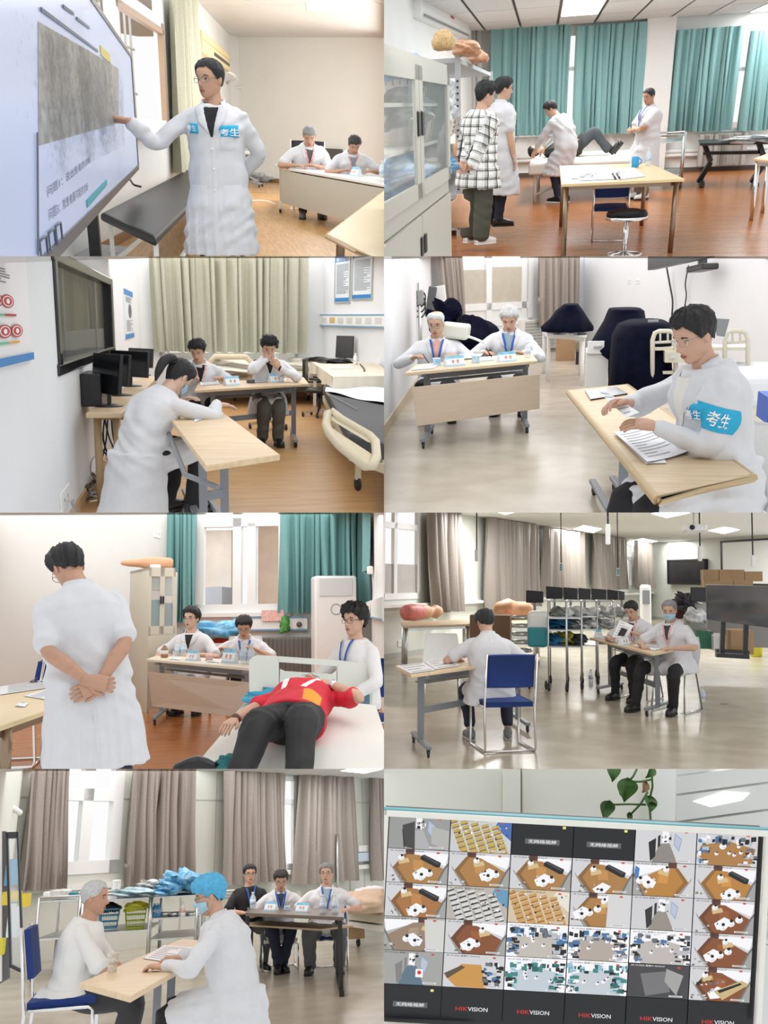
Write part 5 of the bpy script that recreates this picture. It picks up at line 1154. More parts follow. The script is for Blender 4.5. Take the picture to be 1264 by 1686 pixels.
q = [RM.at(1216,522,.75),RM.at(1330,535,.75),None,RM.at(1262,505,.75)]; q[2] = q[1] + q[3] - q[0]; table('light wooden table corner at the right edge of the teal room',q,.03,'4',mat('pale_maple_bright',()),CHROME(),lr=.03,inset=(.12,.1))
# ================================================================ picture 3: woman writing, sage curtain, monitors along the wall
use(Room(0,422,213,1.44,.5)); overhead(4,9,.45); overhead(9,21,2.4)
lw = Wall(RM.at(470,482),RM.at(255,846)); bw = Wall(RM.at(440,470),RM.at(1070,462)); rw = Wall(RM.at(1062,462),RM.at(1330,520))
OAK3 = woodmat('honey_laminate_pale',(.36,.20,.075),(.50,.30,.13),.4,2.2,(1,14,14),.03,.3)
fl = floor_slab('honey laminate floor under the writing woman',OAK3,2,40,-8,12); planks(fl,OAK3,bw.pt(-3,0,12),bw.X,-3,42,.36,4.2,5)
coolw = mat('cool_white_wall',(.74,.77,.80),.75,var=.02,scale=1.4)
d0,z0 = lw.px(372,302); d1 = lw.px(186,200)[0]; z1 = lw.px(300,62)[1]
lw.build('wall_left','cool white wall with the dark observation window',coolw,-.2,14,0,5,[(d0,d1,z0,z1)],.2)
bw.build('wall_back','white window wall behind the long sage curtain',coolw,-1.5,7,0,6,[(bw.px(520,200)[0],bw.px(980,200)[0],bw.px(700,330)[1],6.)])
rw.build('wall_right','cool white wall with framed notices and the bed head panel',coolw,-.1,10,0,6)
window(3,bw,'white window behind the long sage curtain',bw.px(520,200)[0],bw.px(980,200)[0],bw.px(700,330)[1],5.9,vs=((bw.px(700,200)[0],),))
for W,nm,a1 in ((lw,'baseboard_left',13),(bw,'baseboard_back',6)): mb = MB(); W.box(mb,0,a1,0,.10,0,.02); tag(mb.build(nm,mat('tan_baseboard',(.50,.33,.18),.5)),'tan baseboard of the writing woman room, '+nm[10:]+' wall','baseboard',kind='structure')
sage2 = mat('grey_sage_curtain',(.46,.47,.38),.5,bump=.1,scale=50,var=.08)
curtain('wide grey sage curtain across the back window',bw.pt(bw.px(470,0)[0],0,.25),bw.pt(bw.px(1005,0)[0],0,.25),5.2,bw.px(750,316)[1],sage2,17,.11,foot=.93,seed=4)
# observation window
w = thing('window_4','dark framed observation window on the left wall','window',lw.pt((d0+d1)/2,z0)); w['kind'] = 'structure'
bf = mat('black_gloss_frame',(.015,.015,.018),.2); fr = .10
for k,r in enumerate(((d0-.1,d1+.1,z0-.06,z0+.02),(d0-.1,d1+.1,z1-.02,z1+.06),(d0-.1,d0+.12,z0,z1),(d1-.06,d1+.06,z0,z1))): mb = MB(); lw.box(mb,*r,-.1,.02); mb.build('window_frame',bf,w,.012)
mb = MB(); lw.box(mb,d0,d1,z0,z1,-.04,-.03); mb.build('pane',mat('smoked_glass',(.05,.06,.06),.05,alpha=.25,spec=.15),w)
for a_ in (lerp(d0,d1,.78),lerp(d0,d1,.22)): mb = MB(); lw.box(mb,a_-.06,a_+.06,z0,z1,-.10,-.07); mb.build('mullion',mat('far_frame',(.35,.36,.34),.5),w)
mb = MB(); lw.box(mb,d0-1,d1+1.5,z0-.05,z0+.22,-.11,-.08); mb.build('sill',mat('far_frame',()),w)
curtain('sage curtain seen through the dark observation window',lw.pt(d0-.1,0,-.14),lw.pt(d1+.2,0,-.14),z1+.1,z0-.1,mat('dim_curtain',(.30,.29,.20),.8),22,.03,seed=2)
# posters
def poster(label,W,u0,u1,vt,vb,parts,m=None,frame=None,off=.015,name='poster'):
    """W wall; u0/u1 picture columns; vt/vb rows at u0; parts: (x0,x1,y0,y1,colour) in unit coordinates from the top left"""
    a0,zt = W.px(u0,vt); zb = W.px(u0,vb)[1]; a1 = W.px(u1,(vt+vb)/2)[0]; t = thing(name,label,'poster',W.pt((a0+a1)/2,zb))
    mb = MB(); W.box(mb,min(a0,a1),max(a0,a1),zb,zt,0,off); mb.build('board',m or PAPER(),t)
    if frame:
        e = .03; lo,hi = min(a0,a1),max(a0,a1)
        for r in ((lo,hi,zb-e,zb),(lo,hi,zt,zt+e),(lo-e,lo,zb-e,zt+e),(hi,hi+e,zb-e,zt+e)): mb = MB(); W.box(mb,*r,0,off+.015); mb.build('frame',frame,t)
    P = lambda x,y,o: W.pt(lerp(a0,a1,x),lerp(zt,zb,y),off+o)
    for k,(x0,x1,y0,y1,c,nm) in enumerate(parts):
        mb = MB()
        if nm == 'circle': n = 20; mb.quad([P(x0+(x1-x0)*(.5+.5*math.cos(6.2832*i/n)),y0+(y1-y0)*(.5+.5*math.sin(6.2832*i/n)),.002+.0005*k) for i in range(n)]); mb.build('emblem',c,t)
        elif isinstance(nm,tuple): h = abs(zt-zb) * (y1-y0); wd = abs(a1-a0) * (x1-x0); letter(mb,nm[0],P((x0+x1)/2,(y0+y1)/2,.004),(P(1,0,0)-P(0,0,0)).normalized(),(0,0,1),h,wd); mb.build('lettering',c,t)
        elif nm == 'lines':
            n = max(2,int((y1-y0)*50)); r = random.Random(k)
            for i in range(n): y = lerp(y0,y1,(i+.5)/n); xe = x1 - r.choice((0,0,0,.2,.4)) * (x1-x0); hh = (y1-y0) / n * .22; mb.quad([P(x0,y+hh,.003),P(xe,y+hh,.003),P(xe,y-hh,.003),P(x0,y-hh,.003)])
            mb.build('print',c,t)
        else: mb.quad([P(x0,y1,.001+.0004*k),P(x1,y1,.001+.0004*k),P(x1,y0,.001+.0004*k),P(x0,y0,.001+.0004*k)]); mb.build('print_area',c,t)
    return t
redp = mat('red_print',(.45,.02,.02),.5); bluep = mat('blue_print',(.03,.22,.55),.5); wprint = mat('white_print',(.88,.88,.88),.5); org = mat('orange_bar',(.7,.35,.08),.5); grn = mat('green_bar',(.12,.5,.3),.5)
prt = [(.0,.52,.18,.31,INK(),'lines')]
for (x,y) in ((.0,.40),(.25,.40),(-.1,.655),(.12,.655),(.40,.655)):
    x = x + .02; prt += [(x,x+.30,y,y+.115,redp,'circle'),(x+.03,x+.27,y+.012,y+.103,wprint,'circle'),(x+.05,x+.25,y+.02,y+.095,redp,'circle'),(x+.11,x+.19,y+.035,y+.08,wprint,'circle')]
prt += [(0,.3,.565,.585,grn,''),(.3,.58,.565,.585,redp,''),(0,.35,.80,.82,grn,''),(.35,.62,.80,.82,org,''),(0,1,.93,1,bluep,'')]
poster('large poster with red round icons at the left edge',lw,-70,85,-60,378,prt,mat('poster_white',(.80,.80,.82),.5))
poster('narrow blue and white poster beside the sage curtain',lw,403,436,104,276,[(0,1,0,.12,bluep,''),(0,1,.9,1,bluep,''),(.4,.75,.28,.58,mat('dark_figure',(.12,.13,.16),.6),'circle'),(.15,.85,.62,.85,INK(),'lines'),(.15,.8,.14,.26,INK(),'lines')],mat('poster_pale',(.70,.78,.84),.5))
silver = mat('silver_frame',(.55,.56,.56),.35,.6)
for k,(u0,u1,vt,vb) in enumerate(((1108,1154,-30,150),(1166,1227,-45,140))): poster(['framed blue and white notice nearer the sage curtain','framed blue and white notice above the bed head panel'][k],rw,u0,u1,vt,vb,[(0,1,0,.28,bluep,''),(.05,.95,.2,.27,wprint,('操作规程',)),(.08,.92,.32,.86,INK(),'lines'),(0,1,.93,1,bluep,'')],mat('poster_pale',()),silver,name='framed_notice')
a0,zt = rw.px(1058,192); a1 = rw.px(1300,190)[0]; zb = rw.px(1060,230)[1]
t = thing('service_panel','white bed head panel with blue trim and sockets','panel',rw.pt(a0,zb)); mb = MB(); rw.box(mb,a0,a1,zb,zt,0,.07); mb.build('housing',WHITEP(),t,.01)
for z in (zb,zt-.02): mb = MB(); rw.box(mb,a0,a1,z,z+.025,.07,.078); mb.build('blue_trim',mat('steel_blue',(.16,.34,.52),.4),t)
for k in range(7): x = lerp(a0,a1,(k+.8)/8); mb = MB(); rw.box(mb,x-.12,x+.12,lerp(zb,zt,.3),lerp(zb,zt,.75),.07,.08); mb.build('socket',mat('socket_grey',(.6,.62,.62),.5) if k != 1 else mat('socket_gold',(.6,.45,.15),.4),t)
# side desk with monitors
q = [RM.at(282,516,.75),RM.at(400,516,.75),RM.at(520,395,.75),RM.at(462,395,.75)]
table('narrow wooden desk with black monitors along the left wall',q,.04,'4',TOPW(),mat('oak_leg',(.50,.36,.20),.5),lr=.03,inset=(.22,.04))
for k,(u,v,w_,h_,yw,lab) in enumerate(((345,494,.40,.32,-58,'nearest black monitor at the end of the wall desk'),(382,458,.36,.28,-56,'second black monitor on the wall desk'),(422,428,.46,.27,-40,'third black monitor on the wall desk'),(460,392,.36,.24,-42,'farthest black monitor by the sage curtain'))):
    c = RM.at(u,v,.75); lcd(lab,c,yw,w_*1.15,h_,.10,'monitors on the wall desk',name='computer_monitor')
c = RM.at(308,490,.75); mb = MB(); mb.box(c+Vector((0,.1,.13)),(.16,.5,.26)); tag(mb.build('computer_tower',BLACKP(),None,.01),'small black computer case against the wall','computer')
for k in range(7):
    r = random.Random(k); u = 320 + k * 9; top = RM.at(u,505,.70); pts = [top,top+Vector((r.uniform(-.05,.05),0,-.25)),top+Vector((r.uniform(-.1,.15),-.05,-.48))]; e = RM.at(330+r.uniform(0,60),790+r.uniform(-30,20)); cable('black cable hanging under the wall desk towards the floor tangle',pts+[Vector((e.x,e.y,.15)),e+Vector((0,0,.01))],.007,group='cables under the wall desk')
for k in range(7):
    r = random.Random(20+k); c = RM.at(350,785); cable('cable in the tangle on the floor by the left wall',[c+Vector((r.uniform(-.16,.16),r.uniform(-.5,.5),abs(r.gauss(.03,.08))+.01)) for _ in range(6)],.007,[BLACKP(),WHITEP(),GREYM()][k % 3],group='tangled floor cables')
outlet('white socket box low on the left wall',lw,lw.px(212,795)[0],lw.px(212,795)[1],.42,.13)
cable('grey plug cable by the low wall socket',[lw.pt(lw.px(225,805)[0],lw.px(225,805)[1],.03),lw.ppx(238,815,.06),lw.ppx(250,840,.06)],.01,GREYM())
# far examiners' table
q = [RM.at(640,441,.75),RM.at(1017,419,.75),RM.at(1000,398,.75),RM.at(652,416,.75)]
greyleg = mat('blue_grey_metal',(.22,.24,.27),.4)
table('wooden folding table of the two examiners by the sage curtain',q,.03,'T',TOPW(),greyleg,inset=(.13,.13),footr=.5,lowz=.36)
TX = (q[1]-q[0]).normalized(); on = lambda u,v: RM.at(u,v,.75)
nameplate('examiner nameplate nearer the writing woman',on(762,424),TX,.21,.10); nameplate('examiner nameplate before the man with hand at chin',on(908,414),TX,.22,.10)
bottle('water bottle at the end of the folding table by the sage curtain',on(950,408),.20,.03,lab=(.4,.6,.8))
for k,(u,v) in enumerate(((690,418),(850,410))): c = on(u,v); e1 = TX * .14; e2 = Vector((0,.3,0)); paper(['open white form under the first examiner hands','white form with a pen beside the second nameplate'][k],[c-e1-e2,c+e1-e2,c+e1+e2,c-e1+e2],'forms on the folding table',5)
c = on(825,417); mb = MB(); mb.box(c+Vector((0,0,.02)),(.09,.14,.04)); tag(mb.build('small_box',mat('dark_card',(.08,.08,.1),.5),None,.004),'small dark box between the nameplates','box')
red = mat('red_lanyard',(.62,.05,.07),.6,col2=(.85,.75,.75),scale=60,var=.1)
p = figure('examiner in white coat with red lanyard leaning over his form',650,312,290,186,zp=.5,p1=10,p2=24,head=(28,-22,0),R=((.18,.38,.80),(1,-.2,-.6)),L=((-.24,.36,.80),(-1,-.2,-.6)),legR=((.12,.36,.085),(0,1,1)),legL=((-.14,.40,.085),(0,1,1)))
p.body(0).hair('black',th=.03,front=.066,back=-.05,mess=.2).top(sit=True,off=.03,thigh=.7,tail=.25).lapels(shirt=mat('black_tee',(.012,.012,.015),.8),deep=.16).lanyard(red,False,.24); p.pants(mat('black_trousers',(.012,.012,.015),.8)).shoes(BLACKP())
p = figure('examiner with hand at his chin and watch at the folding table',886,300,285,182,zp=.5,p1=6,p2=14,head=(32,-4,0),R=((.04,.24,1.02),(1,.2,-.7)),L=((-.10,.30,.92),(-1,.1,-.6)),hands={'R': dict(dir=(-.2,-.3,1),palm=(0,-1,.1),curl=1.1),'L': dict(dir=(.7,.2,.7),palm=(.2,-1,0),curl=.9)},legR=((.11,.30,.085),(0,1,1)),legL=((-.07,.34,.085),(0,1,1)))
p.body(0).hair('black',th=.034,front=.07,back=-.05,mess=.25,quiff=.6).top(sit=True,off=.03,thigh=.95,tail=.2).lapels(shirt=mat('black_tee',()),deep=.14); p.pants(mat('ash_trousers',(.10,.10,.09),.8),(.11,.085,.075,.07)).shoes(BLACKP())
W_ = p.arm['L']; mb = MB(); limb(mb,[W_[1].lerp(W_[2],.93),W_[1].lerp(W_[2],.99)],[.036,.036],10); p.mbpart('wrist_watch',mb,BLACKP())
# near table and the writing woman
q = [RM.at(676,688,.75),RM.at(922,652,.75),RM.at(708,494,.75),None]; q[3] = q[0] + q[2] - q[1]
table('long wooden folding table the woman writes on',q,.034,'T',TOPW(),greyleg,inset=(.5,.5) if False else (.34,.3),footr=.5,lowz=.3)
on2 = lambda u,v: RM.at(u,v,.75)
e = (q[0]-q[3]).normalized(); mb = MB(); mb.tube([q[0]+(q[3]-q[0])*.75+Vector((-.02,0,-.10)),q[0]+(q[3]-q[0])*.2+Vector((-.05,0,-.14)),q[0]+Vector((.06,.1,-.13))],.016,8); tag(mb.build('rack_bar',greyleg),'curved grey bar under the edge of the writing table','rail')
paper('open exam booklet under the woman hand',[on2(622,540),on2(700,525),on2(680,505),on2(612,512)],None,6,curl=.02); paper('folded sheet lying at the booklet edge',[on2(640,548),on2(715,522),on2(700,515),on2(640,535)],None,3)
p = figure('woman with ponytail and face mask bent over her writing',590,400,470,-52,1.04,zp=.5,p1=18,p2=38,head=(46,2,0),R=((.12,.58,.80),(1,-.2,-.5)),L=((-.16,.46,.80),(-1,-.2,-.5)),hands={'R': dict(dir=(.2,1,-.1),curl=.3)},legR=((.12,.34,.085),(0,1,1)),legL=((-.12,.30,.085),(0,1,1)))
p.body(2).hair('black',th=.020,front=.070,back=-.075,side=-.02).mask().top(sit=True,off=.03,thigh=.85,tail=.42,amp=.006,tailsh=-.05).seam(end=.46); p.pants(mat('black_trousers',())).shoes(BLACKP())
mb = MB(); limb(mb,[(0,-.085,.045),(0,-.135,.055),(0,-.175,-.01),(.01,-.165,-.10),(.01,-.14,-.16)],[.022,.034,.034,.026,.008],12); p.onhead('ponytail',[tuple(v) for v in mb.v],mb.f,HAIRM('black'))
mb = MB(); mb.tube([(.026*math.cos(x),-.112+.012*math.sin(x),.05+.026*math.sin(x)) for x in np.linspace(0,6.283,12,endpoint=False)],.006,5,closed=True); p.onhead('hair_tie',[tuple(v) for v in mb.v],mb.f,BLACKP())
# beds
P = [RM.at(690,398,.5),RM.at(1090,398,.5),RM.at(1085,352,.5),RM.at(690,352,.5)]
t = bed('made up white hospital bed under the sage curtain',P,.55,mat('ivory_sheet3',(.72,.69,.60),.8,bump=.4,scale=5),None,mat('beige_plastic',(.62,.55,.40),.45))
blob('rumpled ivory quilt on the back bed',RM.at(780,372,.6),.9,1.0,.16,mat('ivory_sheet3',()),'quilt','quilt',.25,6); blob('white pillow bundle on the back bed',RM.at(1010,362,.6),.9,1.0,.15,mat('ivory_sheet3',()),'quilt','quilt',.2,2)
t0 = MB(); c0,c1 = P[0],P[0].lerp(P[1],.36); n = 10
t0.tube([Vector((c0.x,c0.y,.35)),Vector((c0.x,c0.y,.75)),c0.lerp(c1,.12)+Vector((0,0,.35)),c0.lerp(c1,.8)+Vector((0,0,.35)),c1+Vector((0,0,.2)),Vector((c1.x,c1.y,.35))],.05,8,closed=True); t0.build('side_rail',mat('beige_plastic',()),t)
q = [RM.at(1150,610,.55),RM.at(1420,700,.55),RM.at(1330,440,.55),RM.at(1062,440,.55)]; grm = mat('charcoal_mattress',(.055,.06,.065),.7,var=.15)
t = bed('hospital bed with charcoal mattress and beige side rail',q,.62,grm,None,mat('beige_plastic',()))
c = [RM.at(1070,445,.64),RM.at(1300,492,.64),RM.at(1340,425,.64),RM.at(1075,428,.64)]
mb = MB(); mb.grid(lambda a_,b_: bil(c,a_,b_)+Vector((0,0,.012*math.sin(9*a_+4*b_))),14,8); mb.grid(lambda a_,b_: Vector(c[0]).lerp(RM.at(1172,500,.64),a_)+Vector((0,0,.005))+(RM.at(1165,575,.40)-RM.at(1100,470,.64))*(b_*lerp(.45,1.,a_)),8,6); tag(mb.build('bed_sheet',mat('white_sheet',(.80,.82,.86),.8,bump=.4,scale=7)),'white sheet over the charcoal mattress','sheet')
def rl(u,v,d=5.8): return RM.aty(u,v,d+(v-600)*-.004)
t2 = MB(); ring = [(1078,520),(1092,512),(1120,535),(1215,590),(1236,612),(1240,660),(1225,690),(1205,692),(1120,625),(1082,580),(1074,555)]
t2.tube([rl(*r_) for r_ in ring],.034,8,closed=True); o = t2.build('side_rail',mat('beige_plastic',()),t)
for rr_ in ([(1120,575),(1150,592),(1150,612),(1120,598)],[(1165,602),(1200,625),(1200,650),(1165,625)]):
    pass
mb = MB(); inner = [(1100,540),(1125,550),(1205,598),(1222,622),(1222,655),(1210,668),(1120,606),(1096,578)]; outer = ring
mb.slab([rl(*r_) for r_ in ((1085,565),(1120,590),(1220,655),(1225,690),(1205,690),(1120,622),(1083,580))],(0.02,.03,0)); mb.build('rail_panel',mat('beige_plastic',()),t)
mb = MB(); mb.slab([rl(*r_) for r_ in ((1085,518),(1120,538),(1215,592),(1232,612),(1212,612),(1118,556),(1083,535))],(0.02,.03,0)); mb.build('rail_panel',mat('beige_plastic',()),t)
# computer table with cloth, office chair
q = [RM.at(1095,398,.78),RM.at(1290,395,.78),RM.at(1240,348,.78),RM.at(1020,345,.78)]
t = thing('computer_table','side table under a cream cloth by the bed head panel','table',(ctr(q).x,ctr(q).y,0)); cm_ = mat('cream_cloth',(.70,.66,.55),.8,bump=.2,scale=20)
mb = MB(); mb.slab([p_-Vector((0,0,.03)) for p_ in q],(0,0,.03)); mb.build('tabletop',WHITEM(),t)
mb = MB(); mb.grid(lambda a_,b_: bil(q,a_,b_)+Vector((0,0,.006)),6,6)
for i in range(4): A_,B_ = q[i],q[(i+1) % 4]; n_ = (ctr([A_,B_])-ctr(q)).normalized(); mb.grid(lambda a_,b_: A_.lerp(B_,a_)+n_*(.01+.02*b_*math.sin(a_*30))+Vector((0,0,.006-(.17+.03*math.sin(a_*12))*b_)),24,4)
mb.build('table_cloth',cm_,t)
for a_,b_ in ((.06,.06),(.94,.06),(.06,.94)): e = bil(q,a_,b_); mb = MB(); mb.span((e.x,e.y,0),(e.x,e.y,.75),.05,.05); mb.build('leg',WHITEM(),t)
on3 = lambda u,v: RM.at(u,v,.785)
lcd('slanted black monitor on the cream cloth table',on3(1132,345),-28,.34,.40,.06,tilt=-8)
bottle('white hand sanitizer bottle on the cream cloth table',on3(1170,357),.19,.038,None,(.9,.9,.9),(.75,.78,.8),WHITEP())
for k,(u,v,w_) in enumerate(((1050,345,.2),(1075,350,.16),(1110,350,.22))): blob(['black headphones lying on the cream cloth','small black charger on the cream cloth','black keyboard heap on the cream cloth'][k],on3(u,v)+Vector((0,0,.02)),w_,.4,.045,BLACKP(),'black_device','device',.3,k)
paper('dark tablet with white page on the cream cloth',[on3(1085,372),on3(1165,370),on3(1150,360),on3(1090,362)],None,0); cable('black cable running off the cream cloth table',[on3(1185,355),RM.at(1200,375,.8),RM.at(1190,400,.7),RM.at(1225,430,.6)],.012)
def office_chair(label,b,yaw,k=1.,group=None):
    t = thing('office_chair',label,'chair',b,group); R = rz(yaw) * k; T = lambda *p_: b + R @ Vector(p_)
    for i in range(5): an = i * 1.2566; e = T(.28*math.cos(an),.28*math.sin(an),.07); mb = MB(); mb.span(T(0,0,.12),e,.04,.035); mb.build('foot',CHROME(),t); caster(t,Vector((e.x,e.y,0)),.035)
    mb = MB(); mb.tube([T(0,0,.1),T(0,0,.42)],.028,8); mb.build('post',BLACKP(),t)
    mb = MB(); mb.box(T(0,0,.45),(.46*k,.44*k,.07*k),rz(yaw)); mb.build('seat',BLACKP(),t,.025); mb = MB(); mb.box(T(0,-.24,.76),(.42*k,.05*k,.46*k),rz(yaw)); mb.build('backrest',BLACKP(),t,.02)
    for sx in (-1,1): mb = MB(); mb.tube([T(sx*.25,.1,.46),T(sx*.27,.1,.64),T(sx*.27,-.14,.66)],.018,6); mb.build('armrest',BLACKP(),t)
    return t
office_chair('black office chair with chrome star foot beside the beds',RM.at(1050,528),-105,.92)
office_chair('black office chair under the examiner with hand at chin',RM.at(895,580)+Vector((0,.4,0)),180,.95)
# ================================================================ picture 4: candidate reading papers, two examiners behind a panelled table
use(Room(632,422,60,1.60,.5)); overhead(4,8,.45); overhead(8,19,2.1)
vin = mat('beige_vinyl_floor',(.46,.41,.33),.25,spec=.4,var=.08,scale=3.,col2=(.52,.47,.39))
coolw = mat('cool_white_wall',(.74,.77,.80),.75,var=.02,scale=1.4)
fl = floor_slab('glossy beige vinyl floor of the reading candidate room',vin,2,40,-10,12)
lw = Wall(RM.at(105,432),RM.at(0,592)); bw = Wall(RM.at(90,352),RM.at(660,300)); rw = Wall(RM.at(655,302),RM.at(1264,452))
lw.build('wall_left','cool white wall beside the balding examiner',coolw,-6,12,0,6)
w0,w1 = bw.px(215,100)[0],bw.px(490,100)[0]; zb = bw.px(300,235)[1]
bw.build('wall_back','white wall with the tall glazed balcony door',coolw,-3,7,0,6,[(w0,w1,zb,6)]); rw.build('wall_right','cool white wall with the hanging television',coolw,-.2,14,0,6)
for W,n,a1 in ((lw,'left',8),(bw,'back',6)): mb = MB(); W.box(mb,-2 if n == 'left' else 0,a1,0,.13,0,.02); tag(mb.build('baseboard_'+n,mat('sand_baseboard',(.55,.47,.34),.5)),'sand coloured baseboard of the reading candidate room, %s wall' % n,'baseboard',kind='structure')
am = bw.px(345,100)[0]; fz0 = bw.px(300,165)[1]; fz1 = bw.px(300,45)[1]; frost = mat('beige_frost',(.50,.46,.38),.5,var=.05,scale=8)
window(5,bw,'white glazed balcony door with frosted lower panes',w0,w1,zb,5.9,vs=((am,),(bw.px(462,80)[0],)),hs=((bw.px(300,168)[1],),),fr=.14,frost=((w0+.14,am-.07,fz0,fz1,frost),(am+.07,w1-.15,bw.px(400,155)[1],bw.px(400,35)[1],frost),(w0,w1,zb,fz0-.05,mat('white_door_panel',(.78,.79,.78),.5))))
taupe = mat('taupe_curtain',(.36,.32,.28),.5,bump=.1,scale=60,var=.08)
curtain('taupe curtain left of the balcony door',bw.pt(bw.px(125,60)[0],0,.3),bw.pt(bw.px(208,60)[0],0,.3),4,bw.px(200,205)[1],taupe,7,.10,foot=.8,shift=.35,seed=1); curtain('taupe curtain right of the balcony door',bw.pt(bw.px(482,60)[0],0,.3),bw.pt(bw.px(612,60)[0],0,.3),4,bw.px(550,228)[1],taupe,9,.11,seed=6,foot=.95)
t = thing('radiator_cover','white louvred radiator cover below the balcony window','radiator',bw.ppx(490,300)); a0,a1 = bw.px(440,260)[0],bw.px(560,260)[0]; z0,z1 = bw.px(490,305)[1],bw.px(490,208)[1]
mb = MB(); bw.box(mb,a0,a1,max(z0,.05),z1,0,.12); mb.build('housing',WHITEM(),t)
for k in range(9): z = lerp(max(z0,.1),z1,(k+.6)/9.4); mb = MB(); bw.box(mb,a0+.1,a1-.1,z-.022,z+.022,.12,.15); mb.build('slat',mat('slat_grey',(.5,.5,.48),.5),t)
# television and cables
tv = thing('television','black wall television cut by the top edge','television',rw.ppx(965,40,.2)); P = [rw.ppx(868,46,.5),rw.ppx(1062,4,.5),rw.ppx(1062,-120,.5),rw.ppx(868,-90,.5)]
mb = MB(); mb.slab(P,-rw.N*.12); mb.build('casing',BLACKP(),tv); mb = MB(); mb.span(rw.ppx(1020,44,.25),rw.ppx(1076,32,.25),.25,.09); mb.build('bracket',BLACKP(),tv,.02); mb = MB(); mb.span(rw.ppx(1048,40,.2),rw.ppx(1048,-20,.2),.12,.12); mb.build('bracket',BLACKP(),tv)
cable('black cable hanging from the television',[rw.ppx(930,34,.1),rw.ppx(942,100,.06),rw.ppx(950,150,.05),rw.ppx(946,215,.05)],.014); cable('thin black cable below the television bracket',[rw.ppx(1002,30,.1),rw.ppx(992,90,.06),rw.ppx(995,130,.05),rw.ppx(986,185,.05)],.010)
for k,u in enumerate((808,836)): outlet(['small white socket on the right wall, nearer the curtain','small white socket on the right wall, nearer the television'][k],rw,rw.px(u,82)[0],rw.px(u,82)[1],.16,.09)
# examiners' table
q = [RM.at(68,384,.75),RM.at(506,343,.75),RM.at(488,322,.75),RM.at(105,356,.75)]; greyl = mat('blue_grey_metal',(.22,.24,.27),.4); bei = mat('beige_panel',(.52,.42,.32),.5,var=.04,scale=4,stretch=(1,1,14))
table('folding table with hanging beige panel before the two examiners',q,.032,'T',mat('pale_oak_top',(.62,.50,.33),.45,var=.06,scale=4,stretch=(1,9,9)),greyl,panel=None,inset=(.12,.08),footr=.55,lowz=.5)
y0,y1 = q[0].y - .06,q[1].y - .06; pn = [RM.aty(92,432,y0),RM.aty(512,388,y1),RM.aty(512,502,y1),RM.aty(108,560,y0)]; t = thing('modesty_board','beige board hanging in front of the folding table','panel',(pn[0].x,pn[0].y,0)); mb = MB(); mb.slab(pn,(0,.03,0)); mb.build('board',bei,t,.004)
mb = MB(); mb.span(RM.aty(478,403,y1-.01),RM.aty(500,400,y1-.01),.01,.035); mb.build('label_plate',WHITEP(),t)
TX = (q[1]-q[0]).normalized(); on = lambda u,v: RM.at(u,v,.75)
nameplate('examiner nameplate before the balding examiner',on(231,360),TX,.23,.10); nameplate('examiner nameplate before the white haired examiner',on(404,346),TX,.22,.10)
bottle('water bottle at the end of the panelled table',on(472,334),.17,.033,lab=(.45,.6,.75))
for k,(u,v) in enumerate(((174,358),(302,350))): c = on(u,v); mb = MB(); mb.box(c+Vector((0,0,.035)),(.075,.12,.07),rz(10)); o = mb.build('carton',mat('pale_blue_card',(.22,.48,.68),.5,col2=(.6,.75,.85),scale=20)); tag(o,['small blue box by the balding examiner pen','small blue box between the two nameplates'][k],'box')
for k,(u,v) in enumerate(((140,365),(340,338),(290,330))): c = on(u,v); e1 = TX * .13; e2 = Vector((0,.25,0)); paper(['white form under the balding examiner hand','white form under the white haired examiner hand','loose white form between the examiners'][k],[c-e1-e2,c+e1-e2,c+e1+e2,c-e1+e2],'forms on the panelled table',5)
blue = mat('blue_lanyard',(.02,.10,.42),.6)
p = figure('balding examiner with glasses and pink shirt writing',171,222,345,184,1.14,zp=.5,p1=4,p2=12,head=(20,-8,0),R=((.22,.34,.66),(1,-.2,-.6)),L=((-.22,.32,.66),(-1,-.2,-.6)),legR=((.13,.12,.085),(0,1,1)),legL=((-.13,.12,.085),(0,1,1)),fat=1.12)
p.body(0).hair('white',th=.012,front=.078,back=-.04,bald=1).glasses().top(sit=True,off=.03).lapels(shirt=mat('pink_shirt',(.72,.40,.34),.8),deep=.18).lanyard(blue,True,.25).front(1,False,True,.45); p.pants(mat('black_trousers',(.012,.012,.015),.8)).shoes(BLACKP())
p = figure('white haired examiner with blue lanyard looking down at his form',412,206,330,180,1.14,zp=.5,p1=6,p2=16,head=(34,0,0),R=((.24,.36,.66),(1,-.2,-.6)),L=((-.14,.38,.66),(-1,-.2,-.6)),legR=((.13,.12,.085),(0,1,1)),legL=((-.13,.12,.085),(0,1,1)))
p.body(0).hair('white',th=.024,front=.072,back=-.05,mess=.18).top(sit=True,off=.03).lapels(shirt=mat('blue_check',(.30,.42,.50),.8),deep=.16).lanyard(blue,True,.26).front(1,False,True,.45); p.pants(mat('black_trousers',())).shoes(BLACKP())
for u,v in ((128,322),(336,302)): a_ = RM.aty(u,v,8.2); mb = MB(); mb.tube([a_,a_+Vector((.05,.04,-.09))],.005,6); tag(mb.build('pen',BLACKP()),['pen in the balding examiner hand','pen in the white haired examiner hand'][u > 200],'pen')
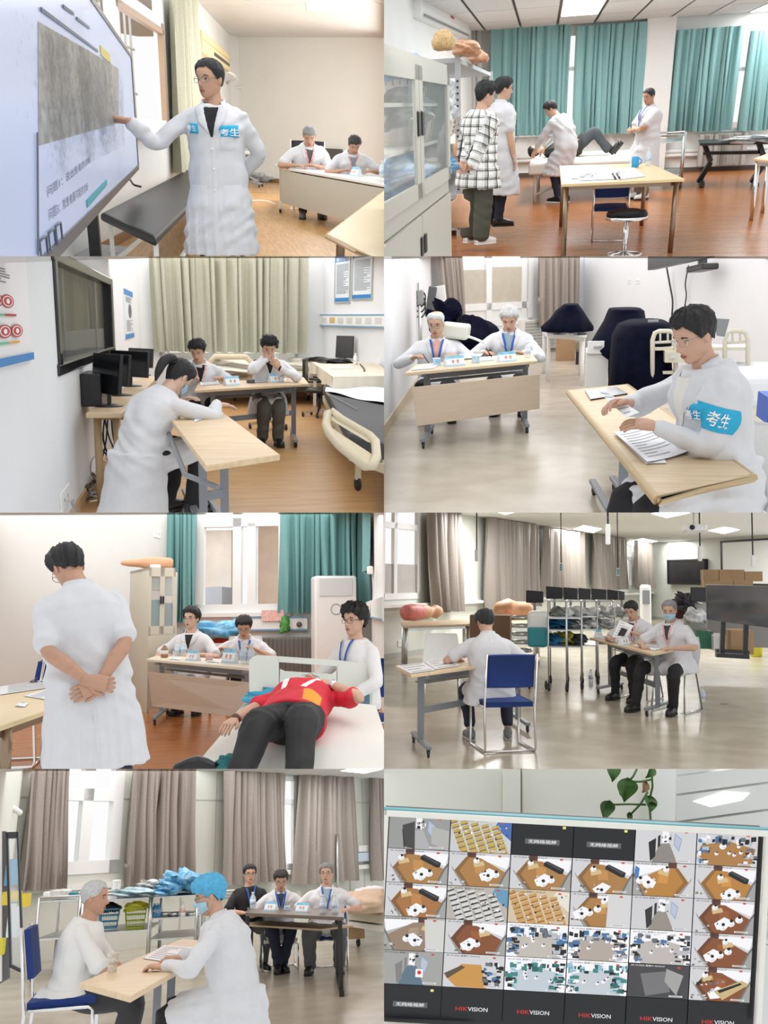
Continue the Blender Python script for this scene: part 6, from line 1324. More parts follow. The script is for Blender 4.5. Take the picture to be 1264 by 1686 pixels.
# clutter behind the balding examiner
velv = mat('navy_velvet',(.003,.004,.014),.95,spec=.1,bump=.3,scale=12,var=.3)
st = RM.at(122,420); t = thing('equipment_stand','grey equipment stand with coiled leads by the left wall','stand',st); mb = MB(); mb.tube([st,st+Vector((0,0,1.55))],.03,8); mb.build('pole',STEEL(),t); zt = RM.aty(120,120,st.y).z
for k in range(3): mb = MB(); c = RM.aty(118,140+18*k,st.y); mb.tube([c+Vector((.09*math.cos(x),.03*math.sin(x*2),.12*math.sin(x))) for x in np.linspace(0,6.28,16,endpoint=False)],.012,5,closed=True); mb.build('coiled_lead',BLACKP(),t)
mb = MB(); mb.box(RM.aty(120,135,st.y),(.1,.1,.22)); mb.build('control_head',mat('grey_device',(.3,.32,.33),.5),t,.02)
a_ = RM.aty(155,150,st.y+1.); mb = MB(); mb.box(a_,(.13,.12,.50),Matrix.Rotation(.15,3,'Y')); tag(mb.build('monitor_back',mat('dark_grey_plastic',(.09,.10,.11),.5),None,.02),'dark upright device casing near the taupe curtain','device')
a_ = RM.aty(183,140,st.y+1.2); mb = MB(); mb.box(a_,(.22,.06,.42),Matrix.Rotation(-.12,3,'Y')); tag(mb.build('white_board',WHITEP(),None,.01),'small white board leaning near the taupe curtain','board')
a_ = RM.aty(235,245,9.9); mb = MB(); mb.box(a_,(.32,.3,.17),Matrix.Rotation(.12,3,'Y')); tag(mb.build('medical_device',mat('ivory_plastic',(.66,.67,.60),.45),None,.03),'ivory medical device arm between the examiners','device')
cable('white jointed arm of the ivory device',[RM.aty(270,262,9.9),RM.aty(300,272,9.9),RM.aty(330,285,9.9)],.016,WHITEP(),'arm',name='device_arm')
blob('dark draped machine behind the two examiners',RM.aty(285,290,11.2),.42,.5,.32,velv,'draped_machine','machine',.15,3); blob('dark cloth heap by the balcony door',RM.aty(205,215,12.),.24,.4,.28,velv,'dark_cloth','cloth',.2,5)
# white side table with bag and box
q = [RM.at(535,252,.75),RM.at(668,262,.75),RM.at(662,236,.75),RM.at(515,235,.75)]
table('white side table with splayed legs under the dark cloth',q,.03,'4',mat('white_blue_top',(.70,.74,.76),.4),WHITEM(),lr=.03,inset=(.08,.1))
blob('clear plastic bag lying on the white side table',RM.at(612,248,.77),.2,.5,.05,mat('clear_crumple',(.62,.66,.68),.25,var=.3,scale=14),'plastic_bag','bag',.3,2)
def drape(label,prof,m,seed=0,name='draped_machine',n=26,dep=.5):
    """velvet thrown over equipment: list of (u_left, u_right, v, depth) rows from top to bottom"""
    r = random.Random(seed); rings = []
    for k,(ul,ur,v,d) in enumerate(prof):
        a_,b_ = RM.aty(ul,v,d),RM.aty(ur,v,d); c = (a_+b_) / 2; rx = (b_-a_).length / 2; t = k / (len(prof)-1)
        rings.append([c+Vector((rx*math.copysign(abs(math.cos(x)) ** .6,math.cos(x))*(1+.03*t*math.sin(9*x)),dep*math.sin(x)*(1+.1*t*math.sin(11*x+seed)),0)) for x in [6.2832*j/n for j in range(n)]])
    mb = MB(); mb.loft(rings); return tag(mb.build(name,m),label,'machine')
drape('navy velvet cover on the side table equipment',[(590,640,158,13.5),(565,655,178,13.5),(545,672,205,13.4),(515,690,232,13.3),(518,690,244,13.3)],velv,1)
drape('tall navy velvet draped machine with flat top',[(740,845,172,10.6),(736,856,180,10.6),(722,862,214,10.5),(700,872,250,10.4),(672,880,300,10.3),(738,885,340,10.2),(740,890,430,10.2)],velv,2)
drape('low navy velvet draped machine next to the cream trolley',[(800,925,212,9.4),(770,942,222,9.3),(750,945,260,9.2),(744,945,340,9.1),(738,950,442,9.)],velv,3)
a_ = RM.aty(886,216,9.1); mb = MB(); mb.box(a_,(.10,.04,.04)); tag(mb.build('label_clip',mat('grey_clip',(.4,.42,.45),.4)),'grey clip on the low velvet cover','clip')
a0 = RM.at(668,425); t = thing('drawer_cabinet','narrow white drawer cabinet under the velvet','cabinet',a0); dz = 11.; P = [RM.aty(662,428,9.9),RM.aty(735,428,9.9)]; c = (P[0]+P[1]) / 2; wd = P[1].x - P[0].x
mb = MB(); mb.box((c.x,c.y+.3,.38),(wd,.6,.76)); mb.build('carcass',WHITEM(),t); zz = RM.aty(690,300,9.9).z; mb = MB(); mb.box((c.x-.02,c.y-.012,zz),(wd*.75,.02,.14)); d_ = mb.build('drawer',WHITEP(),t,.004); mb = MB(); mb.box((c.x,c.y-.026,zz+.01),(.09,.02,.02)); mb.build('handle',STEEL(),d_)
a_ = RM.at(596,345); shelf_box('cardboard_box','brown cardboard box under the white side table',(a_.x,a_.y+.3,.24),(.36,.5,.48),None,mat('cardboard',(.36,.23,.12),.8,var=.08,scale=5)); c = RM.at(645,352); mb = MB(); mb.box((c.x,c.y,.12),(.16,.5,.24)); tag(mb.build('computer_tower',BLACKP(),None,.01),'black computer tower on the floor beside the white drawer cabinet','computer')
# cream trolley
crm = mat('cream_enamel',(.70,.66,.54),.35); t = thing('cream_trolley','cream enamel trolley with rounded rails behind the candidate','trolley',RM.aty(1040,420,8.5)); T8 = lambda u,v,d=8.6: RM.aty(u,v,d)
for u0,u1,d in ((884,960,8.6),(1122,1198,8.6)):
    mb = MB(); mb.tube([T8(u0,470,d),T8(u0,275,d),T8(u0+8,252,d),T8(u0+22,246,d),T8(u1-22,246,d),T8(u1-8,252,d),T8(u1,275,d),T8(u1,420,d)],.022,8); mb.build('rail_frame',crm,t)
    mb = MB(); mb.tube([T8(u0,285,d),T8(u1,280,d)],.014,6); mb.build('rail',crm,t)
    for uu in (lerp(u0,u1,.33),lerp(u0,u1,.66)): mb = MB(); mb.tube([T8(uu,247,d),T8(uu,282,d)],.010,6); mb.build('spindle',crm,t)
for v in (300,378): mb = MB(); mb.slab([T8(884,v+10),T8(1198,v+10),T8(1198,v,9.4),T8(900,v,9.4)],(0,0,.03)); mb.build('shelf',crm,t)
mb = MB(); mb.slab([T8(925,350,8.5),T8(1000,350,8.5),T8(1000,312,8.5),T8(925,312,8.5)],(0,.3,0)); d_ = mb.build('drawer',crm,t); mb = MB(); mb.box(T8(948,330,8.47),(.05,.02,.03)); mb.build('handle',STEEL(),d_)
P = [RM.aty(1096,262,8.2),RM.aty(1122,265,8.2),RM.aty(1138,207,8.2),RM.aty(1090,204,8.2)]; mb = MB(); mb.slab(P,(.0,.03,0)); tag(mb.build('laptop_lid',mat('grey_laptop',(.25,.26,.27),.4),None,.004),'grey laptop lid standing behind the candidate head','laptop')
a_ = RM.aty(1235,420,8.4); mb = MB(); mb.box(a_,(.5,1.2,.3)); tag(mb.build('white_pillow',mat('white_sheet',(.80,.82,.86),.8),None,.08,3),'white pillow at the right edge behind the candidate','pillow')
a_ = RM.aty(1262,497,5.); mb = MB(); mb.box(a_,(.05,.3,.14)); tag(mb.build('blue_bag',mat('royal_blue_bag',(.01,.10,.55),.4)),'sliver of a royal blue bag at the right edge','bag')
# near table and candidate
q = [RM.at(900,790,.75),RM.at(1216,716,.75),None,RM.at(606,440,.75)]; q[2] = RM.at(800,420,.75)
table('long oak folding table with rounded edges the candidate reads at',q,.036,'T',TOPW(),greyl,inset=(.36,.30),footr=.40,lowz=.3,edge=mat('oak_edge',(.52,.38,.20),.5),bevel=.012)
e0,e1 = q[0].lerp(q[3],.2),q[0].lerp(q[3],.8)
fx = RM.at(640,768); 
on = lambda u,v: RM.at(u,v,.75)
paper('upper sheet of the printed case papers on the oak table',[on(865,690),on(1015,648),on(855,566),on(755,590)],'case papers',10,lift=.008,curl=.01); paper('lower sheet of the printed case papers on the oak table',[on(862,686),on(930,684),on(880,590),on(770,596)],'case papers',6)
mb = MB(); P = [on(680,476),on(802,456),on(765,434),on(662,447)]; mb.slab(P,(0,0,.012)); tag(mb.build('tablet',mat('black_glass',(.012,.013,.015),.15),None,.003),'black tablet lying on the oak table','tablet')
p = figure('candidate with glasses and blue armband reading papers at the oak table',1020,262,690,112,zp=.5,p1=4,p2=14,head=(24,8,0),R=((.10,.42,.99),(1,-.2,-.4)),L=((-.05,.34,.90),(-.25,-.5,-1)),hands={'R': dict(dir=(-.2,.9,.1),palm=(-.6,0,-1),curl=.7),'L': dict(dir=(.35,.9,.15),palm=(.5,0,-1),curl=.5)},legR=((.13,.40,.085),(0,1,1)),legL=((-.14,.36,.085),(0,1,1)),fat=1.06)
p.body(0).hair('black',th=.024,front=.072,back=-.045,side=-.005,mess=.14,quiff=.7).glasses(mat('silver_rim',(.6,.6,.6),.2,1.)).top(sit=True,off=.036,thigh=.9,tail=.30,amp=.006).lapels(shirt=mat('white_tee',(.76,.75,.70),.8),deep=.26,wide=.13)
p.reach = .23; o = p.patch('name_patch',[(-.17,.13),(-.06,.13),(-.06,.215),(-.17,.215)],BADGE(),.012); p.ontop('lettering','考生',(-.115,.172),.05,mat('white_lettering',(.9,.92,.94),.6),.015,parent=o)
p.armband('L',.32,.72,BADGE(),-85,85,'考生',(-1,.35,.1)); p.pants(mat('black_trousers',())).shoes(BLACKP())
P = [RM.aty(700,440,4.5),RM.aty(735,448,4.4),RM.aty(842,515,4.1),RM.aty(798,532,4.1)]; paper('sheet of paper held up in the candidate hands',P,None,6,lift=0)
sled_chair('white moulded chair under the candidate',(p.loc.x,p.loc.y),112,WHITEP(),1.05,kind='shell',seat_h=.42)
# ================================================================ picture 5: doctor seen from behind, patient in red on the bed
use(Room(0,844,326,1.30,.5)); overhead(4,9,.3); overhead(9,18.5,2.5)
REDF = woodmat('red_brown_laminate',(.36,.115,.026),(.50,.19,.05),.22,2.,(1,14,14),.02,.3)
bw = Wall(RM.at(545,560),RM.at(1230,556)); lw = Wall(RM.at(560,560),RM.at(-60,735)); rw = Wall(RM.at(1222,556),RM.at(1300,760))
fl = floor_slab('orange laminate floor of the bed room',REDF,2,40,-10,10); planks(fl,REDF,bw.pt(-6,0,12),(bw.X+bw.N*-.25).normalized(),-2,40,.36,4.,6)
warmw = mat('warm_white_wall',(.70,.71,.69),.8,var=.02,scale=1.2)
lw.build('wall_left','plain white wall behind the standing doctor',warmw,-.2,14,0,6)
w0,w1 = bw.px(645,100)[0],bw.px(945,100)[0]; zb = bw.px(800,330)[1]; a = lambda u,v=200: bw.px(u,v)[0]; z_ = lambda v,u=800: bw.px(u,v)[1]
bw.build('wall_back','white wall with the big window between teal curtains',warmw,-1,9,0,6,[(w0,w1,zb,6)]); rw.build('wall_right','narrow strip of white wall at the right edge',warmw,-.2,8,0,6)
window(6,bw,'big white framed window with a view of pale buildings',w0,w1,zb,5.9,vs=((a(780),),(a(828),zb,z_(35))),hs=((z_(32),),),fr=.16,depth=.12)
mb = MB(); bw.box(mb,a(640),a(960),zb-.07,zb,-.1,.12); tag(mb.build('window_sill',WHITEM()),'white sill below the big window','sill',kind='structure')
for k,(u0,u1,v0,v1,c,o) in enumerate(((640,760,60,330,(.80,.76,.68),-4.),(850,960,20,330,(.82,.72,.62),-5.),(655,730,245,330,(.45,.52,.60),-3.))): q0,q1 = bw.ppx(u0,v0,o),bw.ppx(u1,v1,o); mb = MB(); mb.slab([q0,Vector((q1.x,q1.y,q0.z)),Vector((q1.x,q1.y,0)),Vector((q0.x,q0.y,0))],-bw.N*1.); tag(mb.build('far_house',mat('house_%d' % k,c,.9,var=.1,scale=1.5)),['cream house outside the left half of the window','peach house outside the right half of the window','blue grey lean-to roof outside the window'][k],'building')
teal = mat('teal_curtain',(.23,.43,.43),.7,bump=.12,scale=70,var=.1); teal5 = mat('deep_teal_curtain',(.16,.345,.345),.7,bump=.12,scale=70,var=.1)
curtain('teal curtain beside the glass cabinet',bw.pt(a(562),0,.25),bw.pt(a(656),0,.25),4.5,z_(362,600),teal5,5,.1,seed=1); curtain('wide teal curtain above the white air conditioner tower',bw.pt(a(925),0,.25),bw.pt(a(1222),0,.25),4.5,z_(330,1050),teal5,9,.13,seed=2,waist=[(0,1.02),(.6,.99),(1,1.0)])
curtain('sliver of teal curtain at the right edge',rw.pt(.6,0,.1),rw.pt(2.2,0,.1),5,rw.px(1250,165)[1],teal5,4,.06,seed=3)
mb = MB(); bw.box(mb,a(500),a(545),2.6,2.68,0,.01)
outlet('white switch box high beside the teal curtain',lw,lw.px(518,70)[0],lw.px(518,70)[1],.35,.15,name='switch_box')
# glass cabinet
Z0 = 11.6; P = lambda u,v,z=Z0: RM.aty(u,v,z); t = thing('glass_cabinet','cream cabinet with glass doors and a mannequin on top','cabinet',P(490,560)); stl = mat('cream_steel',(.60,.57,.47),.45)
zt = P(490,180).z; xa,xb = P(490,300).x,P(576,300).x; xl = P(405,300).x; c0 = Vector((xl,Z0+1.2,0)); c1 = Vector((xa,Z0,0)); c2 = Vector((xb,Z0+.2,0))
mb = MB(); mb.slab([c0,c1,c1+Vector((0,0,zt)),c0+Vector((0,0,zt))],(0.02,.04,0)); mb.build('side_panel',stl,t); mb = MB(); mb.slab([c0+Vector((0,0,zt)),c1+Vector((0,0,zt)),c2+Vector((0,0,zt)),c2+Vector((-.1,1.2,zt))],(0,0,-.04)); mb.build('top_panel',stl,t)
mb = MB(); mb.slab([c0+Vector((.1,.1,0)),c2+Vector((0,1.3,0)),c2+Vector((0,1.3,zt)),c0+Vector((.1,.1,zt))],(0,.03,0)); mb.build('back_panel',mat('pale_cream',(.66,.66,.6),.6),t)
zm = P(520,400).z; D = (c2-c1); n = Vector((0,-.02,0))
for k in (0,1):
    A_,B_ = c1 + D * (k/2),c1 + D * ((k+1)/2); mb = MB()
    for (f0,f1,z0,z1) in ((0,.18,zm,zt),(.82,1,zm,zt),(0,1,zm,zm+.1),(0,1,zt-.12,zt)): mb.slab([A_.lerp(B_,f0)+Vector((0,0,z0)),A_.lerp(B_,f1)+Vector((0,0,z0)),A_.lerp(B_,f1)+Vector((0,0,z1)),A_.lerp(B_,f0)+Vector((0,0,z1))],n)
    d = mb.build('door',stl,t); mb = MB(); mb.slab([A_.lerp(B_,.1)+Vector((0,0,zm)),B_.lerp(A_,.1)+Vector((0,0,zm)),B_.lerp(A_,.1)+Vector((0,0,zt)),A_.lerp(B_,.1)+Vector((0,0,zt))],n*.3); mb.build('pane',GLASSY(),d)
    h = A_.lerp(B_,.9 if k == 0 else .1); mb = MB(); mb.span(h+Vector((0,-.04,P(530,300).z)),h+Vector((0,-.04,P(530,275).z)),.03,.02); mb.build('handle',BLACKP(),d)
    mb = MB(); mb.slab([A_+Vector((0,0,.05)),B_+Vector((0,0,.05)),B_+Vector((0,0,zm-.02)),A_+Vector((0,0,zm-.02))],n); mb.build('door',stl,t)
for k,(u,v,c) in enumerate(((512,215,(.72,.78,.78)),(515,330,(.10,.36,.42)),(552,340,(.13,.22,.26)),(552,230,(.55,.6,.6)))): q = P(u,v,Z0+.5); mb = MB(); mb.box(q,(.14,.3,.35)); tag(mb.build('carton',mat('cab_box_%d' % k,c,.6),None,.01),['white packet stack in the upper glass cabinet','teal box in the glass cabinet','dark box behind the right glass door','grey packet behind the right glass door'][k],'box')
skn = mat('mannequin_skin',(.62,.34,.20),.5,var=.06,scale=6); mb = MB(); A_,B_ = P(402,152,Z0+.5),P(562,152,Z0+.5); A_.z = B_.z = zt + .085; limb(mb,[A_+Vector((0,0,.0)),A_.lerp(B_,.15),A_.lerp(B_,.35),A_.lerp(B_,.5),A_.lerp(B_,.75),B_],[.03,.05,.06,.085,.08,.07],12); tag(mb.build('arm_mannequin',skn),'skin coloured training limb wrapped on top of the glass cabinet','mannequin')
# back wall: supply panel, radiator, tower air conditioner
a0,a1 = a(772,360),a(1016,360); t = thing('supply_panel','white wall supply panel with blue edge under the window','panel',bw.pt(a0,1)); mb = MB(); bw.box(mb,a0,a1,z_(386),z_(345),0,.12); mb.build('housing',WHITEP(),t,.01)
for v in (344,384): mb = MB(); bw.box(mb,a0,a1,z_(v+5),z_(v),.12,.13); mb.build('blue_trim',mat('steel_blue',(.16,.34,.52),.4),t)
for u,c in ((935,'pale_green_print'),(985,'dark_knob')): q = bw.ppx(u,368,.14); mb = MB(); mb.lathe([(.05,0),(.045,.05)],q,12,axis=bw.N); mb.build('knob',mat(c,(.3,.5,.3) if 'green' in c else (.1,.1,.1),.5),t)
mb = MB(); bw.box(mb,a(868),a(942),z_(358),z_(322),.16,.17); tag(mb.build('red_notice',mat('pink_print',(.72,.35,.32),.6,col2=(.8,.6,.55),scale=30)),'small pink notice stuck on the window edge','notice')
blob('small green ornament hanging by the window sill',bw.ppx(937,375,.2),.08,.08,.16,mat('leaf_green',(.08,.30,.06),.6,var=.3,scale=30),'green_ornament','ornament',.3,2)
t = thing('radiator','dark sectional radiator between the examiners and the tower','radiator',bw.pt(a(950),0)); z0,z1 = z_(528,950),z_(410,950)
for k in range(12): x = lerp(a(868),a(1030),(k+.5)/12); mb = MB(); bw.box(mb,x-.07,x+.07,max(z0,.08),z1,.08,.26); mb.build('radiator_section',mat('dark_iron5',(.13,.12,.11),.5),t,.025)
xa,xb = bw.ppx(1036,300,.9),bw.ppx(1183,300,.9); t = thing('tower_air_conditioner','tall white tower air conditioner in front of the teal curtain','air conditioner',(xa.x,xa.y,0)); zt = bw.ppx(1100,207,.9).z
mb = MB(); mb.box(((xa.x+xb.x)/2,xa.y+.25,zt/2),(xb.x-xa.x,.5,zt)); mb.build('casing',WHITEP(),t,.04)
zq = lambda v: bw.ppx(1100,v,.9).z; mb = MB(); mb.box(((xa.x+xb.x)/2,xa.y-.01,(zq(215)+zq(275))/2),((xb.x-xa.x)*.8,.02,zq(215)-zq(275))); mb.build('louvre',mat('louvre_white',(.66,.67,.68),.4),t,.01)
mb = MB(); mb.tube([Vector(((xa.x+xb.x)/2+.09*math.cos(x),xa.y-.012,zq(318)+.09*math.sin(x))) for x in np.linspace(0,6.283,20,endpoint=False)],.006,5,closed=True); mb.build('dial_ring',GREYM(),t); mb = MB(); mb.box(((xa.x+xb.x)/2+.2,xa.y-.012,zq(400)),(.012,.02,zq(310)-zq(520))); mb.build('seam',mat('louvre_white',()),t)
a0 = rw.px(1216,300)[0]; t = thing('wall_rail','white wall rail with blue line at the right edge','panel',rw.pt(a0,1)); mb = MB(); rw.box(mb,.3,7,rw.px(1240,345)[1],rw.px(1240,290)[1],0,.1); mb.build('housing',WHITEP(),t); mb = MB(); rw.box(mb,.3,7,rw.px(1240,345)[1],rw.px(1240,340)[1],.1,.11); mb.build('blue_trim',mat('steel_blue',()),t)
q = rw.ppx(1218,190,.1); mb = MB(); mb.box(q,(.08,.1,.12)); tag(mb.build('wall_plug',WHITEP(),None,.02),'white plug on the wall beside the teal curtain','plug'); cable('black cable dropping from the white wall plug',[q,q+Vector((.02,0,-.3)),q+Vector((0,0,-.7))],.014)
# examiners' table
bei = mat('beige_panel',(.52,.42,.32),.5,var=.04,scale=4,stretch=(1,1,14)); q = [RM.at(482,482,.75),RM.at(826,512,.75),RM.at(850,492,.75),RM.at(528,466,.75)]
table('panelled folding table behind the bed',q,.03,'T',mat('pale_laminate5',(.68,.62,.50),.45),GREYM(),inset=(.1,.06),footr=.5,lowz=.5)
y0,y1 = q[0].y - .05,q[1].y - .05; P4 = [RM.aty(487,524,y0),RM.aty(822,560,y1),RM.aty(808,678,y1),RM.aty(500,638,y0)]; mb = MB(); mb.slab(P4,(0,.03,0)); tag(mb.build('modesty_board',bei,None,.004),'beige board hanging under the table behind the bed','panel')
TX = (q[1]-q[0]).normalized(); on = lambda u,v: RM.at(u,v,.75); nameplate('examiner nameplate before the short haired woman',on(636,487),TX,.25,.11); nameplate('examiner nameplate before the man looking down by the radiator',on(757,495),TX,.26,.15)
for k,(u,v,h,lb) in enumerate(((541,478,.16,(.7,.6,.5)),(584,472,.18,(.35,.5,.8)),(605,472,.19,(.35,.5,.8)),(802,497,.22,(.35,.5,.8)),(826,497,.2,(.5,.6,.85)))): bottle(['squat bottle of brown drink at the table corner','water bottle behind the first nameplate, nearest the corner','water bottle touching the first nameplate','water bottle between the second nameplate and the bed','water bottle right at the head board of the bed'][k],on(u,v),h,.04 if k else .045,lab=lb,cap=(.75,.8,.85) if k else (.8,.8,.8),body=None if k else mat('brown_drink',(.35,.18,.08),.1,alpha=.7))
c = on(688,487); mb = MB(); mb.box(c+Vector((0,0,.03)),(.08,.1,.06)); tag(mb.build('small_carton',mat('pink_card',(.75,.5,.48),.6),None,.004),'small pink box between the nameplates','box')
for k,(u,v) in enumerate(((575,482),(700,490))): c = on(u,v); e1 = TX * .14; e2 = Vector((0,.2,0)); paper(['white form near the brown drink bottle','white form near the pink box'][k],[c-e1-e2,c+e1-e2,c+e1+e2,c-e1+e2],'forms on the table behind the bed',4)
blue = mat('blue_lanyard',(.02,.10,.42),.6); blk = mat('black_trousers',(.012,.012,.015),.8)
p = figure('short haired woman examiner with glasses looking up at the doctor',630,350,290,160,1.12,zp=.5,p1=2,p2=6,head=(0,-12,0),R=((.22,.30,.68),(1,-.2,-.6)),L=((-.16,.33,.68),(-1,-.2,-.6)),legR=((.11,.12,.085),(0,1,1)),legL=((-.11,.12,.085),(0,1,1)))
p.body(2).hair('black',th=.03,front=.07,back=-.05,quiff=.8,mess=.16).glasses().top(long=False,sit=True,off=.026,sleeve=.85).lapels(shirt=mat('black_tee',(.012,.012,.015),.8),deep=.16).front(1,False,True,.42); p.pants(mat('grey_trousers',(.25,.25,.26),.8)).shoes(BLACKP())
p = figure('examiner with blue lanyard looking down beside the radiator',803,377,295,176,1.16,zp=.5,p1=8,p2=18,head=(30,-4,0),R=((.28,.30,.68),(1,-.2,-.6)),L=((-.14,.34,.68),(-1,-.2,-.6)),legR=((.11,.12,.085),(0,1,1)),legL=((-.11,.12,.085),(0,1,1)),fat=1.1)
p.body(0).hair('black',th=.028,front=.07,back=-.05).glasses().top(long=False,sit=True,off=.028,sleeve=.8).lapels(deep=.18).lanyard(blue,False); p.pants(blk).shoes(BLACKP())
blob('blue plastic bundle behind the examiners',RM.aty(706,395,13.5),.42,.3,.15,mat('bright_blue_sheet',(.02,.30,.62),.4,col2=(.3,.6,.8),scale=9),'blue_bundle','bundle',.3,2); mb = MB(); mb.box(RM.aty(716,420,13.6),(.74,.4,.08)); tag(mb.build('red_cushion',mat('dark_red',(.38,.02,.02),.6),None,.02),'red cushion under the blue plastic bundle','cushion')
for k,u in enumerate((630,812)): c = RM.aty(u,520,11.4); sled_chair(['pale chair behind the short haired woman','pale chair behind the examiner by the radiator'][k],(c.x,c.y),180,WHITEP(),1.15,kind='shell')
# bed and patient: the bed is tipped head end up
hp = RM.aty(1018,578,6.1); kp = RM.aty(905,815,4.97); dz = (hp-kp).normalized(); sd = Vector((dz.y,-dz.x,0)).normalized(); up = sd.cross(dz).normalized(); base = hp - up * .13
BP = lambda u,v,o=0.: RM.atp(u,v,base+up*o,up); q = [BP(600,900),BP(1330,900),BP(1236,634),BP(815,612)]
t = thing('hospital_bed','white sheeted hospital bed with rounded head board','bed',(base.x,base.y,0)); sh = mat('white_bed_linen',(.74,.73,.68),.85,bump=.5,scale=5)
mb = MB(); mb.grid(lambda a_,b_: bil(q,a_,b_)+up*(.012*math.sin(11*a_+5*b_)*math.sin(7*b_)),20,20); mb.build('sheet',sh,t); mb = MB(); mb.slab([p_-up*.14 for p_ in q],up*.12); mb.build('mattress',sh,t,.02)
HB = lambda u,v: RM.aty(u,v,6.62); mb = MB()
outl = [(822,612),(820,500),(830,478),(850,470),(1030,478),(1205,496),(1224,503),(1230,520),(1224,634)]; hole = [(915,492),(1112,506),(1108,524),(1095,533),(940,523),(922,512)]
for A_ in ([(820,492),(822,612),(918,618),(918,492),(918,474),(850,470),(830,478)],[(918,474),(915,492),(1112,506),(1112,487)],[(922,515),(918,618),(1108,628),(1108,524),(1095,533),(940,523)],[(1112,487),(1108,628),(1224,634),(1230,520),(1224,503),(1205,496)]): mb.slab([HB(*x) for x in A_],(0,.05,0))
mb.build('head_board',mat('ivory_board',(.72,.73,.66),.4),t); mb = MB(); mb.slab([HB(865,574)-Vector((0,.02,0)),HB(1215,598)-Vector((0,.02,0)),HB(1215,630)-Vector((0,.02,0)),HB(865,608)-Vector((0,.02,0))],(0,.015,0)); mb.build('blue_panel',mat('slate_blue',(.10,.20,.30),.4),t)
for a_,b_ in ((.06,.92),(.94,.92),(.5,.3)): e = bil(q,a_,b_); mb = MB(); mb.span((e.x,e.y,0),(e.x,e.y,e.z-.15),.06,.06); mb.build('leg',WHITEM(),t)
blob('small blue pillow under the patient head',BP(940,612,.04),.30,.22,.07,mat('cyan_pillow',(.03,.36,.55),.6),'pillow','pillow',.1,3); blob('teal cloth corner at the foot of the bed',BP(745,828,.03),.06,.1,.05,mat('teal_cloth',(.02,.16,.18),.8),'teal_cloth','cloth',.2,2)
redj = mat('red_jersey',(.60,.02,.04),.7,var=.12,scale=6); p = Person('patient in a red jersey lying on the hospital bed',(0,0),0,1.0); p.R = Matrix((-sd,up,dz)).transposed()
p.pose(zp=.92,p1=0,p2=0,head=(-14,6,0),L=((-.20,.10,1.30),(-1,-.1,-.7)),R=((.36,.04,.80),(1,0,0)),legR=((.15,-.02,.10),(0,1,0)),legL=((-.17,-.02,.12),(0,1,0)),hands={'L': dict(dir=(1,.1,.5),palm=(0,-1,0),curl=.4),'R': dict(dir=(.2,0,-1),palm=(0,-1,0),curl=.4)},fat=1.12,toeR=30,toeL=-30)
hd = p.R @ p.hc; M_ = RM.M @ Matrix.Translation(hp-hd); p.loc = hp - hd; p.ppm = 230; p.vox = .0085; p.root.matrix_basis = M_; WM[p.root.name] = M_.copy()
p.body(0).hair('grey',th=.012).glasses().top('jersey',redj,False,hem=.86,off=.026,sleeve=.8,flare=.2); p.pants(mat('black_slacks',(.014,.014,.016),.75),(.12,.10,.085,.075))
for k,(Q,m) in enumerate((([(-.17,.36),(-.05,.33),(-.07,.5),(-.18,.52)],mat('orange_jersey_print',(.75,.30,.02),.6)),([(.08,.12),(.13,.1),(.10,.34),(.07,.32)],mat('white_jersey_print',(.82,.80,.78),.6)),([(-.13,.10),(-.10,.10),(-.02,.3),(-.06,.3)],mat('white_jersey_print',())))): p.patch('printed_stripe',Q,m,.004)
for kx,f in (('R',.9),('L',.94)): W_ = p.arm[kx]; mb = MB(); limb(mb,[W_[1].lerp(W_[2],f),W_[1].lerp(W_[2],f+.06)],[.036,.035],10); p.mbpart('bracelet' if kx == 'R' else 'wrist_watch',mb,mat('brown_beads',(.12,.05,.02),.5) if kx == 'R' else STEEL())
c = BP(652,828,.05); mb = MB(); limb(mb,[c+Vector((-.12,.0,-.03)),c,c+Vector((.12,-.02,-.04))],[.04,.05,.03],10); p.part('shoe',(np.array([tuple(v) for v in mb.v])-np.array(p.loc)) @ np.array(p.R),mb.f,BLACKP())
# seated man at the right
p = figure('seated young man with glasses in a white shirt beside the bed head',1166,356,430,122,zp=.5,p1=2,p2=4,head=(2,6,0),R=((.16,.34,.66),(1,-.3,-.4)),L=((-.20,.30,.62),(-1,-.3,-.4)),legR=((.12,.3,.085),(0,1,1)),legL=((-.12,.3,.085),(0,1,1)))
p.body(0).hair('black',th=.036,front=.062,back=-.06,mess=.28).glasses(BLACKP()).top('t_shirt',mat('white_tee5',(.76,.76,.76),.85),True,sit=True,off=.03,thigh=0).lanyard(blue,False,.26); p.pants(blk).shoes(BLACKP())
sled_chair('chair under the young man beside the bed head',(p.loc.x,p.loc.y),122,BLUEF(),1.)
# standing doctor from behind
p = figure('doctor in a short sleeved white coat standing with hands clasped behind',224,172,600,12,zp=.92,p1=4,p2=10,head=(38,22,0),tilt=-7,R=((.03,-.215,.95),(1,-.25,.05)),L=((-.03,-.235,.97),(-1,-.25,.05)),hands={'R': dict(dir=(-1,-.05,-.35),palm=(0,1,0),curl=.6),'L': dict(dir=(1,-.1,-.35),palm=(0,1,0),curl=.7)},fat=1.08)
p.body(1).hair('black',th=.026,front=.068,back=-.055,mess=.14).glasses().top(long=False,hem=.50,off=.034,sleeve=.86,amp=.005,flare=.9).lapels().seam(); p.pants(mat('navy_jeans',(.02,.028,.06),.85)).shoes(BLACKP())
